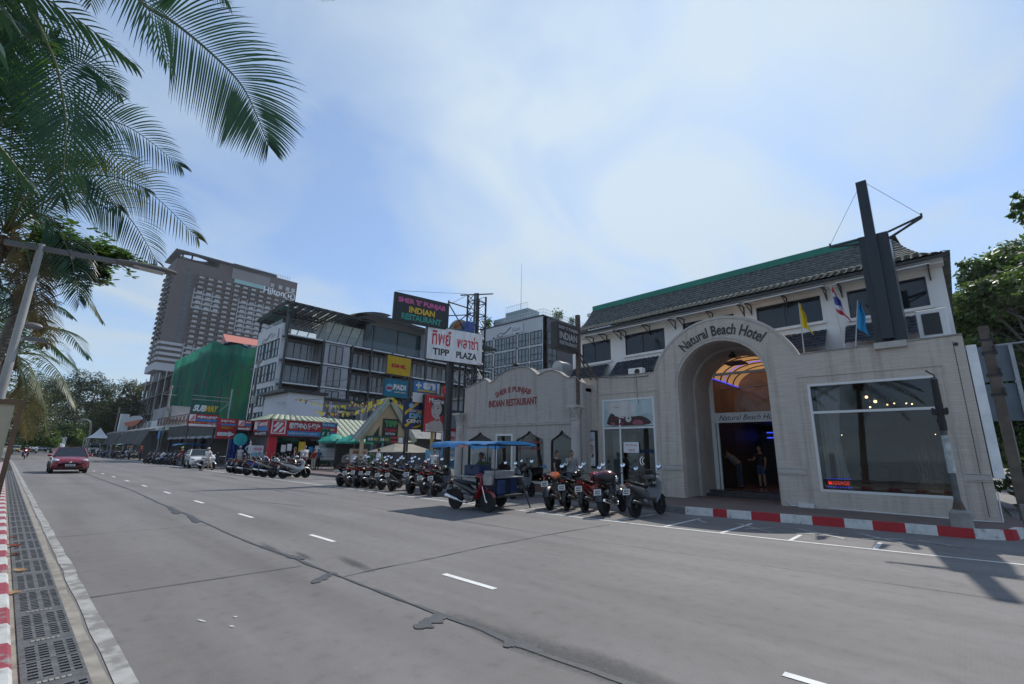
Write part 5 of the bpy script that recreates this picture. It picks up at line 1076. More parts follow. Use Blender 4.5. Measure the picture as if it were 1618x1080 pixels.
q=MB(); q.add([(-48,22,3.2),(-48,44,3.2),(-50.9,44,5.0),(-50.9,22,5.0)],[(0,1,2,3)]); q.build('lean_roof',GRF,w2,flip=False)
# green netted building
def netmat():
    m=bpy.data.materials.new('green scaffold net'); m.use_nodes=True; nt=m.node_tree; b=nt.nodes['Principled BSDF']
    f,src=noise_fac(nt,.22,5,stretch=(1,1,.25)); f2,_=noise_fac(nt,1.6,5,stretch=(1.5,1.5,.2))
    c=ramp(nt,f,[(.3,(.008,.13,.095)),(.55,(.015,.23,.155)),(.75,(.06,.33,.12))]); c=mixc(nt,.6,c,ramp(nt,f2,[(.3,(.55,.6,.6)),(.7,(1.25,1.2,1.1))]),'MULTIPLY')
    L(nt,c,b.inputs['Base Color']); b.inputs['Roughness'].default_value=.75
    t=N(nt,'ShaderNodeBsdfTranslucent'); L(nt,c,t.inputs[0]); x=N(nt,'ShaderNodeMixShader'); x.inputs[0].default_value=.45; L(nt,b.outputs[0],x.inputs[1]); L(nt,t.outputs[0],x.inputs[2])
    tr=N(nt,'ShaderNodeBsdfTransparent'); y=N(nt,'ShaderNodeMixShader'); y.inputs[0].default_value=.1; L(nt,x.outputs[0],y.inputs[1]); L(nt,tr.outputs[0],y.inputs[2])
    L(nt,y.outputs[0],nt.nodes['Material Output'].inputs[0]); return m
NET=netmat()
gb=thing('netted_building','building wrapped in green scaffold netting with a red roof showing above','building',(-103,24,0))
q=MB(); q.box(-131,-103.6,24.8,44,0,20); q.build('concrete_body',mat('raw concrete',(.16,.15,.14),.9,0,.2,.3),gb)
def wr(a,b_):
    # street side then the near end
    Lx=28.5; Ly=16; s=a*(Lx+Ly); z=b_*(21.6-.2*max(0,(Lx-s)/Lx)+.6*max(0,(s-Lx)/Ly)); w1_=.28*noise.noise(V((s*.35,z*.12,0)))+.14*noise.noise(V((s*1.3,z*.25,4)))
    if s<Lx: return V((-131.5+s,24.1+w1_,z+.25*noise.noise(V((s*.4,9,0)))*b_))
    return V((-103+w1_,24.1+(s-Lx),z-.5*b_*noise.noise(V((s*.5,2,1)))))
q=MB(); q.grid(wr,140,26); q.build('scaffold_net',NET,gb,smooth=True,flip=False)
q=MB(); q.add([(-106,26.5,21.8),(-103.4,26.5,22.4),(-103.4,44,22.6),(-112,44,25.6),(-112,28,25.6)],[(0,1,2,3,4)]); q.build('red_roof',mat('terracotta roof',(.42,.13,.09),.7,0,.15,2),gb,flip=False)
q=MB(); q.add([(-106.5,25,21.2),(-103.2,25,21.4),(-103.2,31,21.8),(-108,29,23.6)],[(0,1,2,3)]); q.build('blue_tarpaulin',mat('blue tarpaulin',(.02,.05,.25),.5),gb,flip=False)
for k in range(9):
    q=MB(); x=-103+.4; y=24.3+k*1.9; q.tube((x,y,0),(x,y,18.5),.05,n=5); q.build('scaffold_pole',mat('rusty steel',(.11,.075,.06)),gb)
# tower
H=thing('hotel_tower','tall brown hotel tower with a roof canopy and white lettering high on its side','building',(-339,53,0))
HB=mat('brown tower cladding',(.125,.098,.092),.8,0,.15,.05); HP=mat('pale tower bays',(.42,.43,.46),.7,0,.1,.05); HD=mat('tower dark',(.025,.025,.03),.6); HG=glass('tower glass',(.05,.06,.07),.35)
q=MB(); q.box(-365,-339,53,127,48,117); q.build('body',HB,H)
q=MB(); q.box(-366,-338.2,52.2,128,46,50.5); q.build('transfer_floor',HP,H)
for k in range(4):
    q=MB(); q.box(-338.6,-337.9,53,64-k*0,52+k*3.3,53.6+k*3.3); q.box(-360,-338.6,52,53,52+k*3.3,53.6+k*3.3); q.build('balcony_band',HP,H)
FLH=3.25; nf=18; zb=51.2; cols=[(64.8+i*5.15) for i in range(12)]
def bal(y,z,w_,pale):
    q=MB(); q.mi=0; x=-339
    q.obox((x+.5,y+w_/2,z+.12),EX*.5,EY*w_/2,EZ*.12); q.obox((x+.95,y+w_/2,z+.6),EX*.05,EY*w_/2,EZ*.38); q.obox((x+.5,y-.1,z+FLH/2),EX*.5,EY*.22,EZ*FLH/2)
    q.mi=1; q.add([(x+.03,y+.35,z+.3),(x+.03,y+w_-.5,z+.3),(x+.03,y+w_-.5,z+2.6),(x+.03,y+.35,z+2.6)],[(0,1,2,3)])
    q.mi=2; q.add([(x+.05,y+w_*.32,z+.9),(x+.05,y+w_-.6,z+.9),(x+.05,y+w_-.6,z+2.4),(x+.05,y+w_*.32,z+2.4)],[(0,1,2,3)])
    return q
rest_=MB(); cnt=0
CURT=mat('pale curtains behind glass',(.52,.5,.5),.6,0,.3,.3)
for j in range(nf):
    for i,y in enumerate(cols):
        z=zb+j*FLH
        if z+FLH>113.5: continue
        pale=(0<=i<=2 and 11<=j<=14) or (5<=i<=8 and 8<=j<=14) or (i<=2 and j<=3)
        q=bal(y,z,5.0,pale); mats=[HP if pale else HB,HD,CURT]
        if cnt<96 and (j>=8): q.build('balcony_bay',mats,H,flip=False); cnt+=1
        else:
            off=3 if pale else 0
            o=len(rest_.v); rest_.v+=q.v; rest_.f+=[[o+i2 for i2 in f] for f in q.f]; rest_.m+=[{0:(3 if pale else 0),1:1,2:2}[m_] for m_ in q.m]
ro=rest_.build('balcony_bay',[HB,HD,CURT,HP],H,flip=False); ro['kind']='stuff'
for j in range(19):
    q=MB(); z=zb+j*FLH; q.mi=0; q.box(-339,-338.85,59.5,63.0,z+.6,z+2.6); q.build('window',HG,H)
for j in range(18):
    z=zb+1+j*FLH
    for (a,b_,y_) in ((-352,-349.5,51.6),(-345,-342.5,51.9),(-366.5,-363,52.3)): q=MB(); q.box(a,b_,y_,53,z,z+1.5); q.build('end_balcony',HD if j%3 else HB,H)
q=MB(); q.box(-339.1,-338.2,84,108,112.2,119.5); q.build('upper_band',mat('tower band',(.24,.22,.22),.7,0,.1,.05),H); q=MB(); q.box(-338.2,-338.1,86,105,109.9,112.6); q.build('sky_window',mat('pale teal glazing',(.3,.5,.5),.2),H)  # sky window is one plain pale teal colour
q=MB(); q.box(-363,-339,76,127,117,121.5); q.build('crown',HB,H)
for y in (110,115.5,120.5,124.5): q=MB(); q.box(-339,-338.8,y-1.2,y+1.2,113.5,116.3); q.build('window',HP,H)
q=MB(); P=rect(-368,-337.6,51.5,100); hole=[(-345.5+5.2*math.cos(a*.2618)*1.0,63+8*math.sin(a*.2618)) for a in range(24)]; q.poly(P,(0,0,122.4),EX,EY,1.3,[hole]); q.build('roof_canopy',HD,H)
for x,y in ((-341,56),(-341,61),(-341,74),(-362,56),(-341,79),(-362,74)): q=MB(); q.tube((x,y,117),(x,y,121.2),.5,n=6); q.build('canopy_column',HD,H)
q=MB(); q.box(-360,-338.5,84,112,121.5,123.2); q.box(-352,-345,90,93,123,125); q.build('plant_screen',HD,H)
q=MB()
for k in range(16): q.bar((-340,97+k*1.6,122),(-338.5,97+k*1.6,124.2),.25)
q.build('roof_antennas',STEEL,H)
q=MB(); q.text('Hilton',(-337.9,111.5,110.3),EY,EZ,w=14,h=4.6,bold=.02); pts=arc(122.3,109.6,3.1,0,360,28)
for a,c in zip(pts,pts[1:]): q.bar((-337.9,122.3+(a[0]-122.3)*1.15,a[1]),(-337.9,122.3+(c[0]-122.3)*1.15,c[1]),.5,.3,up=(1,0,0))
q.text('H',(-337.9,122.3,109.6),EY,EZ,w=2.6,h=3.2,bold=.05); q.build('lettering',mat('white sign letters',(.8,.8,.82),.4,0,0),H)
for y in (55,60.5,72,84): q=MB(); q.box(-362,-340,y,y+1.8,26,46); q.build('pier',HD,H)
q=MB(); q.box(-372,-336,50,80,37,38.4); q.build('slab',HD,H); q=MB(); q.box(-372,-320,40,128,0,26); q.box(-350,-318,28,44,0,24); q.build('podium',mat('podium concrete',(.13,.13,.135),.8,0,.3,.06),H)
# low shops to the left of the kiosk
SH=thing('dark_awning_shops','long row of dark open shopfronts behind a deep charcoal awning','shops',(-75,15,0))
q=MB(); q.box(-74,-49.5,14.2,14.4,2.75,4.15); q.box(-74,-49.5,14.4,19,4.0,4.15); q.build('fascia',mat('dark green grey fascia',(.045,.05,.048),.7,0,.2,.8),SH)
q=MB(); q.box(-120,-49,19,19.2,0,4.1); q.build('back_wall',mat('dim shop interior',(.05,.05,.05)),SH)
for x in (-73.5,-68,-62,-56,-50): q=MB(); q.box(x-.12,x+.12,14.4,14.65,0,4); q.build('post',DARK,SH)
for k in range(9): q=MB(); x=-72.5+k*2.6; q.add([(x,13.9,2.6),(x+2.1,13.9,2.55),(x+2.1,14.2,2.85),(x,14.2,2.85)],[(0,1,2,3)]); q.build('valance',mat('faded valance',(.25,.25,.25),.8),SH,flip=False)
CA=thing('canvas_awning','grey canvas awning with two hanging shade panels in front of a corner bar','awning',(-97,13,0))
GC=mat('charcoal canvas',(.075,.075,.075),.85,0,.2,.6); 
q=MB(); q.grid(lambda a,b_:V((-119+43*a,13.2+2.2*b_*1.0,4.05+.5*math.sin(b_*1.5)-.06*abs(math.sin(a*26)))),60,4); q.grid(lambda a,b_:V((-119+43*a,13.2-.05*b_,4.05-.35*b_+.03*math.sin(a*60))),60,2); q.build('canopy',mat('weathered grey canvas',(.24,.235,.23),.85,0,.2,.6),CA,flip=False)
for x0,x1 in ((-114,-101),(-100,-79)): q=MB(); q.grid(lambda a,b_:V((x0+(x1-x0)*a,13.15-.9*b_+.05*math.sin(a*20),3.9-2.0*b_)),20,6); q.build('shade_panel',GC,CA,smooth=True,flip=False)
for x in (-118,-108,-100.5,-90,-78): q=MB(); q.tube((x,13.4,0),(x,13.4,4.1),.07,n=6); q.build('post',DARK,CA)
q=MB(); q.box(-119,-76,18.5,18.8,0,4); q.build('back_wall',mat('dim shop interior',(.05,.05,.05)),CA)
BR=thing('corner_bar_building','white upper storey with a rounded red and grey sign over the canvas awning','building',(-97,19,0)); q=MB(); q.box(-116,-96,17,24,4.3,6.0); q.box(-96,-74,17.6,22,4.3,4.9); q.build('wall',WALLW,BR)
q=MB(); q.box(-127,-125.6,15.6,17,4.0,8.2); q.build('wing_wall',WALLW,BR)
c=AX(243,677,-106); q=MB(); 
P=arc(0,0,1,0,180,18); O_=AY(209.5,665,16.2)
RX,RZ=8.6,.95; q.poly([(a*RX,b_*RZ) for a,b_ in P],(O_.x,16.1,O_.z),EX,EZ,.3,nrm=(0,-1,0)); q.build('sign_top',mat('sign pale grey',(.45,.46,.48)),BR); q=MB(); q.poly([(a*RX,-b_*RZ*1.1) for a,b_ in P][::-1],(O_.x,16.1,O_.z),EX,EZ,.3,nrm=(0,-1,0)); q.build('sign_bottom',mat('sign vermilion',(.5,.1,.04)),BR)
q=MB()
for k in range(22): q.bar((-95+k*1.0,16.6,4.9),(-95+k*1.0,16.6,6.1),.06); 
for k in range(10): q.bar((-95+k*2,16.6,4.9),(-94+k*2,16.6,6.1),.06); q.bar((-94+k*2,16.6,4.9),(-95+k*2,16.6,6.1),.06)
q.bar((-96,16.6,6.1),(-73,16.6,6.1),.09); q.build('terrace_rail',mat('maroon rail',(.1,.05,.05),.6),BR)
q=MB(); q.box(-106,-92,17.6,22,6.0,8.2); q.build('upper_room',mat('cement grey wall',(.3,.3,.3),.8,0,.2,.4),BR)
for k in range(4): win_far(BR,(0,17,0),EX,-114+k*3.2,-111.8+k*3.2,4.7,6.0,[WFR,GLK],2,1)
CB=thing('half_built_block','half built concrete frame of slabs and posts beyond the netted building','building',(-170,30,0))
for z in (6,11,16,20.5): q=MB(); q.box(-200,-140,27,45,z-.4,z); q.build('floor_slab',mat('raw concrete',(.16,.15,.14)),CB)
for k in range(9): q=MB(); q.box(-200+k*7.2,-199.2+k*7.2,27.2,28,0,20); q.build('column',mat('raw concrete',(.16,.15,.14)),CB)
for k in range(7): q=MB(); q.tube((-198+k*9,26.6,0),(-198+k*9,26.6,22),.12,n=5); q.build('scaffold_pole',STEEL,CB)
# long low backdrop of town behind everything, each block its own building
for k,(x0,x1,y0,y1,h,c,lb) in enumerate(((-58,-30,44,60,9,(.3,.3,.3),'low grey block behind the lattice tower'),(-30,-8,46,60,8,(.35,.34,.33),'low pale block hidden behind the stone restaurant'),(-420,-380,60,120,30,(.2,.2,.21),'dark block beyond the brown tower'),(14,40,46,70,9,(.33,.32,.3),'low block beyond the trees on the side street'))):
    bb=thing('town_block',lb,'building',((x0+x1)/2,y0,0)); q=MB(); q.box(x0,x1,y0,y1,0,h); q.build('wall',mat('town wall %d'%k,c,.8,0,.15,.2),bb); q=MB(); q.box(x0-.3,x1+.3,y0-.3,y1+.3,h,h+.4); q.build('roof_slab',CONC,bb)
    for i in range(int((x1-x0)/5)):
        for j in range(int(h/3.3)): win_far(bb,(0,y0,0),EX,x0+1+i*5,x0+3.6+i*5,1+j*3.2,2.8+j*3.2,[FRD,GLK],2,1)
# ---------------------------------------------------------------- vegetation
PALM=leafmat('coconut leaf',(.010,.036,.028),(.022,.072,.042),.28,.36,3); PALMY=leafmat('pale coconut leaf',(.05,.075,.035),(.11,.12,.055),.3,.45,2); PALMD=leafmat('brown dry leaf',(.09,.065,.035),(.16,.12,.06),.2,.7,3)
RACH=mat('palm midrib',(.10,.12,.05),.5,0,.2,4)
def bez(P,t):
    P=[V(p) for p in P]
    while len(P)>1: P=[a.lerp(b,t) for a,b in zip(P,P[1:])]
    return P[0]
def spline(P,t):
    n=len(P)-1; k=min(int(t*n),n-1); f=t*n-k; p0=P[max(0,k-1)];p1=P[k];p2=P[k+1];p3=P[min(n,k+2)]
    return .5*((2*p1)+(p2-p0)*f+(2*p0-5*p1+4*p2-p3)*f*f+(3*p1-p0-3*p2+p3)*f**3)
def frond(parent,C,L_,n=62,droop=.5,mats=None,sidev=None,rr=.03,wd=.034,t0=.12,fwd=.75,fold=0.15):
    """a coconut leaf: midrib along control points C, two ranks of drooping leaflets"""
    C=[V(c) for c in C]; f=(lambda t:spline(C,t)) if len(C)>3 else (lambda t:bez(C,t))
    q=MB(); q.mi=1; q.path([f(i/24) for i in range(25)],[rr*(1-.9*i/24)+.002 for i in range(25)],6); q.mi=0
    tot=sum((f((i+1)/24)-f(i/24)).length for i in range(24))
    for s in (-1,1):
        for i in range(n):
            t=t0+(1-t0)*(i+rnd.uniform(-.2,.2))/(n-1); t=min(.999,max(t0,t)); p=f(t); tg=(f(min(1,t+.02))-f(max(0,t-.02))).normalized()
            sd_=tg.cross(EZ) if sidev is None else tg.cross(p-V((0,0,1.6))) if sidev=='open' else V(sidev)-tg*V(sidev).dot(tg)
            if sd_.length<.15: sd_=tg.cross(EY)
            sd_=sd_.normalized()*s; up=sd_.cross(tg)*s
            ll=L_*(min(1,.45+2.2*(t-t0)))*(1-.72*max(0,(t-.55)/.45)**1.3)*rnd.uniform(.88,1.08)
            ff=fwd*(.7+.6*t**2)+1.1*max(0,(t-.8)/.2)**2; d=(sd_+tg*ff+up*fold).normalized(); pts=[p]; m=5
            for k in range(m):
                d=(d-EZ*(droop*(.10+.26*k/m)*rnd.uniform(.8,1.2))).normalized(); pts.append(pts[-1]+d*ll/m)
            wv=d.cross(EZ); wv=(tg*.8+up*.3).normalized() if wv.length<.2 else (tg-d*tg.dot(d)).normalized() if (tg-d*tg.dot(d)).length>.1 else wv.normalized()
            W=[.35,1,1,.8,.5,.04]; vs=[]
            for pt,w_ in zip(pts,W): vs+=[pt-wv*wd*w_/2,pt+wv*wd*w_/2]
            q.add(vs,[(2*k,2*k+1,2*k+3,2*k+2) for k in range(m)])
    return q.build('frond',[mats or PALM,RACH],parent,flip=False)
TRUNK=mat('palm trunk',(.14,.125,.11),.9,0,.35,8,.6,20)
def palm_trunk(t,base,top,r0=.2,r1=.13):
    q=MB(); P=[V(base).lerp(V(top),i/30) for i in range(31)]; q.path(P,[(r0+(r1-r0)*i/30)*(1+.05*(i%2)) for i in range(31)],12); q.build('trunk',TRUNK,t,True)
def crown_fibre(t,c):
    q=MB()
    for k in range(70):
        a=rnd.uniform(0,6.28); h=rnd.uniform(-.6,.3); p=V(c)+V((.13*math.cos(a),.13*math.sin(a),h)); e=p+V((.35*math.cos(a)*rnd.random(),.35*math.sin(a)*rnd.random(),rnd.uniform(-.5,.25))); q.path([p,(p+e)/2+V((.05*math.cos(a),.05*math.sin(a),.08)),e],[.02,.014,.004],4)
    for k in range(7):
        a=k*.9; q.sphere(V(c)+V((.22*math.cos(a),.22*math.sin(a),-.25-.1*(k%2))),(.11,.11,.14),8,6)
    q.build('fibre_and_nuts',mat('palm fibre',(.11,.07,.04),.9,0,.4,9),t)
# near overhead palm: leans over the kerb, crown above the picture
D2=7.6
def px(pts,D): return [AD(x,y,d) for (x,y),d in zip(pts,D)]
c2=AD(95,-150,8.0)
t=thing('coconut_palm','nearest tall coconut palm whose long dark leaves hang down from above the picture','palm tree',(c2.x+2.2,-3.6,0.13),0,'coconut palms on the promenade')
palm_trunk(t,(c2.x+2.2,-3.6,.1),c2-EZ*.2); crown_fibre(t,c2)
frond(t,px([(95,-150),(215,-5),(272,33),(333,83),(380,132),(405,180),(424,228)],[8.0,7.6,7.5,7.4,7.3,7.3,7.3]),1.2,80,.55,None,'open',.03,.031,.1,.75,.05)
frond(t,px([(95,-150),(40,-20),(62,40),(88,100),(100,160),(104,215),(96,310)],[8,7.6,7.4,7.3,7.3,7.3,7.3]),1.1,64,.55,None,'open',.03,.031,.1,.9,.05)
frond(t,px([(95,-150),(20,-60),(-40,60),(-60,190)],[8,7.6,7.5,7.5]),1.15,60,.4)
frond(t,px([(95,-150),(300,-110),(440,-75),(515,-20)],[8,8.4,8.8,9.0]),.8,60,.6)
frond(t,px([(95,-150),(140,-110),(160,-75),(172,-35)],[8,9,9.4,9.6]),.7,40,.8)
for k in range(10):
    a=k*.63+.4; e=c2+V((math.cos(a)*2.6,math.sin(a)*2.6,.4-1.1*(k%2))); 
    if AD(0,0,1) and (e-V((0,0,1.6))).dot(CR)>-4.3 and k%2==0 and e.y>0: continue
    frond(t,[c2,c2.lerp(e,.5)+EZ*1.3,e],.9,40,.5)
# palm whose crown sits at the left edge
c1=AD(8,368,12.5)
t=thing('coconut_palm','coconut palm with its brown fibrous crown at the left edge above the lamp arm','palm tree',(c1.x-.3,c1.y-.6,.13),0,'coconut palms on the promenade')
palm_trunk(t,(c1.x-.4,c1.y-.8,.1),c1-EZ*.1,.2,.15); crown_fibre(t,c1)
for P,Dp,l_,dr,mm in (([(8,368),(110,285),(215,290),(312,375)],[12.5,12.3,12.2,12.2],1.15,.75,PALMY),([(8,368),(90,200),(190,195),(285,262)],[12.5,12,11.8,11.8],1.15,.7,None),([(8,368),(100,305),(190,330),(248,412)],[12.5,11.6,11.2,11.2],1.05,.85,None),([(8,368),(60,250),(150,235),(232,300)],[12.5,13,13.2,13.4],1.1,.7,None),
   ([(8,368),(70,160),(130,100),(190,150)],[12.5,13,13.4,13.8],1.1,.6,None),([(8,368),(20,200),(40,90),(90,60)],[12.5,12.2,12,12],1.1,.5,None),([(8,368),(-40,220),(-60,140),(-90,130)],[12.5,12,12,12],1.1,.5,None),([(8,368),(70,340),(110,400),(125,480)],[12.5,12.0,11.8,11.7],.9,.9,None),([(8,368),(40,330),(70,350),(95,440)],[12.5,13.2,13.6,13.8],.9,.9,None),
   ([(8,368),(-40,330),(-60,400),(-70,480)],[12.5,12.3,12.2,12.2],.9,.8,None),([(8,368),(30,300),(75,210),(135,175)],[12.5,14,15,16],1.1,.55,None),([(8,368),(35,380),(55,450),(60,520)],[12.5,12.1,12,12],.8,.9,PALMD),([(8,368),(-10,300),(0,200),(15,130)],[12.5,11.5,11,11],1.1,.5,None),([(8,368),(60,290),(130,270),(190,330)],[12.5,11,10.5,10.3],1.0,.8,None)):
    frond(t,px(P,Dp),l_,60,dr,mm,'open',.026,.036,.12,.85,.15)
# lower palms beyond
def palm(c,base,n,Lf,lab,seed,ll=.95,dy=.25):
    r=random.Random(seed); t=thing('coconut_palm',lab,'palm tree',base,0,'coconut palms on the promenade'); palm_trunk(t,base,c,.19,.12); crown_fibre(t,c)
    for k in range(n):
        a=k*2.39996+seed; el=1.1-1.75*(k/n); L2=Lf*r.uniform(.85,1.1); hd=V((math.cos(a),math.sin(a),0)); p1=V(c)+hd*L2*.45*math.cos(el*.6)+EZ*L2*(.45*math.sin(el)+.12); p2=V(c)+hd*L2*.95*math.cos(el*.4)+EZ*L2*(.75*math.sin(el)-.28)
        frond(t,[V(c),p1,p2],ll,34,.7,[None,None,PALMY,None,PALMD][k%5] if k>n*.6 else None,None,.03,.05,.14,.75,.2)
c3=AD(42,455,15.5)
t=thing('coconut_palm','smaller coconut palm behind the lamp post with one long leaf drooping toward the tower','palm tree',(c3.x,c3.y-.5,.13),0,'coconut palms on the promenade'); palm_trunk(t,(c3.x,c3.y-.6,.1),c3,.17,.12); crown_fibre(t,c3)
for P,Dp,mm in (([(42,455),(75,432),(115,445),(160,505)],[15.5,15,14.8,14.8],PALMY),([(42,455),(0,425),(-30,450),(-50,500)],[15.5,15,15,15],None),([(42,455),(30,480),(25,540),(35,600)],[15.5,15.2,15,15],None),([(42,455),(60,470),(72,510),(70,545)],[15.5,16,16.4,16.5],PALMD),([(42,455),(20,440),(5,480),(-5,540)],[15.5,16,16.4,16.5],None),([(42,455),(50,400),(80,380),(120,400)],[15.5,16.5,17,17.4],None)):
    frond(t,px(P,Dp),.85,46,.9,mm,None,.028,.04,.12,.7,.2)
c4=AD(18,560,19)
t=thing('coconut_palm','low coconut palm with pale hanging leaves beside the lamp post foot','palm tree',(c4.x,c4.y-.5,.13),0,'coconut palms on the promenade'); palm_trunk(t,(c4.x,c4.y-.8,.1),c4,.19,.13); crown_fibre(t,c4)
for P,Dp,mm in (([(18,560),(60,520),(105,525),(138,562)],[19,18.5,18.3,18.2],None),([(18,560),(50,490),(80,480),(112,500)],[19,19.5,20,20],None),([(18,560),(60,560),(95,590),(118,640)],[19,18.6,18.4,18.3],PALMY),([(18,560),(45,575),(65,620),(75,680)],[19,18.8,18.7,18.7],PALMY),([(18,560),(10,500),(15,470),(40,450)],[19,19,19,19],None),([(18,560),(-10,540),(-25,580),(-30,640)],[19,19,19,19],None),([(18,560),(40,600),(40,650),(45,690)],[19,19.4,19.6,19.7],PALMD),([(18,560),(70,540),(100,560),(128,590)],[19,20,20.5,20.8],None)):
    frond(t,px(P,Dp),1.05,44,.8,mm,None,.03,.05,.12,.7,.2)
palm(V((-34,-2.6,6.8)),(-34,-3.2,.1),18,3.8,'coconut palm further along the promenade, half hidden by the notice board',3)
palm(V((-48,-3.4,8.0)),(-48,-3.6,.1),16,3.8,'tall coconut palm far along the promenade past the notice board',5)
palm(V((-64,-2.8,7.0)),(-64,-3.0,.1),16,3.8,'coconut palm where the promenade trees close in',7)
# seaside palms mirrored in the hotel windows
for x,y,h,s in ((-9.2,-3.3,7.2,21),(-4.6,-4.2,6.6,22),(3.2,-3.6,7.6,23),(9.0,-4.5,7.0,24),(-14.6,-5.2,7.6,25)):
    palm(V((x+.4,y,h)),(x,y,.1),16,3.7,{21:'promenade palm mirrored in the left windows',22:'promenade palm mirrored in the middle of the big window',23:'promenade palm mirrored at the right of the big window',24:'promenade palm behind the photographer to the right',25:'promenade palm behind the notice board side'}[s],s)

BARK=mat('tree bark',(.06,.052,.042),.9,0,.35,6,.6,25)
def crown(q,blobs,n,size,asp=.55,seed=1,up=.35,hollow=.45):
    """leaf faces spread through lobed volumes"""
    r=random.Random(seed); tot=sum(b[1]**2 for b in blobs)
    for c,R_,sq in [(V(b[0]),b[1],b[2] if len(b)>2 else .8) for b in blobs]:
        m=int(n*R_*R_/tot)
        # twig clusters give light and dark clumps with gaps between
        nc=max(6,m//26); C=[]
        for _ in range(nc):
            d=V((r.gauss(0,1),r.gauss(0,1),r.gauss(0,1))).normalized(); rr=R_*(hollow+(1-hollow)*r.random()**.6)*(1+.22*noise.noise(d*2.3+c)); C.append((c+V((d.x*rr,d.y*rr,d.z*rr*sq)),d))
        for _ in range(m):
            k,d=C[r.randrange(nc)]; p=k+V((r.gauss(0,1),r.gauss(0,1),r.gauss(0,.75)))*R_*.13
            nn=(d*.6+V((r.uniform(-1,1),r.uniform(-1,1),r.uniform(-.4,1)+up))).normalized(); a=nn.orthogonal().normalized(); a.rotate(Matrix.Rotation(r.uniform(0,6.28),3,nn)); b=nn.cross(a); s=size*r.uniform(.6,1.25)
            q.add([p-a*s,p-a*s*.1+b*s*asp,p+a*s,p-a*s*.1-b*s*asp],[(0,1,2,3)])
def limbs(q,base,tops,r0,r=None):
    r=r or rnd; base=V(base); h=max(t_[2] for t_ in tops)-base.z; f=base+V((0,0,h*.38)); q.path([base,base.lerp(f,.5)+V((.06*h*r.uniform(-.3,.3),.06*h*r.uniform(-.3,.3),0)),f],[r0,r0*.8,r0*.65],9)
    for t_ in tops:
        t_=V(t_); m=f.lerp(t_,.5)+V((r.uniform(-.06,.06)*h,r.uniform(-.06,.06)*h,h*.05)); q.path([f-EZ*h*.03,m,t_],[r0*.4,r0*.22,r0*.06],7)
        for _ in range(4):
            s=r.uniform(.3,.9); p=f.lerp(m,s*2) if s<.5 else m.lerp(t_,s*2-1); q.path([p,p+V((r.uniform(-1,1),r.uniform(-1,1),r.uniform(.1,.9)))*h*.14],[r0*.16,r0*.03],5)
LF1=leafmat('dark casuarina leaf',(.016,.032,.018),(.04,.064,.03),.25,.6,.25); LF2=leafmat('mid green leaf',(.035,.075,.02),(.09,.145,.035),.35,.45,.35); LF3=leafmat('fresh green leaf',(.04,.09,.015),(.1,.17,.03),.4,.42,.6); LF4=leafmat('olive leaf',(.045,.06,.025),(.085,.1,.04),.3,.5,.3); LFA=leafmat('sea almond leaf',(.022,.06,.018),(.06,.12,.025),.4,.35,.9)
def tree(name,lab,base,blobs,n,size,m,r0=.3,seed=1,asp=.5,group=None,sk=0):
    t=thing(name,lab,'tree',base,0,group); q=MB(); limbs(q,base,[V(b[0])+V((0,0,-.1*b[1])) for b in blobs],r0,random.Random(seed)); q.build('trunk',BARK,t,True)
    q=MB(); crown(q,blobs,n,size,asp,seed); q.build('crown',m,t,flip=False); return t
# right of the hotel, on the side street
def pb(x,y,D,R_,sq=.85): return (AD(x,y,D),R_,sq)
tree('shade_tree','big bushy green tree on the side street beyond the right end of the hotel',(5.2,40,0),[pb(1590,440,34,2.3),pb(1545,500,34,2.2),pb(1600,520,33,2.6),pb(1560,580,33,2.3),pb(1640,420,34,2.8),pb(1608,640,32,2.3),pb(1535,430,35,1.1),pb(1660,560,33,3),pb(1580,700,31,1.5),pb(1555,470,32,1.5),pb(1575,620,31,1.9),pb(1600,470,31,2.0),pb(1545,545,32,1.4),pb(1630,700,31,2.2)],60000,.19,LF2,.3,4)
tree('shade_tree','second tree whose twigs reach in at the right edge above the bushy one',(8.5,22,0),[pb(1640,318,20,.8),pb(1612,330,20,.35),pb(1680,330,20,1.3),pb(1690,430,20,1.6)],4500,.16,LF2,.25,9)
tree('street_tree','dark tree filling in behind the utility pole on the side street',(9,60,0),[pb(1600,640,46,3.5),pb(1640,560,46,4),pb(1585,690,44,2.2)],4200,.34,LF4,.4,12)
q=MB(); crown(q,[((x,24+(x*3.1)%1.5,.8),.95,.8) for x in [1.6+.55*k for k in range(9)]],5200,.13,.5,5); o=q.build('hedge',LF4,flip=False); tag(o,'dark clipped hedge at the foot of the utility pole beside the hotel','hedge')
# sea almond behind the left palms: rosettes of broad leaves
def almond(lab,base,blobs,n,seed):
    t=thing('sea_almond_tree',lab,'tree',base); q=MB(); limbs(q,base,[V(b[0]) for b in blobs],.07,random.Random(seed)); q.build('trunk',BARK,t,True); q=MB(); r=random.Random(seed)
    tot=sum(b[1]**2 for b in blobs)
    for c,R_ in blobs:
        for _ in range(int(n*R_*R_/tot)):
            p=c+V((r.gauss(0,.5),r.gauss(0,.5),r.gauss(0,.38)))*R_
            for k in range(6):
                a=k*1.047+r.random(); d=V((math.cos(a),math.sin(a),r.uniform(-.35,.4))).normalized(); s=V((-d.y,d.x,r.uniform(-.2,.2))).normalized(); l_=r.uniform(.14,.24); w_=l_*.28
                q.add([p,p+d*l_*.45+s*w_*.8,p+d*l_*.8+s*w_,p+d*l_,p+d*l_*.8-s*w_,p+d*l_*.45-s*w_*.8],[(0,1,2,3),(0,3,4,5)])
    q.build('crown',LFA,t,flip=False)
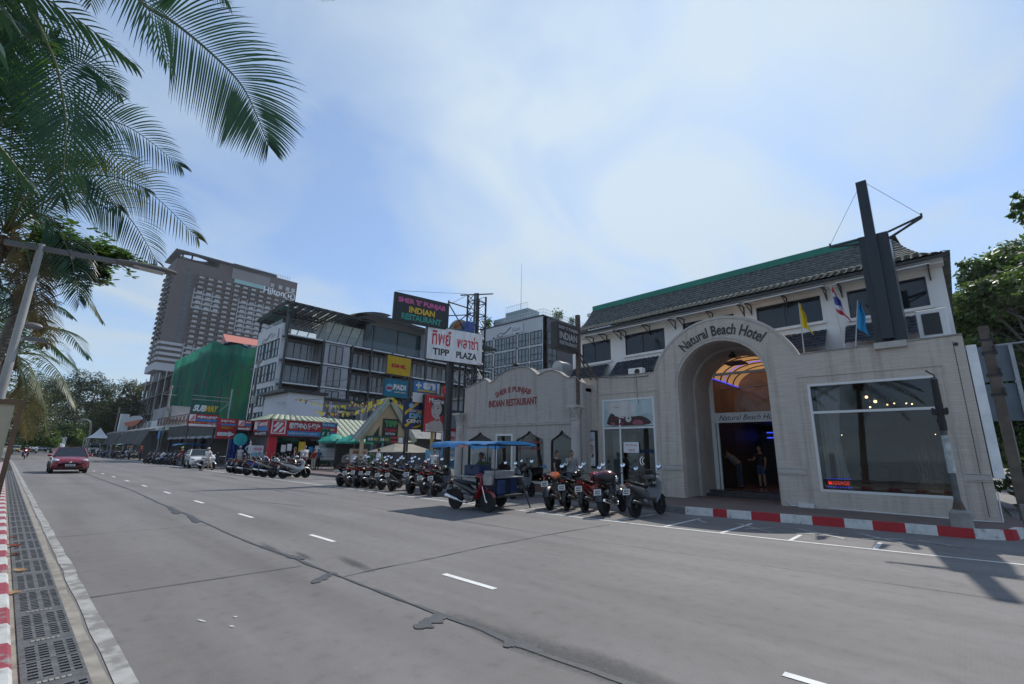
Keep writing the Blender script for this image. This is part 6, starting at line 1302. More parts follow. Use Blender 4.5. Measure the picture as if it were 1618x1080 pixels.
almond('broad leaved sea almond tree around the lamp arm under the palm leaves',(-15.6,-2.2,.1),[(AD(70,390,13.4),.55),(AD(110,385,13.4),.6),(AD(150,400,13.3),.55),(AD(185,410,13.2),.42),(AD(208,408,13.2),.16),(AD(120,425,13.5),.5),(AD(150,435,13.4),.38),(AD(165,436,13.4),.22),(AD(60,420,13.6),.5),(AD(30,400,13.8),.6),(AD(95,410,13.2),.5)],650,3)
almond('dark broad leaved tree in the top left corner behind the hanging palm leaf',(-13.5,-3.2,.1),[(AD(0,60,11),.7),(AD(15,110,11),.6),(AD(25,150,11),.5),(AD(-10,180,11),.9),(AD(20,30,11),.35),(AD(-40,60,11),1.2)],330,8)
almond('bright leaved young tree low behind the lamp post',(-24,-1.8,.1),[(AD(25,520,22),.9),(AD(50,545,22),.7),(AD(10,575,22),1.0),(AD(35,600,22),.8),(AD(-10,540,22),1.2),(AD(15,500,22),.7)],340,6)
# far trees at the bend
far=[('feathery casuarina with a pale forked trunk, tallest at the road bend',-150,11,[(115,610,4.2),(135,600,3.4),(150,625,4),(120,640,4),(158,610,2.6),(100,635,4)],LF1,.55),
 ('round olive green tree next to the half built block',-165,20,[(190,625,5),(200,645,4.5),(180,650,4.6),(205,615,3)],LF4,.4),
 ('dark broad tree above the waiting traffic',-120,1,[(85,640,4),(70,655,3.6),(95,665,3.5),(60,640,3.2)],LF1,.4),
 ('leafy dark tree behind the white tent',-170,16,[(150,665,4.5),(170,670,4.2),(130,672,4.4),(185,675,3.5),(160,655,4)],LF2,.4),
 ('dark evergreen mass left of the casuarina',-105,-3,[(50,620,3.2),(65,610,2.6),(45,645,3),(80,620,2.6)],LF1,.35),
 ('bushy tree over the promenade end',-90,-4,[(35,640,2.8),(50,665,2.6),(30,670,2.6)],LF4,.3),
 ('bright low tree beside the signal mast',-140,11,[(105,682,2.2),(115,690,2),(98,692,1.8)],LF3,.2),
 ('low leafy tree at the far kerb beyond the queue of cars',-130,-1,[(65,690,2),(50,692,1.9),(80,694,1.8)],LF3,.2)]
for k,(lab,X,Y,bl_,m,r0) in enumerate(far):
    D=(V((X,Y,3))-V((0,0,CAMH))).dot(CF); tree('broadleaf_tree' if m is not LF1 else 'casuarina_tree',lab,(X,Y,0),[(AD(a,b_,D+rnd.uniform(-3,3)),R_,.8) for a,b_,R_ in bl_],7500,D*.0024,m,r0,30+k,.45,'trees at the bend of the road')
q=MB(); crown(q,[((-185-4*k,-14+3.2*k,3+1.5*math.sin(k*1.7)),4.6,.8) for k in range(16)],9000,.6,.5,77); o=q.build('treeline',LF1,flip=False); tag(o,'dark far woodland closing the view at the bend','woodland',kind='stuff')
# ---------------------------------------------------------------- motorbikes
SEATM=mat('black seat vinyl',(.022,.022,.023),.5); PLAST=mat('black plastic',(.028,.028,.03),.45); ENG=mat('engine alloy',(.16,.16,.165),.4,.6,.2,9); LENS=mat('headlamp lens',(.6,.62,.65),.08,.3,0); TAIL=mat('red tail lens',(.4,.012,.015),.2,0,0); PLATE=mat('white number plate',(.62,.62,.6),.5,0,.08,12); MIRG=mat('mirror glass',(.85,.87,.9),.03,1,0); AMB=mat('amber lens',(.6,.2,.01),.2,0,0)
def paint(nm,c): return mat('bike paint '+nm,c,.22,0,.04,2,coat=.6)
def wheel_at(par,name,x,r,w_,kind,y=0):
    q=MB(); p=[(r-w_*.55,-w_*.36),(r-w_*.3,-w_*.5),(r-w_*.06,-w_*.34),(r,0),(r-w_*.06,w_*.34),(r-w_*.3,w_*.5),(r-w_*.55,w_*.36),(r-w_*.55,-w_*.36)]
    q.lathe(p,(x,y,r),26,'y'); o=q.build(name,RUBBER,par,True)
    q=MB(); ri=r-w_*.5; q.lathe([(ri,-w_*.3),(ri+.004,-w_*.1),(ri+.004,w_*.1),(ri,w_*.3),(ri-.02,w_*.2),(ri-.02,-w_*.2),(ri,-w_*.3)],(x,y,r),22,'y'); q.lathe([(0,-.06),(.035,-.06),(.035,.06),(0,.06)],(x,y,r),10,'y')
    if kind=='spoke':
        for k in range(14): a=k*math.pi/7; q.tube((x+.03*math.cos(a),y+.02*(-1)**k,r+.03*math.sin(a)),(x+ri*math.cos(a+.12),y,r+ri*math.sin(a+.12)),.004,n=3)
    else:
        for k in range(5):
            a=k*2*math.pi/5+.3; q.bar((x+.02*math.cos(a),y,r+.02*math.sin(a)),(x+ri*math.cos(a),y,r+ri*math.sin(a)),.03,.035,up=(0,1,0))
    q.lathe([(.05,.03),(.1,.03),(.1,.036),(.05,.036)],(x,y,r),18,'y'); q.build('rim',CHROME if kind=='spoke' else mat('grey alloy rim',(.2,.2,.21),.4,.6),o,True); return o
def S3(x,z,hw,hh,tilt=0,y=0):
    return (V((x,y,z)),V((0,hw,0)),V((-math.sin(tilt)*hh,0,math.cos(tilt)*hh)))
def fender(q,x,r,w_,a0,a1,n=10):
    pts=[]; 
    for i in range(n+1):
        a=math.radians(a0+(a1-a0)*i/n); c=V((x+r*math.cos(a),0,0)); pts.append((x+r*math.cos(a),r*math.sin(a)))
    return pts
def mkfender(par,name,x,zc,r,w_,a0,a1,m):
    q=MB(); n=12
    def F(a,b):
        an=math.radians(a0+(a1-a0)*a); s=(b-.5)*2; rr=r-.05*abs(s)**2.2; return V((x+rr*math.cos(an),s*w_/2,zc+rr*math.sin(an)))
    q.grid(F,n,6); return q.build(name,m,par,True,flip=False)
def mk_bike(kind,lab='motorbike'):
    t=thing('motorbike' if kind in('sport','cruis') else 'scooter' if kind in('scoot','maxi') else 'moped',lab,'motorbike'); P=paint('black',(.014,.014,.016))
    wb=.62; r=.285 if kind=='under' else .25 if kind=='scoot' else .27 if kind=='maxi' else .305; tw=.085 if kind in('under','scoot') else .11 if kind=='maxi' else .14
    sp='spoke' if kind in('under','cruis') else 'cast'
    wheel_at(t,'front_wheel',wb,r,tw*.92,sp); wheel_at(t,'rear_wheel',-wb,r,tw,sp)
    hx,hz=(.36,.86) if kind!='cruis' else (.3,.84)
    q=MB(); 
    for y in (-.075,.075): q.tube((wb-.01,y,r),(hx+.03,y,hz),.018,n=7)
    q.tube((hx+.03,0,hz-.12),(hx-.03,0,hz+.1),.035,n=8); q.box(hx-.02,hx+.07,-.09,.09,hz-.13,hz-.08); q.build('fork',CHROME if kind in('under','cruis') else PLAST,t)
    mkfender(t,'front_fender',wb,r,r+.035,tw*1.55,25,150,P)
    bz=1.0 if kind!='sport' else .98; bx=hx-.06
    q=MB(); q.path([(bx-.13,-.34,bz+.02),(bx-.02,-.2,bz+.03),(bx+.02,0,bz),(bx-.02,.2,bz+.03),(bx-.13,.34,bz+.02)],.012,6); 
    for y in (-.3,.3): q.tube((bx-.14,y*1.16,bz+.02),(bx-.08,y*.86,bz+.022),.018,n=7); q.tube((bx-.06,y*.95,bz+.03),(bx-.02,y*1.12,bz+.0),.006,n=4)
    q.build('handlebar',DARK,t)
    for y in (-1,1):
        mz=bz+.2 if kind!='maxi' else bz+.2; q=MB(); q.path([(bx-.05,y*.22,bz+.03),(bx,y*.28,bz+.12),(bx-.01,y*.33,mz)],.006,5); c=V((bx-.02,y*.35,mz+.02)); q.sphere(c,(.022,.075,.058),10,6); o=q.build('mirror',PLAST,t,True)
        q=MB(); n=V((-.95,0,.3)).normalized(); a=n.cross(EY).normalized(); q.add([c+n*.024+EY*.068*math.cos(k*.524)+a*.05*math.sin(k*.524) for k in range(12)],[range(12)]); q.build('mirror_glass',MIRG,o,flip=False)
    q=MB()
    if kind in('under','scoot','maxi'):
        s=1.25 if kind=='maxi' else 1.0
        q.loft([S3(bx-.1,bz-.04,.10*s,.05),S3(bx+.02,bz-.03,.13*s,.085),S3(bx+.1,bz-.07,.11*s,.08),S3(bx+.15,bz-.1,.06*s,.05)],14); q.build('head_cowl',P,t,True)
        q=MB(); zl=bz-.08 if kind!='maxi' else bz-.18; q.sphere((bx+.12,0,zl),(.05,.085*s,.055),12,8); q.build('headlight',LENS,t,True)
        # leg shield
        w1=.17 if kind=='under' else .2 if kind=='scoot' else .25
        q=MB(); secs=[]
        for a,(x,z,w2,th) in enumerate(((hx+.06,.95,w1*.6,.03),(hx+.1,.82,w1,.045),(hx+.05,.66,w1*1.05,.05),(hx-.06,.47,w1*1.0,.05),(hx-.15,.33,w1*.75,.045))): secs.append((V((x,0,z)),V((0,w2,0)),V((th,0,th*.3))))
        q.loft(secs,12,2.6); q.build('leg_shield',P,t,True)
        if kind=='under':
            q=MB(); q.loft([S3(.26,.52,.07,.09),S3(.1,.5,.085,.1),S3(-.1,.6,.11,.12,.1),S3(-.35,.67,.115,.1,.15),S3(-.6,.73,.09,.07,.2),S3(-.78,.78,.04,.035,.2)],14); q.build('body_panel',P,t,True)
            q=MB(); q.loft([S3(.12,.72,.06,.03),S3(.02,.755,.115,.045),S3(-.2,.765,.13,.05),S3(-.45,.795,.125,.045),S3(-.66,.82,.09,.03)],14); q.build('seat',SEATM,t,True)
        else:
            q=MB(); fz=.3 if kind=='scoot' else .4; q.loft([S3(.22,fz,.14,.05),S3(.0,fz,.15,.06),S3(-.15,fz+.02,.13,.07)],12,3); q.build('footboard',PLAST,t,True)
            q=MB(); bw=.15 if kind=='scoot' else .19; q.loft([S3(.02,.5,.08,.1,.2),S3(-.12,.55,bw*.9,.17,.2),S3(-.35,.6,bw,.16,.2),S3(-.6,.7,bw*.8,.1,.25),S3(-.82,.8,bw*.4,.05,.25)],14); q.build('body_panel',P,t,True)
            q=MB(); q.loft([S3(.04,.72,.08,.04),S3(-.1,.755,.14,.05),S3(-.32,.765,.15,.055),S3(-.55,.82,.14,.05),S3(-.72,.85,.1,.035)],14); q.build('seat',SEATM,t,True)
            if kind=='maxi': q=MB(); q.loft([(V((bx+.1,0,bz-.02)),V((0,.13,0)),V((.02,0,.01))),(V((bx+.0,0,bz+.16)),V((0,.1,0)),V((.015,0,.01)))],10); q.build('windscreen',PLAST,t,True)
        q=MB(); q.path([(-.62,-.1,.86),(-.75,-.1,.9),(-.84,-.06,.91),(-.84,.06,.91),(-.75,.1,.9),(-.62,.1,.86)],.012,6); q.build('grab_rail',DARK,t)
        rz_=.80 if kind!='under' else .77
    else:
        q=MB(); 
        if kind=='sport': q.loft([S3(.3,.86,.09,.07,-.2),S3(.2,.9,.15,.11),S3(.0,.9,.16,.12),S3(-.14,.82,.1,.08)],14)
        else: q.loft([S3(.24,.8,.06,.05,-.1),S3(.12,.82,.13,.1),S3(-.05,.8,.14,.1),S3(-.2,.74,.08,.06)],14)
        q.build('tank',P,t,True)
        q=MB(); sz=.82 if kind=='sport' else .7; q.loft([S3(-.12,sz-.02,.09,.04),S3(-.3,sz-.02,.14,.05),S3(-.48,sz+.03,.13,.05,.1),S3(-.66,sz+.1,.11,.05,.2),S3(-.8,sz+.13,.07,.03,.2)],14); q.build('seat',SEATM,t,True)
        q=MB(); q.loft([S3(-.45,sz-.03,.1,.05),S3(-.7,sz+.05,.1,.05,.2),S3(-.92,sz+.14,.045,.025,.2)],12); q.build('tail_panel',P,t,True)
        q=MB(); q.sphere((bx+.14,0,bz-.12),(.09,.095,.095),14,9); o=q.build('headlamp_shell',PLAST if kind=='sport' else CHROME,t,True); q=MB(); q.sphere((bx+.2,0,bz-.12),(.04,.08,.08),12,8); q.build('headlight',LENS,o,True)
        q=MB(); q.bar((hx,0,.8),(.1,0,.4),.06); q.bar((.15,0,.75),(-.5,0,.72),.05)
        for y in (-.1,.1): q.bar((.02,y,.4),(-.5,y,.72),.03); q.bar((-.15,y*1.1,.38),(-.62,y*1.1,r),.045)
        for y in (-.13,.13): q.tube((-.3,y,.72),(-.58,y,r+.04),.025,n=8)
        q.build('frame',DARK,t); rz_=sz+.06
        mkfender(t,'rear_fender',-wb,r,r+.05,tw*1.4,60,170,PLAST if kind=='sport' else P)
    q=MB(); q.loft([S3(.14,.36,.09,.08),S3(.0,.34,.13,.11),S3(-.16,.36,.12,.1),S3(-.26,.38,.07,.06)],10); q.lathe([(0,-.14),(.08,-.14),(.08,.14),(0,.14)],(-.05,0,.33),12,'y')
    if kind in('sport','cruis'): q.loft([S3(.08,.5,.08,.1,-.4),S3(.12,.62,.09,.1,-.4)],8)
    q.bar((-.05,.08,.33),(-wb,.08,r),.05,.08); q.build('engine',ENG,t,True)
    q=MB(); yx=-.14; q.path([(.1,yx*.7,.3),(-.05,yx,.22),(-.3,yx,.25),(-.42,yx-.01,.29)],.022,8); q.path([(-.38,yx-.01,.28),(-.46,yx-.015,.3),(-.85,yx-.02,.38),(-.9,yx-.02,.39)],[.03,.05,.052,.035],12); q.build('exhaust',CHROME if kind in('under','cruis') else PLAST,t,True)
    if kind not in('sport','cruis'): mkfender(t,'rear_fender',-wb,r,r+.05,tw*1.5,85,178,PLAST)
    q=MB(); q.loft([S3(-.76,rz_,.05,.022,.3),S3(-.86,rz_+.02,.04,.02,.3)],10); q.build('tail_light',TAIL,t,True)
    for y in (-1,1): q=MB(); q.sphere((-.83,y*.13,rz_-.03),(.022,.022,.016),8,5); q.build('indicator',AMB,t,True)
    q=MB(); c=V((-.9,0,rz_-.17)); a=V((.3,0,1)).normalized(); n=V((-1,0,.3)).normalized(); q.obox(c,EY*.1,a*.075,n*.004); o=q.build('number_plate',PLATE,t); q=MB()
    for k in range(4): q.obox(c+n*.006+EY*(-.055+.036*k)+a*.02,EY*.011,a*.024,n*.001)
    q.obox(c+n*.006-a*.035,EY*.07,a*.012,n*.001); q.build('plate_figures',BLACK,o); q=MB(); q.bar((-.72,0,rz_-.05),c-n*.01,.06,.02); q.build('plate_bracket',PLAST,t)
    q=MB(); q.path([(-.05,.12,.28),(-.15,.22,.02)],.012,6); q.build('side_stand',DARK,t)
    t.rotation_euler=(math.radians(-7),0,0); return t
PROTO={k:mk_bike(k) for k in('under','scoot','sport','cruis','maxi')}; used=set()
COLS={'black':(.014,.014,.016),'red':(.22,.01,.016),'dark red':(.085,.006,.010),'white':(.6,.6,.6),'silver':(.46,.47,.48),'blue':(.015,.04,.22),'grey':(.1,.1,.105),'orange':(.55,.11,.02),'pink':(.45,.04,.13)}
def place_bike(kind,col,pos,ang,label,group,second=None):
    if kind in used: t=copy_tree(PROTO[kind])
    else: t=PROTO[kind]; used.add(kind)
    t.location=(pos[0],pos[1],0); t.scale=(1.06,1.06,1.06); t.rotation_euler=(math.radians(-7),0,ang); tag(t,label,'motorbike',group)
    m=paint(col,COLS[col]); m2=paint(second,COLS[second]) if second else m
    for c in t.children:
        b=c.name.split('.')[0]
        if b in('front_fender','leg_shield','head_cowl','tank','tail_panel'): setmat(c,m)
        if b=='body_panel': setmat(c,m2)
        if b=='rear_fender' and kind=='cruis': setmat(c,m)
    bpy.context.view_layer.update if False else None
    return t
def rear(px_,py_,ang,wb=.62,z=0):
    g=GR(px_,py_,0); return (g.x+math.cos(ang)*wb,g.y+math.sin(ang)*wb)
G1='motorbikes parked in front of the restaurant'; A1=math.radians(110)
ga_=GR(1006.4,817); gb_=GR(1045,811.5); A5=math.atan2(gb_.y-ga_.y,gb_.x-ga_.x)
place_bike('sport','black',rear(870.5,805,A1),A1,'black sport motorbike with orange tank, leftmost of the group by the hotel wall',G1)
for c in PROTO['sport'].children:
    if c.name.startswith('tank'): setmat(c,paint('orange',COLS['orange']))
place_bike('scoot','black',rear(898,806.5,A1-.06),A1-.06,'black scooter with a dark helmet on its mirror beside the orange tanked bike',G1)
place_bike('scoot','red',rear(926,810,A1-.14),A1-.14,'red scooter with a grey seat between two black bikes by the restaurant column',G1,'red')
tc_=place_bike('cruis','black',rear(957,814.5,A1-.2),A1-.2,'heavy black cruiser with a big luggage box and orange number plate',G1)
place_bike('maxi','grey',rear(1006.4,817.6,A5),A5,'large grey scooter nearest the painted kerb and the hotel arch',G1,'grey')
# luggage box and helmets rest on bikes
c=V(rear(957,814.5,A1-.2)+(0,)); h=V((math.cos(A1-.2),math.sin(A1-.2),0)); t=thing('luggage_box','rounded black luggage box with a red lid on the heavy cruiser','luggage box',c-h*.55+EZ*.84); q=MB(); q.sphere(c-h*.5+EZ*1.02,(.27,.27,.17),18,10); q.build('case',PLAST,t,True); q=MB(); q.grid(lambda a,b:c-h*.5+EZ*1.04+V((.272*math.cos(a*6.283)*math.cos(.25+b*1.2),.272*math.sin(a*6.283)*math.cos(.25+b*1.2),.172*math.sin(.25+b*1.2))),24,6); q.build('lid',paint('dark red',COLS['dark red']),t,True,flip=False)
def helmet(c,col,lab,ang=0):
    t=thing('helmet',lab,'helmet',V(c)-EZ*.12,0,'helmets left on motorbikes'); q=MB(); q.sphere(c,(.14,.125,.13),16,10); q.build('shell',paint(col,COLS[col]),t,True); q=MB(); d=V((math.cos(ang),math.sin(ang),0)); s=V((-d.y,d.x,0)); q.grid(lambda a,b:V(c)+(d*math.cos((a-.5)*2.2)+s*math.sin((a-.5)*2.2)).normalized()*.142+EZ*(-.06+.1*b),8,3); q.build('visor',mat('smoke visor',(.02,.02,.025),.1),t,True,flip=False)
helmet(AY(912,748,GR(898,806,0).y+.9),'black','black helmet hanging on the mirror of the black scooter',-1.2); helmet(AY(943,752,GR(926,810,0).y+.9),'pink','pink helmet on the red scooter by the column',-1.2)
G2='motorbikes in the long row left of the food cart'
r2=[(539,768,'scoot','black',None),(552,769,'under','black','red'),(565.5,770,'scoot','black','dark red'),(578,770,'under','black',None),(589,772,'scoot','dark red','black'),(604,774,'under','black','dark red'),(620.6,776,'scoot','black',None),(650,780,'sport','black',None),(671,781,'under','dark red',None),(688,784,'scoot','black',None)]
ordn=['leftmost','second','third','fourth','fifth','sixth','seventh','eighth','ninth','tenth','eleventh','twelfth','thirteenth','fourteenth']
kn={'scoot':'scooter','under':'moped','sport':'sport motorbike','maxi':'big scooter','cruis':'cruiser'}
for k,(x,y,kd,c1_,c2_) in enumerate(r2):
    a=math.radians(112-rnd.uniform(-5,5)); place_bike(kd,c1_,rear(x,y,a),a,f'{c1_} {kn[kd]}{" with "+c2_+" panels" if c2_ else ""}, {ordn[k]} from left in row by food cart',G2,c2_)
for k,(x,y,kd,c1_) in enumerate(((556,756,'under','black'),(574,757,'scoot','silver'),(592,759,'under','black'),(611,760,'scoot','black'),(634,762,'under','blue'),(660,764,'scoot','red'))):
    a=math.radians(110-rnd.uniform(-6,6)); place_bike(kd,c1_,rear(x,y,a),a,f'{c1_} {kn[kd]} half hidden behind the long row, {ordn[k]} from left',G2,None)
for k,(x,y,kd,c1_) in enumerate(((795,786,'under','silver'),(812,788,'scoot','black'))):
    a=math.radians(100); place_bike(kd,c1_,rear(x,y,a),a,f'{c1_} {kn[kd]} standing right behind the food cart by the restaurant door','motorbikes behind the food cart',None)
G3='motorbikes in the row before the estate agent kiosk'
r3=[(365,747,'under','black'),(373,748,'scoot','dark red'),(380,748.6,'under','black'),(391,751,'scoot','blue'),(406.5,751.8,'under','silver'),(417,753.7,'under','black'),(431,754.6,'scoot','dark red')]
for k,(x,y,kd,c1_) in enumerate(r3):
    a=math.radians(92-k*3); place_bike(kd,c1_,rear(x,y,a),a,f'{c1_} {kn[kd]}, {ordn[k]} from the left in the row before the red fascia',G3,None)
g0,g1=GR(448,756),GR(481.6,755); a=math.atan2(g1.y-g0.y,g1.x-g0.x); place_bike('under','silver',((g0.x+g1.x)/2,(g0.y+g1.y)/2),a,'silver moped parked side on at the right end of the row before the kiosk',G3,'silver')
helmet(AY(469,723,(g0.y+g1.y)/2),'silver','pale helmet on the handlebar of the silver moped before the kiosk',0)
for k,(x,y,kd,c1_) in enumerate(((384,742,'scoot','black'),(396,743,'under','silver'),(408,744,'scoot','black'),(420,745,'under','dark red'),(432,745.5,'scoot','silver'),(444,746,'under','blue'),(456,746.5,'scoot','dark red'))):
    a=math.radians(88); place_bike(kd,c1_,rear(x,y,a),a,f'{c1_} {kn[kd]} in the rear line, {ordn[k]} from the left before the kiosk',G3,None)
G4='motorbikes parked left of the white car'
for k in range(9):
    x=228+6.6*k; y=731.8+.42*k; kd=('scoot','under','scoot','under','sport')[k%5]; c1_=('black','dark red','black','silver','blue','black','black','red','black')[k]
    g=GR(x,y); place_bike(kd,c1_,(g.x,g.y+.6),math.radians(-70+rnd.uniform(-5,5)),f'{c1_} {kn[kd]} facing the road, {ordn[k]} from the left beside the white car',G4,None)
G5='motorbikes parked by the canvas awning'
for k in range(8):
    x=139+7.8*k; y=720.6+.55*k; kd=('under','scoot')[k%2]; c1_=('black','silver','black','blue','black','dark red','black','white')[k]
    g=GR(x,y); place_bike(kd,c1_,(g.x,g.y+.6),math.radians(-72+rnd.uniform(-5,5)),f'{c1_} {kn[kd]} under the canvas awning, {ordn[k]} from left',G5,None)
g=GR(318,742); place_bike('under','white',(g.x,g.y+.3),math.radians(20),'white moped beside the walking man in front of the white car','motorbikes left of the kiosk row',None)
# ---------------------------------------------------------------- food carts
TARP=leafmat('sky blue tarpaulin',(.03,.15,.38),(.045,.21,.47),.3,.45,2,(.03,.17,.42)); COOL=mat('blue cooler box',(.014,.035,.11),.45); TINM=mat('tin sheet',(.42,.43,.44),.35,.6,.2,4)
def cart(lab,p0,p1,front,side,canopy,zc,cl,col,group):
    """moped with a sidecar kitchen: p0,p1 rear and front wheel ground points"""
    c=(V(p0)+V(p1))/2; d=(V(p1)-V(p0)).normalized(); ang=math.atan2(d.y,d.x); root=thing('motorbike_food_cart',lab,'food cart',c,ang,group)
    for ch in PROTO['under'].children:
        if ch.name.startswith('side_stand'): continue
        k=copy_tree(ch,root); b=k.name.split('.')[0]
        for s in k.material_slots: s.link='DATA'
        if b in('front_fender','leg_shield','head_cowl'): setmat(k,paint(col,COLS[col]))
        if b=='body_panel': setmat(k,paint('black',COLS['black']))
    w_=MB(); s=side
    def B(x0,x1,y0,y1,z0,z1,name,m,bev=.01):
        q=MB(); a,b_=min(s*y0,s*y1),max(s*y0,s*y1); q.v=[];q.box(x0,x1,a,b_,z0,z1); 
        q.v=[tuple(root_l(v)) for v in q.v]; return q.build(name,m,root,bevel=bev)
    def root_l(v): return V(v)+root.location
    B(-.7,.75,.28,1.5,.38,.44,'sidecar_floor',DARK); B(-.75,.7,.25,1.55,.9,.94,'counter',TINM); B(-.6,.5,1.2,1.5,.44,.9,'blue_panel',COOL); B(-.62,.0,.3,.85,.94,1.25,'cooler_box',COOL,.03); B(.1,.55,.4,1.3,.94,1.1,'steel_tray',TINM); B(.35,.7,.35,.7,.44,.86,'blue_tub',COOL,.04)
    q=MB(); q.v=[];
    for x,y in ((-.72,.3),(-.72,1.5),(.6,.3),(.6,1.5)): q.tube(root_l((x,s*y,.42)),root_l((x,s*y,zc-.05)),.016,n=6)
    for y in (.3,1.5): q.tube(root_l((-1.3,s*y,zc-.05)),root_l((.95,s*y,zc-.05)),.014,n=6)
    for x in (-1.3,-.72,.6,.95): q.tube(root_l((x,s*.1,zc-.06)),root_l((x,s*1.6,zc-.04)),.014,n=6)
    q.tube(root_l((.6,s*1.5,.9)),root_l((.9,s*1.65,.02)),.022,n=6); q.build('canopy_frame',DARK,root)
    q=MB(); x0,x1,y0,y1=canopy
    def C(a,b):
        x=x0+(x1-x0)*a; y=y0+(y1-y0)*b; edge=max(0,abs(b-.5)*2-.86)/.14; e2=max(0,abs(a-.5)*2-.95)/.05
        z=zc+.06*math.sin(math.pi*b)-.19*edge*(.5+.6*abs(noise.noise(V((x*2.3,y,1)))))*(1.0 if a<.55 else .35)-.10*e2*(a<.5)+.018*noise.noise(V((x*3,y*3,0)))-.03*math.sin(math.pi*4*a)**2
        return root_l((x,s*y,z))
    q.grid(C,60,26); q.build('canopy',TARP,root,smooth=True,flip=False)
    q=MB(); q.grid(lambda a,b:root_l((-.35+.4*a,s*(y0-.012),zc-.08-.07*b)),3,2); q.build('canopy_label',mat('faded red label',(.5,.22,.22),.6,0,.3,12),root,flip=False)
    wheel_at(root,'sidecar_wheel',0,.285,.085,'spoke') if False else None
    q=MB(); wq=MB(); wq.lathe([(.23,-.03),(.26,-.045),(.285,0),(.26,.045),(.23,.03),(.23,-.03)],(0,0,0),24,'y'); wq.v=[tuple(root_l((v[0]-.1,v[1]+s*1.42,v[2]+.285))) for v in wq.v]; o=wq.build('sidecar_wheel',RUBBER,root,True)
    q=MB(); 
    q.lathe([(.02,-.14),(.15,-.12),(.17,.13),(.0,.13)],(0,0,0),16,'z'); q.v=[tuple(root_l((v[0]+.62,v[1],v[2]+.86))) for v in q.v]; q.build('wire_basket',STEEL,root,True)
    return root
g0,g1=GR(720,803.7),GR(769.6,809.6)
cart('red moped food cart with a blue tarpaulin canopy at the edge of the parking bays',g0,g1,None,1,(-1.6,1.05,-.3,1.75),1.9,None,'red','food carts with canopies')
for px0,lab in ((258,'food cart with a bright blue canopy among the mopeds left of the white car'),(171,'food cart with a pale green canopy far left under the canvas awning')):
    g=GR(px0,733 if px0>200 else 723.5); r_=cart(lab,g+V((-.6,1.2,0)),g+V((.6,1.2,0)),None,1,(-2.0,2.0,-.4,1.8),1.95,None,'black','food carts with canopies')
    if px0<200:
        for c in r_.children:
            if c.name.startswith('canopy') and not c.name.startswith('canopy_'): setmat(c,mat('pale green tarpaulin',(.2,.42,.4),.55,0,.15,3))
for k in list(PROTO):
    pass
# bicycle by the red arrow sign
g=GR(345,741); t=thing('bicycle','upright bicycle leaning by the arrow sign behind the walking man','bicycle',(g.x,g.y,0),.25); q=MB()
for x in (-.5,.5):
    pts=[(g.x+x+.33*math.cos(k*.3142),g.y,.34+.33*math.sin(k*.3142)) for k in range(21)]; q2=MB(); q2.path(pts,.016,5); 
    for k in range(8): q2.tube((g.x+x,g.y,.34),pts[k*2+1],.003,n=3)
    q2.build('wheel',RUBBER,t)
for a,b in (((-.5,.34),(-.05,.3)),((-.05,.3),(-.2,.85)),((-.2,.72),(.35,.78)),((.35,.78),(-.05,.3)),((-.2,.72),(-.5,.34)),((.35,.9),(.5,.34))): q.tube((g.x+a[0],g.y,a[1]),(g.x+b[0],g.y,b[1]),.016,n=6)
q.build('frame',DARK,t); q=MB(); q.path([(g.x+.25,g.y-.26,1.0),(g.x+.34,g.y,.97),(g.x+.25,g.y+.26,1.0)],.012,5); q.build('handlebar',CHROME,t); q=MB(); q.loft([(V((g.x-.32,g.y,.88)),V((0,.09,0)),V((0,0,.03))),(V((g.x-.1,g.y,.89)),V((0,.04,0)),V((0,0,.02)))],10); q.build('saddle',SEATM,t,True)
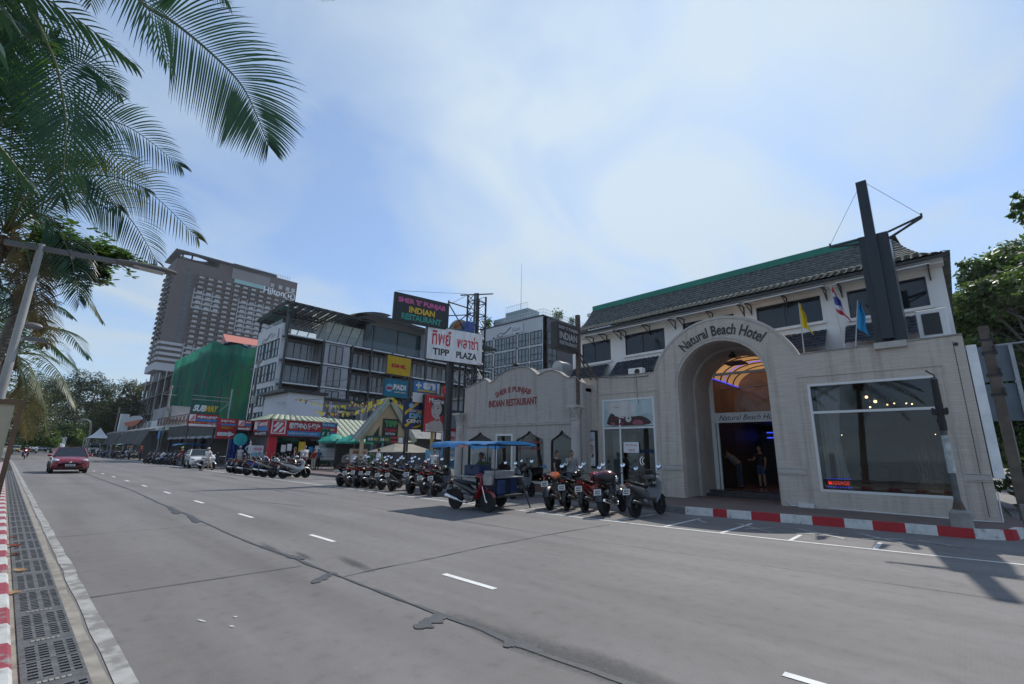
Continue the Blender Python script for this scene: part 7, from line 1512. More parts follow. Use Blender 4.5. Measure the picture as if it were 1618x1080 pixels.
# ---------------------------------------------------------------- cars
def car(lab,pos,ang,spec,col,group=None,cat='car',name='car'):
    L_,W,Hh,kind=spec; t=thing(name,lab,cat,(pos[0],pos[1],0),0,group); o=V((pos[0],pos[1],0)); hl=L_/2; hw=W/2; pm=mat('car paint '+col[0],col[1],.18,.1,.03,2,coat=1)
    k=Hh/1.5; belt=.98*k if kind!='van' else 1.1*k
    if kind=='hatch': top=[(-1,.45),(-.985,.62),(-.96,.92),(-.9,1.0),(-.6,1.01),(0,.99),(.45,.98),(.52,.96),(.8,.88),(.92,.76),(.97,.62),(1,.44)]; gh=[(-.93,1.0,.98),(-.72,1.42,.86),(-.3,1.49,.84),(.08,1.46,.84),(.5,.98,.97)]
    elif kind=='sedan': top=[(-1,.5),(-.98,.8),(-.93,.95),(-.6,.98),(0,.97),(.45,.95),(.55,.93),(.85,.82),(.94,.7),(.98,.58),(1,.44)]; gh=[(-.7,.97,.97),(-.42,1.4,.84),(-.1,1.47,.83),(.1,1.44,.83),(.5,.95,.97)]
    else: top=[(-1,.5),(-.99,1.0),(-.97,1.06),(0,1.06),(.6,1.04),(.75,1.0),(.92,.86),(.97,.7),(1,.45)]; gh=[(-.98,1.05,.98),(-.95,1.7,.9),(0,1.76,.9),(.45,1.7,.88),(.78,1.02,.96)]
    def ip(T,x):
        for a,b in zip(T,T[1:]):
            if x<=b[0]: f=(x-a[0])/max(1e-6,b[0]-a[0]); return a[1]+(b[1]-a[1])*f
        return T[-1][1]
    q=MB(); ns=44; rows=[]
    for i in range(ns+1):
        u=-1+2*i/ns; zt=ip(top,u)*k; e=abs(u); w_=hw*(1-.03*e-.34*max(0,(e-.84)/.16)**2.2); zb=(.2+.16*max(0,(e-.8)/.2))*k; x=u*hl
        sec=[(0,zb),(w_*.8,zb),(w_*.97,zb+.07),(w_,zb+.22*k),(w_*1.0,(zb+zt)/2+.08),(w_*.97,zt-.1*k),(w_*.93,zt-.03),(w_*.8,zt),(0,zt+.02*k)]
        rows.append([(x,y,z) for y,z in sec]+[(x,-y,z) for y,z in sec[-2:0:-1]])
    n=len(rows[0]); vs=[V(p)+o for r_ in rows for p in r_]; fs=[(i*n+j,i*n+(j+1)%n,(i+1)*n+(j+1)%n,(i+1)*n+j) for i in range(ns) for j in range(n)]; fs+=[list(range(n))[::-1],[ns*n+j for j in range(n)]]
    q.add(vs,fs); q.build('body',pm,t,True)
    # glasshouse
    q=MB(); R_=[]
    for u,z,wf in gh:
        w_=hw*wf*(.97 if z<1.1 else .86); R_.append([V((u*hl,-w_,z*k))+o,V((u*hl,w_,z*k))+o])
    for a,b in zip(R_,R_[1:]): q.face(a[0],b[0],b[1],a[1])
    base=[(u,z) for u,z,_ in gh]
    for sgn_ in (0,1): q.face(*([r_[sgn_] for r_ in R_] if sgn_ else [r_[sgn_] for r_ in R_][::-1]))
    q.build('window_glass',GL_D,t,flip=False)
    q=MB(); 
    for a,b in zip(R_[1:],R_[2:-1]): 
        d=EZ*.012; q.add([a[0]+d,b[0]+d,b[1]+d,a[1]+d,a[0]-d,b[0]-d,b[1]-d,a[1]-d],[(0,1,2,3),(4,5,6,7),(0,1,5,4),(1,2,6,5),(2,3,7,6),(3,0,4,7)])
    for s in (0,1):
        for a,b in zip(R_,R_[1:]): q.bar(a[s],b[s],.06,.04)
        for u in ((-.35,.05) if kind!='van' else (-.45,.2)):
            zt=ip([(g_[0],g_[1]) for g_ in gh],u)*k; y=(1 if s else -1); q.bar(V((u*hl,y*hw*.945,belt))+o,V((u*hl-.03,y*hw*.735,zt-.02))+o,.07,.03)
    q.build('roof',pm,t)
    wr_=.3*k if kind!='van' else .32
    for u in (-.62,.62):
        for s in (-1,1):
            c=V((u*hl,s*(hw-.1),wr_)); q=MB(); q.lathe([(wr_*.6,-.1),(wr_*.95,-.1),(wr_,-.06),(wr_,.07),(wr_*.95,.1),(wr_*.6,.105)],c+o,24,'y'); w_=q.build('wheel',RUBBER,t,True); q=MB(); q.lathe([(0,s*.07),(wr_*.3,s*.09),(wr_*.62,s*.1),(wr_*.62,s*.04),(0,s*.03)],c+o,20,'y'); q.build('rim',mat('car alloy',(.35,.35,.36),.35,.8),w_,True)
            q=MB(); P=[(c.x+(wr_+.035)*math.cos(math.radians(a)),s*(hw+.004),wr_+(wr_+.035)*math.sin(math.radians(a))) for a in range(0,181,15)]; q.path([V(p)+o for p in P],.03,6); q.build('wheel_arch',PLAST,t,True)
    for s in (-1,1):
        zf=(.75 if kind!='van' else .8)*k; q=MB(); q.sphere(o+V((hl*.91,s*hw*.76,zf)),(.17,.15,.085),14,8); q.build('headlight',LENS,t,True)
        q=MB(); q.sphere(o+V((-hl*.965,s*hw*.8,.82*k)),(.07,.13,.16),10,8); q.build('tail_light',TAIL,t,True)
        q=MB(); q.sphere(o+V((hl*.42,s*(hw+.09),1.02*k)),(.06,.1,.07),10,6); q.bar(o+V((hl*.42,s*(hw-.05),.98*k)),o+V((hl*.42,s*(hw+.06),1.0*k)),.04); q.build('door_mirror',pm,t,True)
        q=MB(); q.sphere(o+V((hl*.95,s*hw*.68,.36*k)),(.06,.09,.06),8,6); q.build('fog_lamp',PLAST,t,True)
    q=MB(); q.loft([(o+V((hl*.97,-hw*.5,.38*k)),V((.035,0,0)),V((0,0,.09*k))),(o+V((hl*.995,0,.38*k)),V((.035,0,0)),V((0,0,.1*k))),(o+V((hl*.97,hw*.5,.38*k)),V((.035,0,0)),V((0,0,.09*k)))],10,4); q.loft([(o+V((hl*.955,-hw*.42,.62*k)),V((.03,0,0)),V((0,0,.035*k))),(o+V((hl*.985,0,.62*k)),V((.03,0,0)),V((0,0,.045*k))),(o+V((hl*.955,hw*.42,.62*k)),V((.03,0,0)),V((0,0,.035*k)))],10,4); q.build('grille',BLACK,t,True)
    q=MB(); q.sphere(o+V((hl*1.005,0,.64*k)),(.02,.06,.05),10,6); q.build('badge',CHROME,t,True)
    q=MB(); q.obox(o+V((hl*1.03,0,.48*k)),V((.008,0,0)),V((0,.22,0)),V((0,0,.06))); p_=q.build('number_plate',PLATE,t); q=MB()
    for j in range(6): q.obox(o+V((hl*1.03+.01,-.15+.06*j,.48*k)),V((.001,0,0)),V((0,.018,0)),V((0,0,.035)))
    q.build('plate_figures',BLACK,p_)
    t.rotation_euler=(0,0,ang); return t
REDC=('ruby red',(.22,.012,.025)); WHC=('white',(.68,.68,.68)); SIL=('silver',(.4,.41,.42)); YEL=('taxi yellow',(.62,.4,.02)); BLC=('dark grey',(.04,.04,.045)); BLU=('pale blue',(.3,.42,.5))
HAT=(3.85,1.7,1.5,'hatch'); SED=(4.4,1.74,1.47,'sedan'); VAN=(4.7,1.8,1.95,'van')
car('glossy red hatchback driving toward the camera in the near lane',(-40.3,2.95),math.radians(-1),HAT,REDC)
car('white hatchback parked by the red arrow sign, beyond the silver moped',(-46.3,11.35),math.radians(-6),HAT,WHC)
TG='cars queuing at the bend of the road'
def far_car(px_,py_,sp,col,lab,ang=0,name='car'):
    g=GR(px_,py_); return car(lab,(g.x-sp[0]/2,g.y),ang,sp,col,TG,'car',name)
far_car(22,714.6,SED,YEL,'yellow taxi far away at the left, just beyond the notice board',0,'taxi')
far_car(48,716,VAN,SIL,'silver minibus with an orange roof sign behind the motorcyclist',0,'minibus')
far_car(66,713.5,SED,BLC,'dark saloon between the minibus and the white lorry')
far_car(76,712.5,SED,BLC,'second dark saloon farther back, left of the white lorry')
far_car(105,712.4,SED,YEL,'yellow taxi roof showing just over the red hatchback',0,'taxi')
far_car(131,715.5,SED,SIL,'silver saloon behind the signal mast'); far_car(148,717.5,VAN,WHC,'white van parked under the white tent')
g=GR(90,716); t=thing('lorry','white box lorry with a pale blue cargo body in the queue of traffic','lorry',(g.x,g.y,0),0,TG); o=V((g.x,g.y,0))
q=MB(); q.box(g.x-6.2,g.x-1.9,g.y-1.05,g.y+1.05,.95,3.3); q.build('cargo_box',mat('lorry box',(.5,.56,.6),.5,0,.1,1),t,bevel=.05); q=MB(); q.loft([(o+V((-1.8,0,1.25)),V((0,.95,0)),V((0,0,.85))),(o+V((-.5,0,1.2)),V((0,.95,0)),V((0,0,.8))),(o+V((-.1,0,.85)),V((0,.93,0)),V((0,0,.45)))],14,5); q.build('cab',mat('car paint white',(.68,.68,.68)),t,True)
q=MB(); q.add([o+V((-.42,-.8,1.35)),o+V((-.42,.8,1.35)),o+V((-.62,.75,1.95)),o+V((-.62,-.75,1.95))],[(0,1,2,3)]); q.v=[(a+.13,b,c) for a,b,c in q.v]; q.build('windscreen',GL_D,t,flip=False)
for x in (-.9,-4.9):
    for s in (-1,1): q=MB(); q.lathe([(0,-.12),(.4,-.12),(.4,.12),(0,.12)],o+V((x,s*.85,.4)),18,'y'); q.build('wheel',RUBBER,t)
for s in (-1,1): q=MB(); q.sphere(o+V((-.05,s*.7,.75)),(.05,.15,.1),10,6); q.build('headlight',AMB if s<0 else LENS,t,True)
t=thing('minibus_roof_sign','orange and pale roof board on the silver minibus','sign',(-150,5,2)); gg=GR(48,716); q=MB(); q.box(gg.x-2.6,gg.x-2.4,gg.y-.85,gg.y+.85,1.98,2.35); q.build('board',mat('orange board',(.6,.28,.03),.5),t)
# blue road sign at the back of the traffic
c=AD(101,690,150); t=thing('road_sign','small blue road sign beside the white lorry','sign',(c.x,c.y,0)); q=MB(); q.box(c.x-.05,c.x+.05,c.y-1.2,c.y+1.2,c.z-1.2,c.z+1.2); q.build('panel',bl,t); q=MB(); q.tube((c.x-.1,c.y,0),(c.x-.1,c.y,c.z),.08,n=6); q.build('post',STEEL,t)
# ---------------------------------------------------------------- street furniture
LAMPM=mat('aluminium lamp post',(.15,.15,.148),.5,.4,.15,3)
t=thing('street_lamp','tall grey street lamp at the left edge with a long arm reaching over the road','street lamp',(-11.4,-.18,.13)); q=MB(); q.path([(-11.4,-.18,.13),(-11.35,-.18,2.6),(-11.3,-.18,5.05)],[.07,.06,.048],12); q.build('pole',mat('lamp pole grey',(.36,.36,.355),.5,.2,.15,3),t,True)
q=MB(); q.bar((-11.3,-.62,4.94),(-11.3,.95,5.06),.075,.085); q.bar((-11.3,.2,4.98),(-11.3,.24,5.0),.13,.15); q.build('arm',LAMPM,t); q=MB(); q.loft([(V((-11.3,.85,5.06)),V((.07,0,0)),V((0,0,.05))),(V((-11.3,1.1,5.08)),V((.12,0,0)),V((0,0,.06))),(V((-11.3,1.6,5.1)),V((.13,0,0)),V((0,0,.06))),(V((-11.3,1.8,5.1)),V((.08,0,0)),V((0,0,.03)))],14); q.build('lamp_head',LAMPM,t,True)
q=MB(); q.obox((-11.3,1.35,5.035),EX*.1,EY*.25,EZ*.01); q.build('lens',mat('lamp diffuser',(.5,.5,.47),.3),t)
q=MB(); q.sphere((-11.38,-.02,3.6),(.06,.13,.06),10,6); q.build('camera_housing',mat('housing',(.16,.16,.16),.5),t,True); q=MB(); q.box(-11.44,-11.32,-.1,.2,3.34,3.4); q.build('bracket',LAMPM,t); q=MB(); q.lathe([(.2,.0),(.2,.04),(.1,.06),(.09,.3)],(-11.4,-.18,.13),12); q.build('base',LAMPM,t)
# notice board
bxl=-5.6; P0=AX(40,632,bxl); t=thing('notice_board','cream notice board in a brown wooden frame at the left edge of the pavement','notice board',(bxl,P0.y-.6,.13)); yr=P0.y; zt=P0.z
q=MB(); W0=1.3
for (a,b_,c,d) in ((yr-.032,yr,.5,zt),(yr-W0,yr-W0+.032,.13,zt),(yr-W0+.033,yr-.033,zt-.04,zt-.002),(yr-W0+.033,yr-.033,.5,.56),(yr-W0+.033,yr-.033,zt-.62,zt-.59)): q.box(bxl-.06,bxl,a,b_,c,d)
q.build('frame',WOOD,t); q=MB(); q.box(bxl-.05,bxl-.02,yr-W0+.05,yr-.05,.55,zt-.04); pn=q.build('panel',mat('cream board',(.40,.36,.26),.6,0,.12,4),t)
w2=W0-.11
prt([sgn('faded pink',(.34,.22,.22)),sgn('faded aqua',(.26,.36,.34)),sgn('seal grey',(.3,.28,.25)),sgn('pale blue dab',(.3,.36,.42)),sgn('faint line',(.28,.25,.2))],[(0,rect(0,w2,zt-.55-.42,zt-.55-.24)),(1,rect(0,w2-.06,.68,.84)),(2,arc(w2*.5,zt-.55-.09-.02+.0,.09,0,360,24)),(3,smooth([(w2-.3,zt-.68),(w2-.1,zt-.68),(w2-.1,zt-.62),(w2-.3,zt-.62)]))]+[(4,rect(.1,w2-.1,zt-.55-.2-k*.0-.03*j,zt-.55-.2-.03*j+.006)) for j,k in ((0,0),(1,0))],(bxl-.016,yr-W0+.055,.0),EY,EZ,pn,'notices')
q=MB()
for y in (yr-W0+.03,yr-.03): q.box(bxl-.05,bxl-.01,y-.025,y+.025,.13,.5)
q.build('leg_frame',WOOD,t)
# right hand lamp post with wrapped base
b=GR(1521,832,.2); t=thing('street_lamp','paper wrapped lamp post on a concrete block in front of the big window','street lamp',(b.x,b.y,.195)); q=MB(); q.loft([(V((b.x,b.y,.195)),V((.2,0,0)),V((0,.2,0))),(V((b.x,b.y,.5)),V((.19,0,0)),V((0,.19,0))),(V((b.x,b.y,.56)),V((.14,0,0)),V((0,.14,0)))],16,6); q.build('base_block',CONC,t)
q=MB(); q.loft([(V((b.x,b.y,.55)),V((.12,0,0)),V((0,.12,0))),(V((b.x,b.y,.75)),V((.07,0,0)),V((0,.07,0)))],10); q.build('collar',mat('rusty steel',(.11,.075,.06)),t)
topz=3.55; q=MB(); q.path([(b.x,b.y,.7),(b.x,b.y,topz)],[.062,.055],12); q.build('pole',mat('dark weathered pole',(.10,.105,.105),.6,.2,.4,5),t,True)
q=MB(); q.path([(b.x,b.y,1.35+k*.12) for k in range(8)],[.068+.004*(k%2) for k in range(8)],12); q.build('paper_wrap',mat('torn paper',(.42,.45,.45),.8,0,.4,7),t,True)
q=MB()
q.path([(b.x,b.y,2.3+k*.1) for k in range(13)],[.066+.012*rnd.random() for k in range(13)],9)
for s in (-1,1): q.loft([(V((b.x+s*.02,b.y-.04,2.72)),V((0,.02,0)),V((0,0,.03))),(V((b.x+s*.11,b.y-.05,2.74)),V((0,.015,0)),V((0,0,.09))),(V((b.x+s*.15,b.y-.05,2.76)),V((0,.01,0)),V((0,0,.06)))],8)
q.build('cloth_wrap',mat('black wrap',(.018,.018,.018),.7),t); q=MB(); q.path([(b.x,b.y,3.4),(b.x+.02,b.y,3.6),(b.x-.12,b.y-.05,3.72)],.02,6); q.build('stub',DARK,t)
# utility pole and sign backs on the side street
t=thing('utility_pole','brown concrete utility pole to the right of the hotel end wall','utility pole',(1.12,20.4,0)); q=MB(); q.bar((1.12,20.4,0),(1.12,20.4,5.75),.27,.24); q.build('pole',mat('brown concrete',(.13,.105,.085),.85,0,.3,3),t)
for z in (5.3,4.9,4.2,3.6): q=MB(); q.box(.95,1.3,20.25,20.55,z-.04,z+.04); q.tube((1.25,20.2,z+.04),(1.25,20.2,z+.2),.04,n=6); q.build('clamp',DARK,t)
q=MB(); q.tube((1.2,20.3,5.1),(2.6,21.5,5.35),.03,n=6); q.build('bracket_arm',STEEL,t)
t=thing('road_sign','grey backs of two large road signs behind the utility pole','road sign',(1.7,28.5,0)); 
q=MB(); q.box(1.2,2.15,28.4,28.5,4.95,6.5); q.build('upper_panel',mat('sign back blue grey',(.13,.16,.19),.5,.2,.1,2),t); q=MB(); q.box(1.2,2.2,28.4,28.5,3.3,4.85); q.build('lower_panel',mat('sign back blue grey',(.13,.16,.19)),t)
q=MB(); q.box(2.15,2.28,28.2,28.6,3.4,6.45); q.build('edge_frame',STEEL,t); q=MB(); q.tube((1.7,28.6,0),(1.7,28.6,6.5),.08,n=8); q.build('post',STEEL,t)
t=thing('planter_box','low dark concrete planter below the hedge at the right edge','planter',(2.2,19,0)); q=MB(); q.box(.95,4.5,18.4,18.7,0,.55); q.build('wall',mat('grey concrete',(.27,.265,.25)),t); q=MB(); q.box(1.2,2.2,18.3,18.4,.1,.45); q.build('panel',DARK,t)
# utility poles left
POLC=mat('pale concrete pole',(.3,.29,.275),.85,0,.2,2)
def upole(x,y,h,lab,trans=True):
    t=thing('utility_pole',lab,'utility pole',(x,y,0),0,'utility poles along the shops'); q=MB(); q.path([(x,y,0),(x,y,h)],[.2,.13],10); q.build('pole',POLC,t,True)
    q=MB(); q.bar((x-1.1,y,h-.5),(x+1.1,y,h-.5),.12,.14); q.bar((x-1.0,y,h-.5),(x,y,h-1.2),.05); q.bar((x+1.0,y,h-.5),(x,y,h-1.2),.05); q.bar((x,y-.9,h-1.5),(x,y+.9,h-1.5),.1); q.build('cross_arm',POLC,t)
    for k in (-1,-.35,.35,1): q=MB(); q.lathe([(0,.0),(.05,.02),(.07,.1),(.05,.16),(.06,.24),(0,.3)],(x+k,y,h-.44),8); q.build('insulator',mat('porcelain',(.3,.2,.15),.3),t)
    if trans: q=MB(); q.loft([(V((x+.45,y-.1,h*.55)),V((.3,0,0)),V((0,.3,0))),(V((x+.45,y-.1,h*.55+1.0)),V((.3,0,0)),V((0,.3,0)))],12,3); q.build('transformer',mat('transformer grey',(.33,.32,.29),.6,0,.2,2),t)
    return t
upole(-66.5,21.3,13.3,'concrete utility pole with a transformer beside the narrow face of the balcony hotel'); upole(-93,17.2,11.5,'concrete utility pole with spread arms before the green netting'); upole(-150,18,11,'utility pole near the half built block',False)
q=MB(); q.path([(-66.1,21.1,0),(-66.1,21.2,12)],.09,6); q.path([(-66.9,21.0,0),(-66.9,21.1,11.5)],.06,6); o=q.build('cable_riser',DARK); tag(o,'dark cable risers strapped to the transformer pole','cable')
def wire(a,b,sag,lab,r=.018,gp='overhead wires along the shops'):
    A,B=V(a),V(b); q=MB(); q.path([A.lerp(B,i/16)-EZ*sag*4*(i/16)*(1-i/16) for i in range(17)],r,4); o=q.build('overhead_wire',BLACK); tag(o,lab,'wire',gp)
for k in (-1,1): wire((-66.5+k,21.3,12.9),(-93+k,17.2,11.3),.8,'overhead wire from the transformer pole to the pole before the netting')
for k in (-.35,.35): wire((-93+k,17.2,11.3),(-150+k,18,10.8),1.2,'overhead wire from the spread arm pole toward the half built block')
wire((-66.5,21.3,11.2),(-22.2,20.3,8.4),1.6,'long sagging wire from the transformer pole to the lattice tower',.022); wire((-66.5,21.2,9.2),(-27.15,18.4,6.7),1.5,'lower sagging wire from the transformer pole to the shop sign frame',.022)
wire((-22.2,19.9,7.5),(-11.25,16.1,5.2),.8,'sagging wire from the lattice tower to the rusty sign post',.016); wire((-11.25,16.05,4.9),(-8.4,16.68,4.65),.12,'short cable along the parapet from the rusty post toward the arch',.014)
# signal mast, tent
t=thing('traffic_signal_mast','curved grey signal mast arching over the far road','traffic light',(-135,10.5,0)); D=(V((-135,10.5,3))-V((0,0,CAMH))).dot(CF); pts=[AD(x,y,D) for x,y in ((137,712),(139,700),(142,685),(144,672),(143,666),(138,663),(125,662),(103,661))]; pts[0].z=0; q=MB(); q.path(pts,.16,8); q.build('mast',STEEL,t,True); q=MB(); c=pts[6]; q.box(c.x-.2,c.x+.2,c.y-1.2,c.y+.6,c.z-.05,c.z+.35); q.build('signal_head',BLACK,t)
D=92; a,b_,ap=AD(140,692,D),AD(171,692,D),AD(155,675,D); w_=(b_-a).length/2; c=(a+b_)/2; t=thing('canopy_tent','white peaked canopy tent at the road bend','tent',(c.x,c.y,0)); q=MB(); hgt=ap.z-c.z
def TN(u,v): 
    s=(1-v)**1.0; z=c.z+hgt*(v**1.9*.9+.1*v); an=u*6.2832+.785; m=max(abs(math.cos(an)),abs(math.sin(an))); return V((c.x+w_*s*math.cos(an)/m,c.y+w_*s*math.sin(an)/m,z))
q.grid(TN,40,12); q.build('canopy',mat('white tent fabric',(.75,.75,.75),.7,0,.03),t,flip=False); q=MB(); 
for sx in (-1,1):
    for sy_ in (-1,1): q=MB(); q.tube((c.x+sx*w_*.97,c.y+sy_*w_*.97,0),(c.x+sx*w_*.97,c.y+sy_*w_*.97,c.z+.05),.06,n=6); q.build('leg',WHITE,t)
g=GR(228,728); t=thing('parking_sign','small blue square sign on a post by the canvas awning','sign',(g.x,g.y+1,0)); q=MB(); q.tube((g.x,g.y+1,0),(g.x,g.y+1,3.6),.05,n=6); q.build('post',STEEL,t); q=MB(); q.box(g.x-.5,g.x+.5,g.y+.9,g.y+.95,2.6,3.6); q.build('panel',bl,t)
# umbrellas, boards, banner on the forecourt
TEAL=mat('teal umbrella fabric',(.01,.26,.19),.6,0,.1,2)
def umbrella(c,R_,lab):
    t=thing('parasol',lab,'umbrella',(c[0],c[1],.14),0,'teal parasols before the kiosk'); q=MB()
    def U(a,b): 
        an=a*6.2832; s=b*R_*(1-.05*abs(math.sin(an*4))); return V((c[0]+s*math.cos(an),c[1]+s*math.sin(an),c[2]-.62*b**1.7+.04*math.sin(an*4)**2*b))
    q.grid(U,48,8); q.grid(lambda a,b:U(a,1)-EZ*.16*b,48,1); q.build('canopy',TEAL,t,smooth=True,flip=False); q=MB(); q.tube((c[0],c[1],.14),(c[0],c[1],c[2]),.025,n=8); q.build('pole',STEEL,t); q=MB()
    for k in range(8): an=k*.7854; q.tube((c[0],c[1],c[2]-.1),U(k/8,.97),.008,n=4)
    q.build('rib_frame',STEEL,t)
umbrella((-38.3,19.0,2.95),1.35,'teal parasol partly behind the tall green banner'); umbrella((-36.0,19.6,2.9),1.5,'teal parasol standing right of the tall green banner')
c=AX(510,712,-38.6); t=thing('feather_banner','tall green banner with white slanted vertical letters beside the red fascia','banner',(-38.6,c.y,.14)); q=MB(); 
for y,nm in ((c.y-.33,0),(c.y+.1,1)): q=MB(); q.box(-38.66,-38.6,y,y+.4,.5,3.35); p=q.build('cloth',dg,t); q=MB(); [q.text(ch,V((-38.59,y+.2,2.95-k*.36)),EY,EZ,h=.26,bold=.04,shear=.2) for k,ch in enumerate('SUBWAY')]; q.mi=0; q.build('lettering',wh,p,flip=False)
q=MB(); q.tube((-38.7,c.y+.08,.14),(-38.7,c.y+.08,3.4),.03,n=6); q.build('pole',STEEL,t)
def aboard(X,y0,y1,z0,z1,face,lab,items=(),layers=None,lm=None):
    t=thing('sign_board',lab,'sign board',(X,(y0+y1)/2,.14)); q=MB(); q.obox((X-.04,(y0+y1)/2,(z0+z1)/2),V((.02,0,0)),V((0,(y1-y0)/2,0)),V((-.06,0,(z1-z0)/2))); q.build('board',face,t); 
    if layers: prt(lm,layers,(X+.03,y0,z0),EY,EZ,t,'picture')
    q=MB(); 
    for y in (y0+.05,y1-.05): q.bar((X-.02,y,.1),(X-.05,y,z0+.1),.04); q.bar((X-.35,y,.1),(X-.1,y,z1),.03)
    q.build('stand',DARK,t)
    if items: T(t,V((X+.045,y0,z0)),EY,items)
p=AX(520,720,-38); aboard(-38,p.y-.9,p.y+.9,.7,2.2,sgn('menu grey',(.4,.44,.44)),'grey green menu board in front of the teal parasols',[('MENU',.9,1.25,.8,.2,dg,.02)],[(0,rect(.1,1.7,.15,1.05)),(1,rect(.15,1.65,.8,.85)),(1,rect(.15,1.65,.6,.64)),(1,rect(.15,1.65,.4,.44)),(2,rect(0,1.8,0,.1))],[wh,gr_,dg])
p=AX(567,722,-33.5); aboard(-33.5,p.y-.75,p.y+.75,.5,1.75,sgn('parchment',(.5,.4,.3)),'parchment coloured sandwich board by the flower pots',[('SPECIAL',.75,1.0,1.1,.18,mr_,.02)],[(0,rect(.1,1.4,.1,.85)),(1,smooth([(.2,.2),(.6,.7),(1.2,.5),(1.0,.2)]))],[wh,sgn('soft brown',(.3,.18,.12))])
p=AX(405,722,-43.5); aboard(-43.5,p.y-.5,p.y+.5,.5,1.9,wh,'white and blue tour poster board left of the kiosk',[('TOUR',.5,1.1,.7,.2,pk_,.02)],[(0,rect(.08,.92,.1,.8)),(1,rect(.1,.9,.5,.78)),(2,smooth([(.2,.15),(.4,.5),(.7,.4),(.8,.15)]))],[bl,lbl,wh])
p=AX(680,718,-24); aboard(-24.5,18.3,20.0,.7,1.75,lbl,'light blue notice board left of the food cart canopy',[('INFORMATION',.85,.8,1.4,.16,wh,.01)],[(0,rect(.2,.7,.15,.6)),(0,rect(.9,1.5,.15,.6))],[bl]); 
p=AX(714,692,-23); aboard(-23.2,p.y-.6,p.y+.7,2.0,3.1,wh,'white board with a red head strip beside the restaurant column',[('OPEN',.6,.5,.8,.2,rd,.02)],[(0,rect(0,1.3,.9,1.1))],[rd]); p=AX(714,725,-23); aboard(-23,p.y-.75,p.y+.75,.6,1.95,lbl,'sky blue board standing under the white red headed one',[('DIVE',.7,1.0,.8,.22,wh,.03)],[(0,rect(.1,1.4,.1,.5)),(1,smooth([(.2,.6),(.6,.8),(1.1,.7),(.7,.55)]))],[bl,wh])
c=AX(380,694,-46.5); t=thing('round_sign','turquoise round sign next to the arrow sign','sign',(c.x,c.y,0)); q=MB(); q.lathe([(0,-.04),(.55,-.04),(.55,.04),(0,.04)],c,24,'x'); q.build('disc',sgn('turquoise',(.03,.4,.42)),t); q=MB(); q.bar((c.x-.08,c.y,0),(c.x-.08,c.y,c.z),.06); q.build('post',DARK,t)
c=AX(378,715,-47.5); t=thing('clothes_rack','rack of long blue clothes under the turquoise round sign','clothes rack',(c.x,c.y,0)); q=MB(); q.grid(lambda a,b:V((c.x+.1*math.sin(a*30),c.y-.9+1.6*a,2.4-2.1*b)),30,4); q.build('blue_clothes',mat('blue cloth',(.015,.05,.22),.8,0,.3,2),t,True,flip=False); q=MB(); q.bar((c.x,c.y-1,2.45),(c.x,c.y+.8,2.45),.04); q.tube((c.x,c.y-1,0),(c.x,c.y-1,2.45),.03,n=5); q.tube((c.x,c.y+.8,0),(c.x,c.y+.8,2.45),.03,n=5); q.build('rail',STEEL,t)
c=AX(395,708,-45.5); t=thing('shop_mannequin','white shop mannequin torso with hands on hips by the tour poster','mannequin',(c.x,c.y,.1)); q=MB(); q.loft([(c+V((0,0,-.35)),V((0,.17,0)),V((.1,0,0))),(c+V((0,0,-.1)),V((0,.12,0)),V((.08,0,0))),(c+V((0,0,.2)),V((0,.19,0)),V((.1,0,0))),(c+V((0,0,.32)),V((0,.06,0)),V((.05,0,0))),(c+V((0,0,.4)),V((0,.045,0)),V((.045,0,0))),(c+V((0,0,.52)),V((0,.08,0)),V((.09,0,0))),(c+V((0,0,.64)),V((0,.05,0)),V((.06,0,0)))],12,2); 
for s in (-1,1): q.path([c+V((0,s*.18,.2)),c+V((-.02,s*.36,-.02)),c+V((.05,s*.18,-.2))],[.045,.04,.03],8)
q.build('torso',WHITE,t,True); q=MB(); q.tube((c.x,c.y,.1),(c.x,c.y,c.z-.3),.025,n=6); q.build('stand',DARK,t)
# market canopy and pots
t=thing('market_canopy','low grey canvas market canopy behind the long motorbike row','canopy',(-29,20,.14)); q=MB(); q.add([(-27.2,17.6,1.55),(-27.2,21.4,1.55),(-30.5,21.4,1.55),(-30.5,17.6,1.55),(-28.8,18.8,2.15),(-28.8,20.2,2.15)],[(0,1,5,4),(2,3,4,5),(1,2,5),(3,0,4)]); q.build('canopy',mat('khaki canvas',(.22,.2,.17),.85,0,.2,1.2),t,flip=False)
for x in (-27.3,-30.4):
    for y in (17.7,21.3): q=MB(); q.tube((x,y,.1),(x,y,1.55),.03,n=6); q.build('leg',DARK,t)
POT=mat('terracotta pot',(.22,.1,.06),.8,0,.2,4)
for k,y in enumerate((19.8,20.4,21.0)):
    x=-34.6; t=thing('potted_plant',['leftmost potted plant behind the parchment board','middle potted plant behind the parchment board','rightmost potted plant behind the parchment board'][k],'plant',(x,y,.14),0,'potted plants by the parchment board'); q=MB(); q.lathe([(.16,.14),(.22,.5),(.24,.52),(.2,.52),(.18,.48)],(x,y,0),14); q.build('pot',POT,t,True); q=MB(); crown(q,[((x,y,.9),.42,1.1)],160,.13,.3,40+k); q.build('leaves',LF3,t,flip=False)
t=thing('stone_lantern','rounded grey stone ornament behind the teal parasol','ornament',(-34.8,18.6,.14)); q=MB(); q.lathe([(.35,.14),(.3,.6),(.55,.7),(.5,1.2),(.2,1.35),(0,1.4)],(-34.8,18.6,0),12); q.build('body',mat('mossy stone',(.16,.15,.13),.9,0,.35,4),t,True)
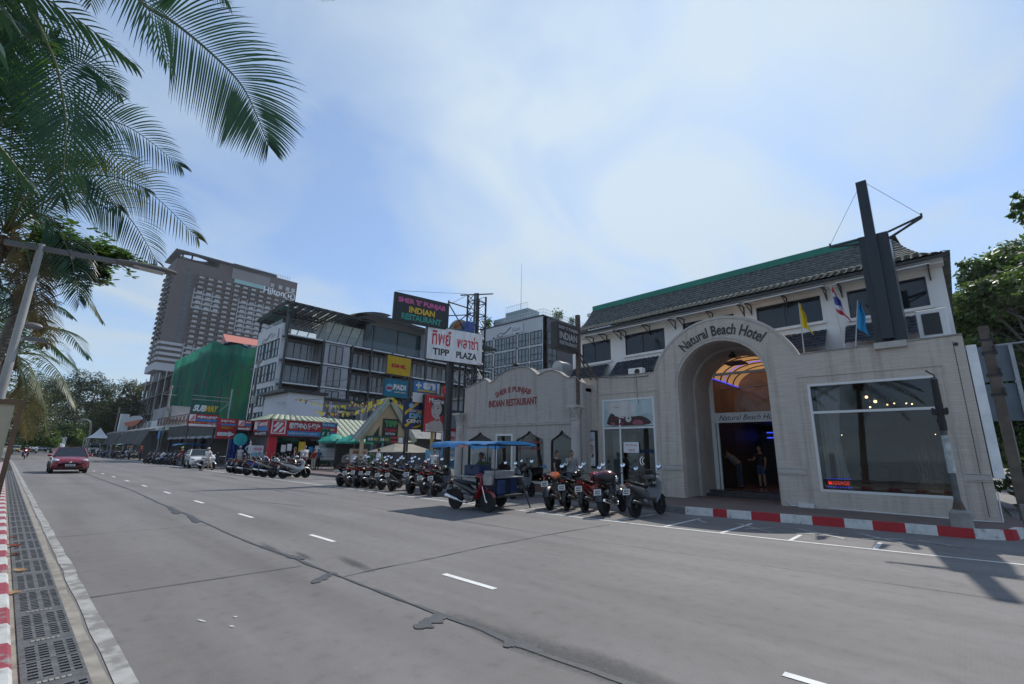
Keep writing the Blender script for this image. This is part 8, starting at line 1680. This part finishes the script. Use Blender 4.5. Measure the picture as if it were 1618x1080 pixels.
t=thing('bar_table','small round bar table on the forecourt behind the vendor','table',(-37.2,20.8,.14)); q=MB(); q.lathe([(0,.95),(.4,.95),(.4,.99),(0,.99)],(-37.2,20.8,.0),18); q.build('top',WOOD,t); q=MB(); q.tube((-37.2,20.8,.14),(-37.2,20.8,.95),.03,n=6); q.lathe([(.3,.14),(.3,.17),(.03,.2)],(-37.2,20.8,0),14); q.build('leg',DARK,t)
# ---------------------------------------------------------------- people
def bench_remesh(mb,voxel,smooth_it=3):
    me=bpy.data.meshes.new('t'); me.from_pydata(mb.v,[],mb.f); me.update(); o=bpy.data.objects.new('t',me)
    bm=bmesh.new(); bm.from_mesh(me); bmesh.ops.recalc_face_normals(bm,faces=bm.faces[:]); bm.to_mesh(me); bm.free()
    s=bpy.data.scenes['lettering_bench']; s.collection.objects.link(o); m=o.modifiers.new('r','REMESH'); m.mode='VOXEL'; m.voxel_size=voxel
    m2=o.modifiers.new('s','SMOOTH'); m2.factor=.5; m2.iterations=smooth_it
    vl=s.view_layers[0]; vl.update(); r=bpy.data.meshes.new_from_object(o.evaluated_get(vl.depsgraph)); bpy.data.objects.remove(o); bpy.data.meshes.remove(me); return r
SKIN={'light':mat('light skin',(.46,.30,.23),.55,0,.06),'tan':mat('tan skin',(.3,.17,.115),.55,0,.06),'dark':mat('brown skin',(.16,.085,.055),.55,0,.06)}
HAIR=mat('black hair',(.012,.01,.009),.45); HAIRB=mat('brown hair',(.06,.035,.02),.5)
def clothm(nm,c): return mat('cloth '+nm,c,.85,0,.12,6,.2,50)
def person(lab,pos,ang,h=1.7,skin='tan',shirt=('black',(.02,.02,.022)),trousers=('navy',(.03,.035,.06)),hair=HAIR,long_hair=False,sleeve=.5,shorts=False,stout=1.0,walk=0.,arms=((0.1,.2),(-.1,.2)),bend=0.,hat=None,sit=False,skirt=False,group=None,tank=False):
    k=h/1.7; H=V((0,0,0)); s_,c_=math.sin(bend),math.cos(bend)
    hip_z=.92 if not sit else .5
    def tor(x,y,z): # torso frame pivot at pelvis
        zz=z-.92; return V((x*c_+zz*s_,y,hip_z+zz*c_-x*s_))
    J={'pel':tor(0,0,.92),'waist':tor(0,0,1.06),'chest':tor(.01,0,1.27),'neck':tor(0,0,1.44),'head':tor(.03,0,1.585)}
    legs=[];armj=[]
    for i,sd in enumerate((-1,1)):
        hp=tor(0,sd*.09,.9); a=walk*(1 if i==0 else -1)
        if sit: kn_=hp+V((.42,sd*.12,-.02)); an=kn_+V((-.1,0,-.38))
        else:
            kn_=hp+V((.42*math.sin(a),sd*.015,-.42*math.cos(a))); b=a-max(0,-a)*1.0-.05; an=kn_+V((.41*math.sin(b),0,-.41*math.cos(b)))
        legs.append((hp,kn_,an))
        sh=tor(0,sd*.185*stout**.5,1.385); ar=arms[i]; up=ar[0]+bend*.0; el=sh+V((.28*math.sin(up),sd*(.06 if len(ar)<3 else ar[2]),-.28*math.cos(up))); fo=up+ar[1]; wr=el+V((.25*math.sin(fo),sd*(.01 if len(ar)<4 else ar[3]),-.25*math.cos(fo))); armj.append((sh,el,wr))
    if not sit:
        lo=min(l[2].z for l in legs); dz=.075-lo
        for n in J: J[n]=J[n]+EZ*dz
        legs=[tuple(p+EZ*dz for p in l) for l in legs]; armj=[tuple(p+EZ*dz for p in l) for l in armj]
    ux=V((c_,0,-s_)); uz=V((s_,0,c_))
    def E(p,w_,d): return (p,EY*w_,ux*d)
    st=stout
    tors=[E(J['pel']-uz*.06,.14*st,.1*st),E(J['pel']+uz*.02,.165*st,.115*st),E(J['waist'],.145*st,.105*st*(1.15 if st>1.1 else 1)),E(J['chest']-uz*.03,.165*st,.115*st),E(J['chest']+uz*.08,.17*st**.6,.1),E(J['neck']-uz*.03,.08,.06),E(J['neck']+uz*.0,.052,.055)]
    q=MB(); q.loft(tors,14,2.3); q.path([J['neck']-uz*.06,J['neck'],J['head']-uz*.05],[.06,.05,.05],10)
    hd=J['head']; q.sphere(hd,(.088,.072,.108),14,10); q.sphere(hd+ux*.03-uz*.05,(.06,.052,.062),12,8); q.path([hd+ux*.085+uz*.01,hd+ux*.105-uz*.025],[.011,.017],6)
    for sd in (-1,1): q.sphere(hd+EY*sd*.074-uz*.005,(.018,.012,.032),8,6); q.sphere(hd+ux*.072+EY*sd*.03+uz*.022,(.016,.018,.01),6,5)
    for (a,b,c) in legs:
        q.path([a+EZ*.03,a.lerp(b,.5),b,b.lerp(c,.35),c],[.085*st,.075*st,.055,.056,.036],10); q.path([c-V((.05,0,.02)),c+V((.06,0,-.035)),c+V((.16,0,-.05)),c+V((.2,0,-.055))],[(.035,.04),(.04,.035),(.042,.024),(.025,.016)],8)
    for i,(a,b,c) in enumerate(armj):
        q.path([a,a.lerp(b,.4),b,b.lerp(c,.4),c],[.052*st**.5,.046,.037,.036,.025],9); d=(c-b).normalized(); sd=-1 if i==0 else 1; w_=EY*.0+d.cross(EY).normalized(); q.path([c-d*.01,c+d*.04,c+d*.085],[(.026,.018),(.02,.04),(.018,.036)],8)
        f0=c+d*.08
        for j in range(4): o=w_*(-.03+.02*j); L_=(.062,.074,.07,.055)[j]; q.path([f0+o*.9,f0+o+d*L_*.5,f0+o+(d-EY*sd*.35).normalized()*L_],[.0095,.009,.007],6)
        q.path([c+d*.03+w_*.03,c+d*.06+w_*.055,c+d*.085+w_*.06],[.011,.01,.008],6)
    t=thing('person',lab,'person',(0,0,0),0,group)
    def fin(name,mb,vox,m,par,sm=3):
        for i,v in enumerate(mb.v): mb.v[i]=tuple(V(v)*k)
        me=bench_remesh(mb,vox,sm); me.name=name; me.materials.clear(); me.materials.append(m); me.polygons.foreach_set('use_smooth',[True]*len(me.polygons)); o=bpy.data.objects.new(name,me); COL.objects.link(o); o.parent=par; return o
    fin('body',q,.011,SKIN[skin],t,2)
    # shirt
    q=MB(); g=.018; q.loft([E(J['pel']-uz*.02,.172*st+g,.125*st+g),E(J['waist'],.152*st+g,.115*st+g),E(J['chest']-uz*.03,.168*st+g,.118*st+g),E(J['chest']+uz*.08,.168*st**.6+g,.1+g),E(J['neck']-uz*.045,.09,.07)],14,2.3)
    if not tank:
        for a,b,c in armj:
            if sleeve<=1: e=a.lerp(b,sleeve); q.path([a,e],[.07*st**.5,.062],10)
            else: q.path([a,b,b.lerp(c,sleeve-1)],[.07*st**.5,.054,.04],10)
    fin('shirt',q,.014,clothm(*shirt),t)
    q=MB()
    if skirt: q.loft([E(J['waist']-uz*.02,.155,.115),E(J['pel']-uz*.08,.19,.15),E(J['pel']-uz*.45,.24,.2)],14)
    else:
        q.loft([E(J['pel']+uz*.07,.158*st+.01,.112*st+.012),E(J['pel']-uz*.05,.172*st+.01,.125*st+.012)],12,2.3)
        for a,b,c in legs:
            if shorts: e=a.lerp(b,.85); q.path([a+EZ*.03,a.lerp(b,.5),e],[.1*st,.09*st,.085],10)
            else: q.path([a+EZ*.03,a.lerp(b,.5),b,b.lerp(c,.5),c+EZ*.02],[.098*st,.09*st,.07,.068,.06],10)
    fin('skirt' if skirt else 'trousers',q,.014,clothm(*trousers),t)
    q=MB(); 
    for a,b,c in legs: q.path([c-V((.065,0,.03)),c+V((.06,0,-.04)),c+V((.17,0,-.052)),c+V((.215,0,-.056))],[(.04,.045),(.046,.04),(.048,.028),(.03,.018)],8)
    fin('shoes',q,.012,mat('dark shoes',(.03,.028,.026),.6),t,2)
    if hat:
        q=MB(); q.lathe([(0,.085),(.06,.075),(.09,.03),(.095,-.01),(.09,-.012)],(hd.x,hd.y,hd.z+.035),16); q.sphere(hd+ux*.09+uz*.03,(.07,.07,.012),10,5)
        if hat[0]=='sun': q.lathe([(.09,.0),(.17,-.025),(.17,-.02),(.09,.012)],(hd.x,hd.y,hd.z+.03),18)
        if hat[0]=='helmet': q.sphere(hd+uz*.01,(.125,.11,.13),14,10)
        fin('hat' if hat[0]!='helmet' else 'helmet',q,.012,clothm(hat[1],hat[2]) if hat[0]!='helmet' else paint(hat[1],hat[2]),t,2)
    else:
        q=MB(); q.sphere(hd-ux*.014+uz*.022,(.09,.08,.1),14,10)
        if long_hair: q.path([hd-ux*.05,hd-ux*.085-uz*.1,hd-ux*.08-uz*.24],[.06,.075,.04],8)
        # cut the face free
        o=fin('hair',q,.011,hair,t,1); bm=bmesh.new(); bm.from_mesh(o.data); P=(hd+ux*.05)*k; n=(ux*1.0-uz*.45).normalized(); bmesh.ops.delete(bm,geom=[f for f in bm.faces if (f.calc_center_median()-P).dot(n)>0],context='FACES'); bm.to_mesh(o.data); bm.free()
    q=MB()
    for sd in (-1,1): q.sphere((hd+ux*.082+EY*sd*.031+uz*.012)*k,(.008,.012,.007),6,4)
    q.sphere((hd+ux*.083-uz*.055)*k,(.008,.024,.006),6,4); q.build('face_details',mat('eye and mouth',(.06,.025,.02),.5),t)
    t.location=(pos[0],pos[1],pos[2] if len(pos)>2 else 0); t.rotation_euler=(0,0,ang); return t
BK=('black',(.016,.016,.018)); WT=('white',(.66,.66,.66)); GY=('grey',(.24,.26,.27)); NVY=('navy',(.025,.03,.06)); JN=('jeans',(.06,.085,.14)); KH=('pale khaki',(.4,.38,.34)); RDc=('brick red',(.25,.03,.035)); DNM=('denim blue',(.05,.1,.2)); GRN=('moss green',(.08,.12,.02))
def at(x,y,z=0): g=GR(x,y,z); return (g.x,g.y,z)
toC=lambda p:math.atan2(-p[1],-p[0])
p=AY(882,700,14.6); person('man in a black printed t-shirt standing before the right arch window',(p.x,14.5,.03),.2,1.72,'tan',BK,NVY,arms=((.1,.25),(.05,.15)))
p2=AY(901,700,14.7); person('man in a grey t-shirt with one hand raised to his chest beside the column',(p2.x,14.75,.03),-.35,1.74,'tan',GY,JN,arms=((.5,1.7),(.2,.9)),sleeve=.55)
q=MB(); q.text('F2',V((p.x+.18,14.33,1.25)),EX,EZ,h=.13,bold=.02) if False else None
p=at(684,760,.1); person('woman in a white top and jeans walking behind the long motorbike row',(p[0],p[1],.14),-.9,1.62,'tan',WT,JN,long_hair=True,walk=.25,sleeve=.35)
p=at(595,752,.13); person('person in a white shirt and black trousers seen from the side near the cream gable',(p[0],p[1],.14),1.2,1.66,'tan',WT,BK,walk=.2,sleeve=1.0)
p=at(463,742,.13); person('woman in a black sleeveless top with bare arms by the kiosk',(p[0],p[1],.13),-2.2,1.66,'light',BK,BK,HAIRB,True,tank=True)
p=at(478,743,.13); person('big man in a white t-shirt at the kiosk next to the woman in black',(p[0],p[1],.13),-.1,1.8,'light',WT,GY,HAIRB,stout=1.22,sleeve=.6,walk=.12)
p=at(491,742,.13); person('shopper in a brick red top half behind the street vendor',(p[0]-.6,p[1]+.4,.13),-1.0,1.6,'tan',RDc,KH,long_hair=True)
p=at(500,741,.13); person('street vendor in a denim shirt and blue sun hat holding a tray',(p[0],p[1],.13),2.6,1.62,'dark',DNM,BK,hat=('sun','sky blue',(.1,.3,.55)),arms=((.3,1.2),(.3,1.2)),sleeve=1.8)
g=at(501,741,.13); t=thing('vendor_tray','blue tray carried by the vendor in the sun hat','tray',(g[0]-.33,g[1]+.16,1.08)); q=MB(); q.box(g[0]-.6,g[0]-.12,g[1]-.2,g[1]+.5,1.06,1.12); q.build('tray',mat('blue tray',(.06,.2,.35),.5),t,bevel=.01); q=MB(); q.lathe([(0,1.121),(.06,1.121),(.06,1.2),(0,1.21)],(g[0]-.3,g[1]+.1,0),10); q.build('goods',mat('white goods',(.5,.5,.48)),t)
p=at(325,743.5); person('man in a white cap, white shirt and pale shorts walking past the white car',(p[0],p[1],0),-.9,1.7,'tan',WT,KH,walk=.38,shorts=True,hat=('cap','white cap',(.66,.66,.64)),arms=((-.4,.3),(.35,.3)))
p=at(376,738,.13); person('man in a pale grey shirt and cap standing by the blue clothes',(p[0],p[1],.13),-.9,1.68,'tan',('pale grey',(.42,.42,.44)),KH,hat=('cap','pale cap',(.5,.48,.45)))
p=AY(1170,770,20.9); person('guest in a pale shirt bending forward inside the hotel doorway',(p.x,20.9,.4),2.9,1.72,'light',('pale stripe',(.25,.25,.25)),JN,HAIRB,bend=.75,arms=((.9,.4),(1.0,.3)))
p=AY(1206,770,22); person('guest in dark clothes with a shoulder bag standing inside the hotel doorway',(p.x,22,.4),-1.9,1.7,'light',BK,DNM,HAIRB,shorts=True,arms=((.3,1.3),(.1,.2)))
g0=GR(745,806); person('vendor in a moss green shirt working behind the food cart counter',(g0.x-.5,g0.y+.75,0),1.2,1.62,'dark',GRN,BK,arms=((.7,.8),(.8,.7)),hat=('cap','dark cap',(.05,.05,.06)))
g0=GR(38,725.5); ang=math.radians(-2); place_bike('under','red',(g0.x,g0.y),ang,'red moped with a lit headlamp ridden toward the camera at far left','',None); r_=[o for o in COL.objects if o.get('label')=='red moped with a lit headlamp ridden toward the camera at far left'][0]; del r_['group']; r_.rotation_euler=(0,0,ang)
for c in r_.children:
    if c.name.startswith('headlight'): setmat(c,mat('lit headlamp',(1,.93,.8),.3,0,0,emit=4))
person('rider in a dark red jacket and dark helmet on the moped coming from far left',(g0.x-.3,g0.y,.27),ang,1.7,'tan',('dark red jacket',(.12,.015,.02)),BK,sit=True,sleeve=1.9,arms=((.75,.35,.12,-.05),(.75,.35,.12,-.05)),hat=('helmet','helmet black',(.02,.02,.022)),bend=.1)
for px_,py_,lab,hc in ((202,727,'attendant in a red vest and orange helmet under the canvas awning',('orange',(.5,.14,.04))),(185,726,'attendant with an orange helmet by the mopeds at the canvas awning',('orange',(.5,.14,.04))),(262,735,'attendant with a lime green helmet beside the blue canopied cart',('lime',(.3,.45,.05)))):
    g=GR(px_,py_); person(lab,(g.x-.6,g.y+1.2,0),-1.3,1.68,'tan',RDc if px_!=185 else GY,NVY,hat=('helmet',hc[0],hc[1]))
g=GR(267,735); person('passer-by in a pale blue shirt behind the mopeds left of the white car',(g.x-.5,g.y+2.4,0),-1.5,1.66,'tan',('pale blue',(.35,.42,.5)),NVY)
# ---------------------------------------------------------------- air
hm=bpy.data.materials.new('haze air'); hm.use_nodes=True; nt=hm.node_tree; nt.nodes.clear(); ho=N(nt,'ShaderNodeOutputMaterial'); hv=N(nt,'ShaderNodeVolumePrincipled'); hv.inputs['Color'].default_value=(.86,.92,1,1); hv.inputs['Density'].default_value=.00016; hv.inputs['Anisotropy'].default_value=.3; L(nt,hv.outputs[0],ho.inputs['Volume'])
q=MB(); q.box(-520,140,-240,330,-3,140); q.build('haze',hm,kind='stuff')
# ---------------------------------------------------------------- tidy
for b_ in [s for s in bpy.data.scenes if s.name=='lettering_bench']: bpy.data.scenes.remove(b_)
bpy.context.view_layer.update()
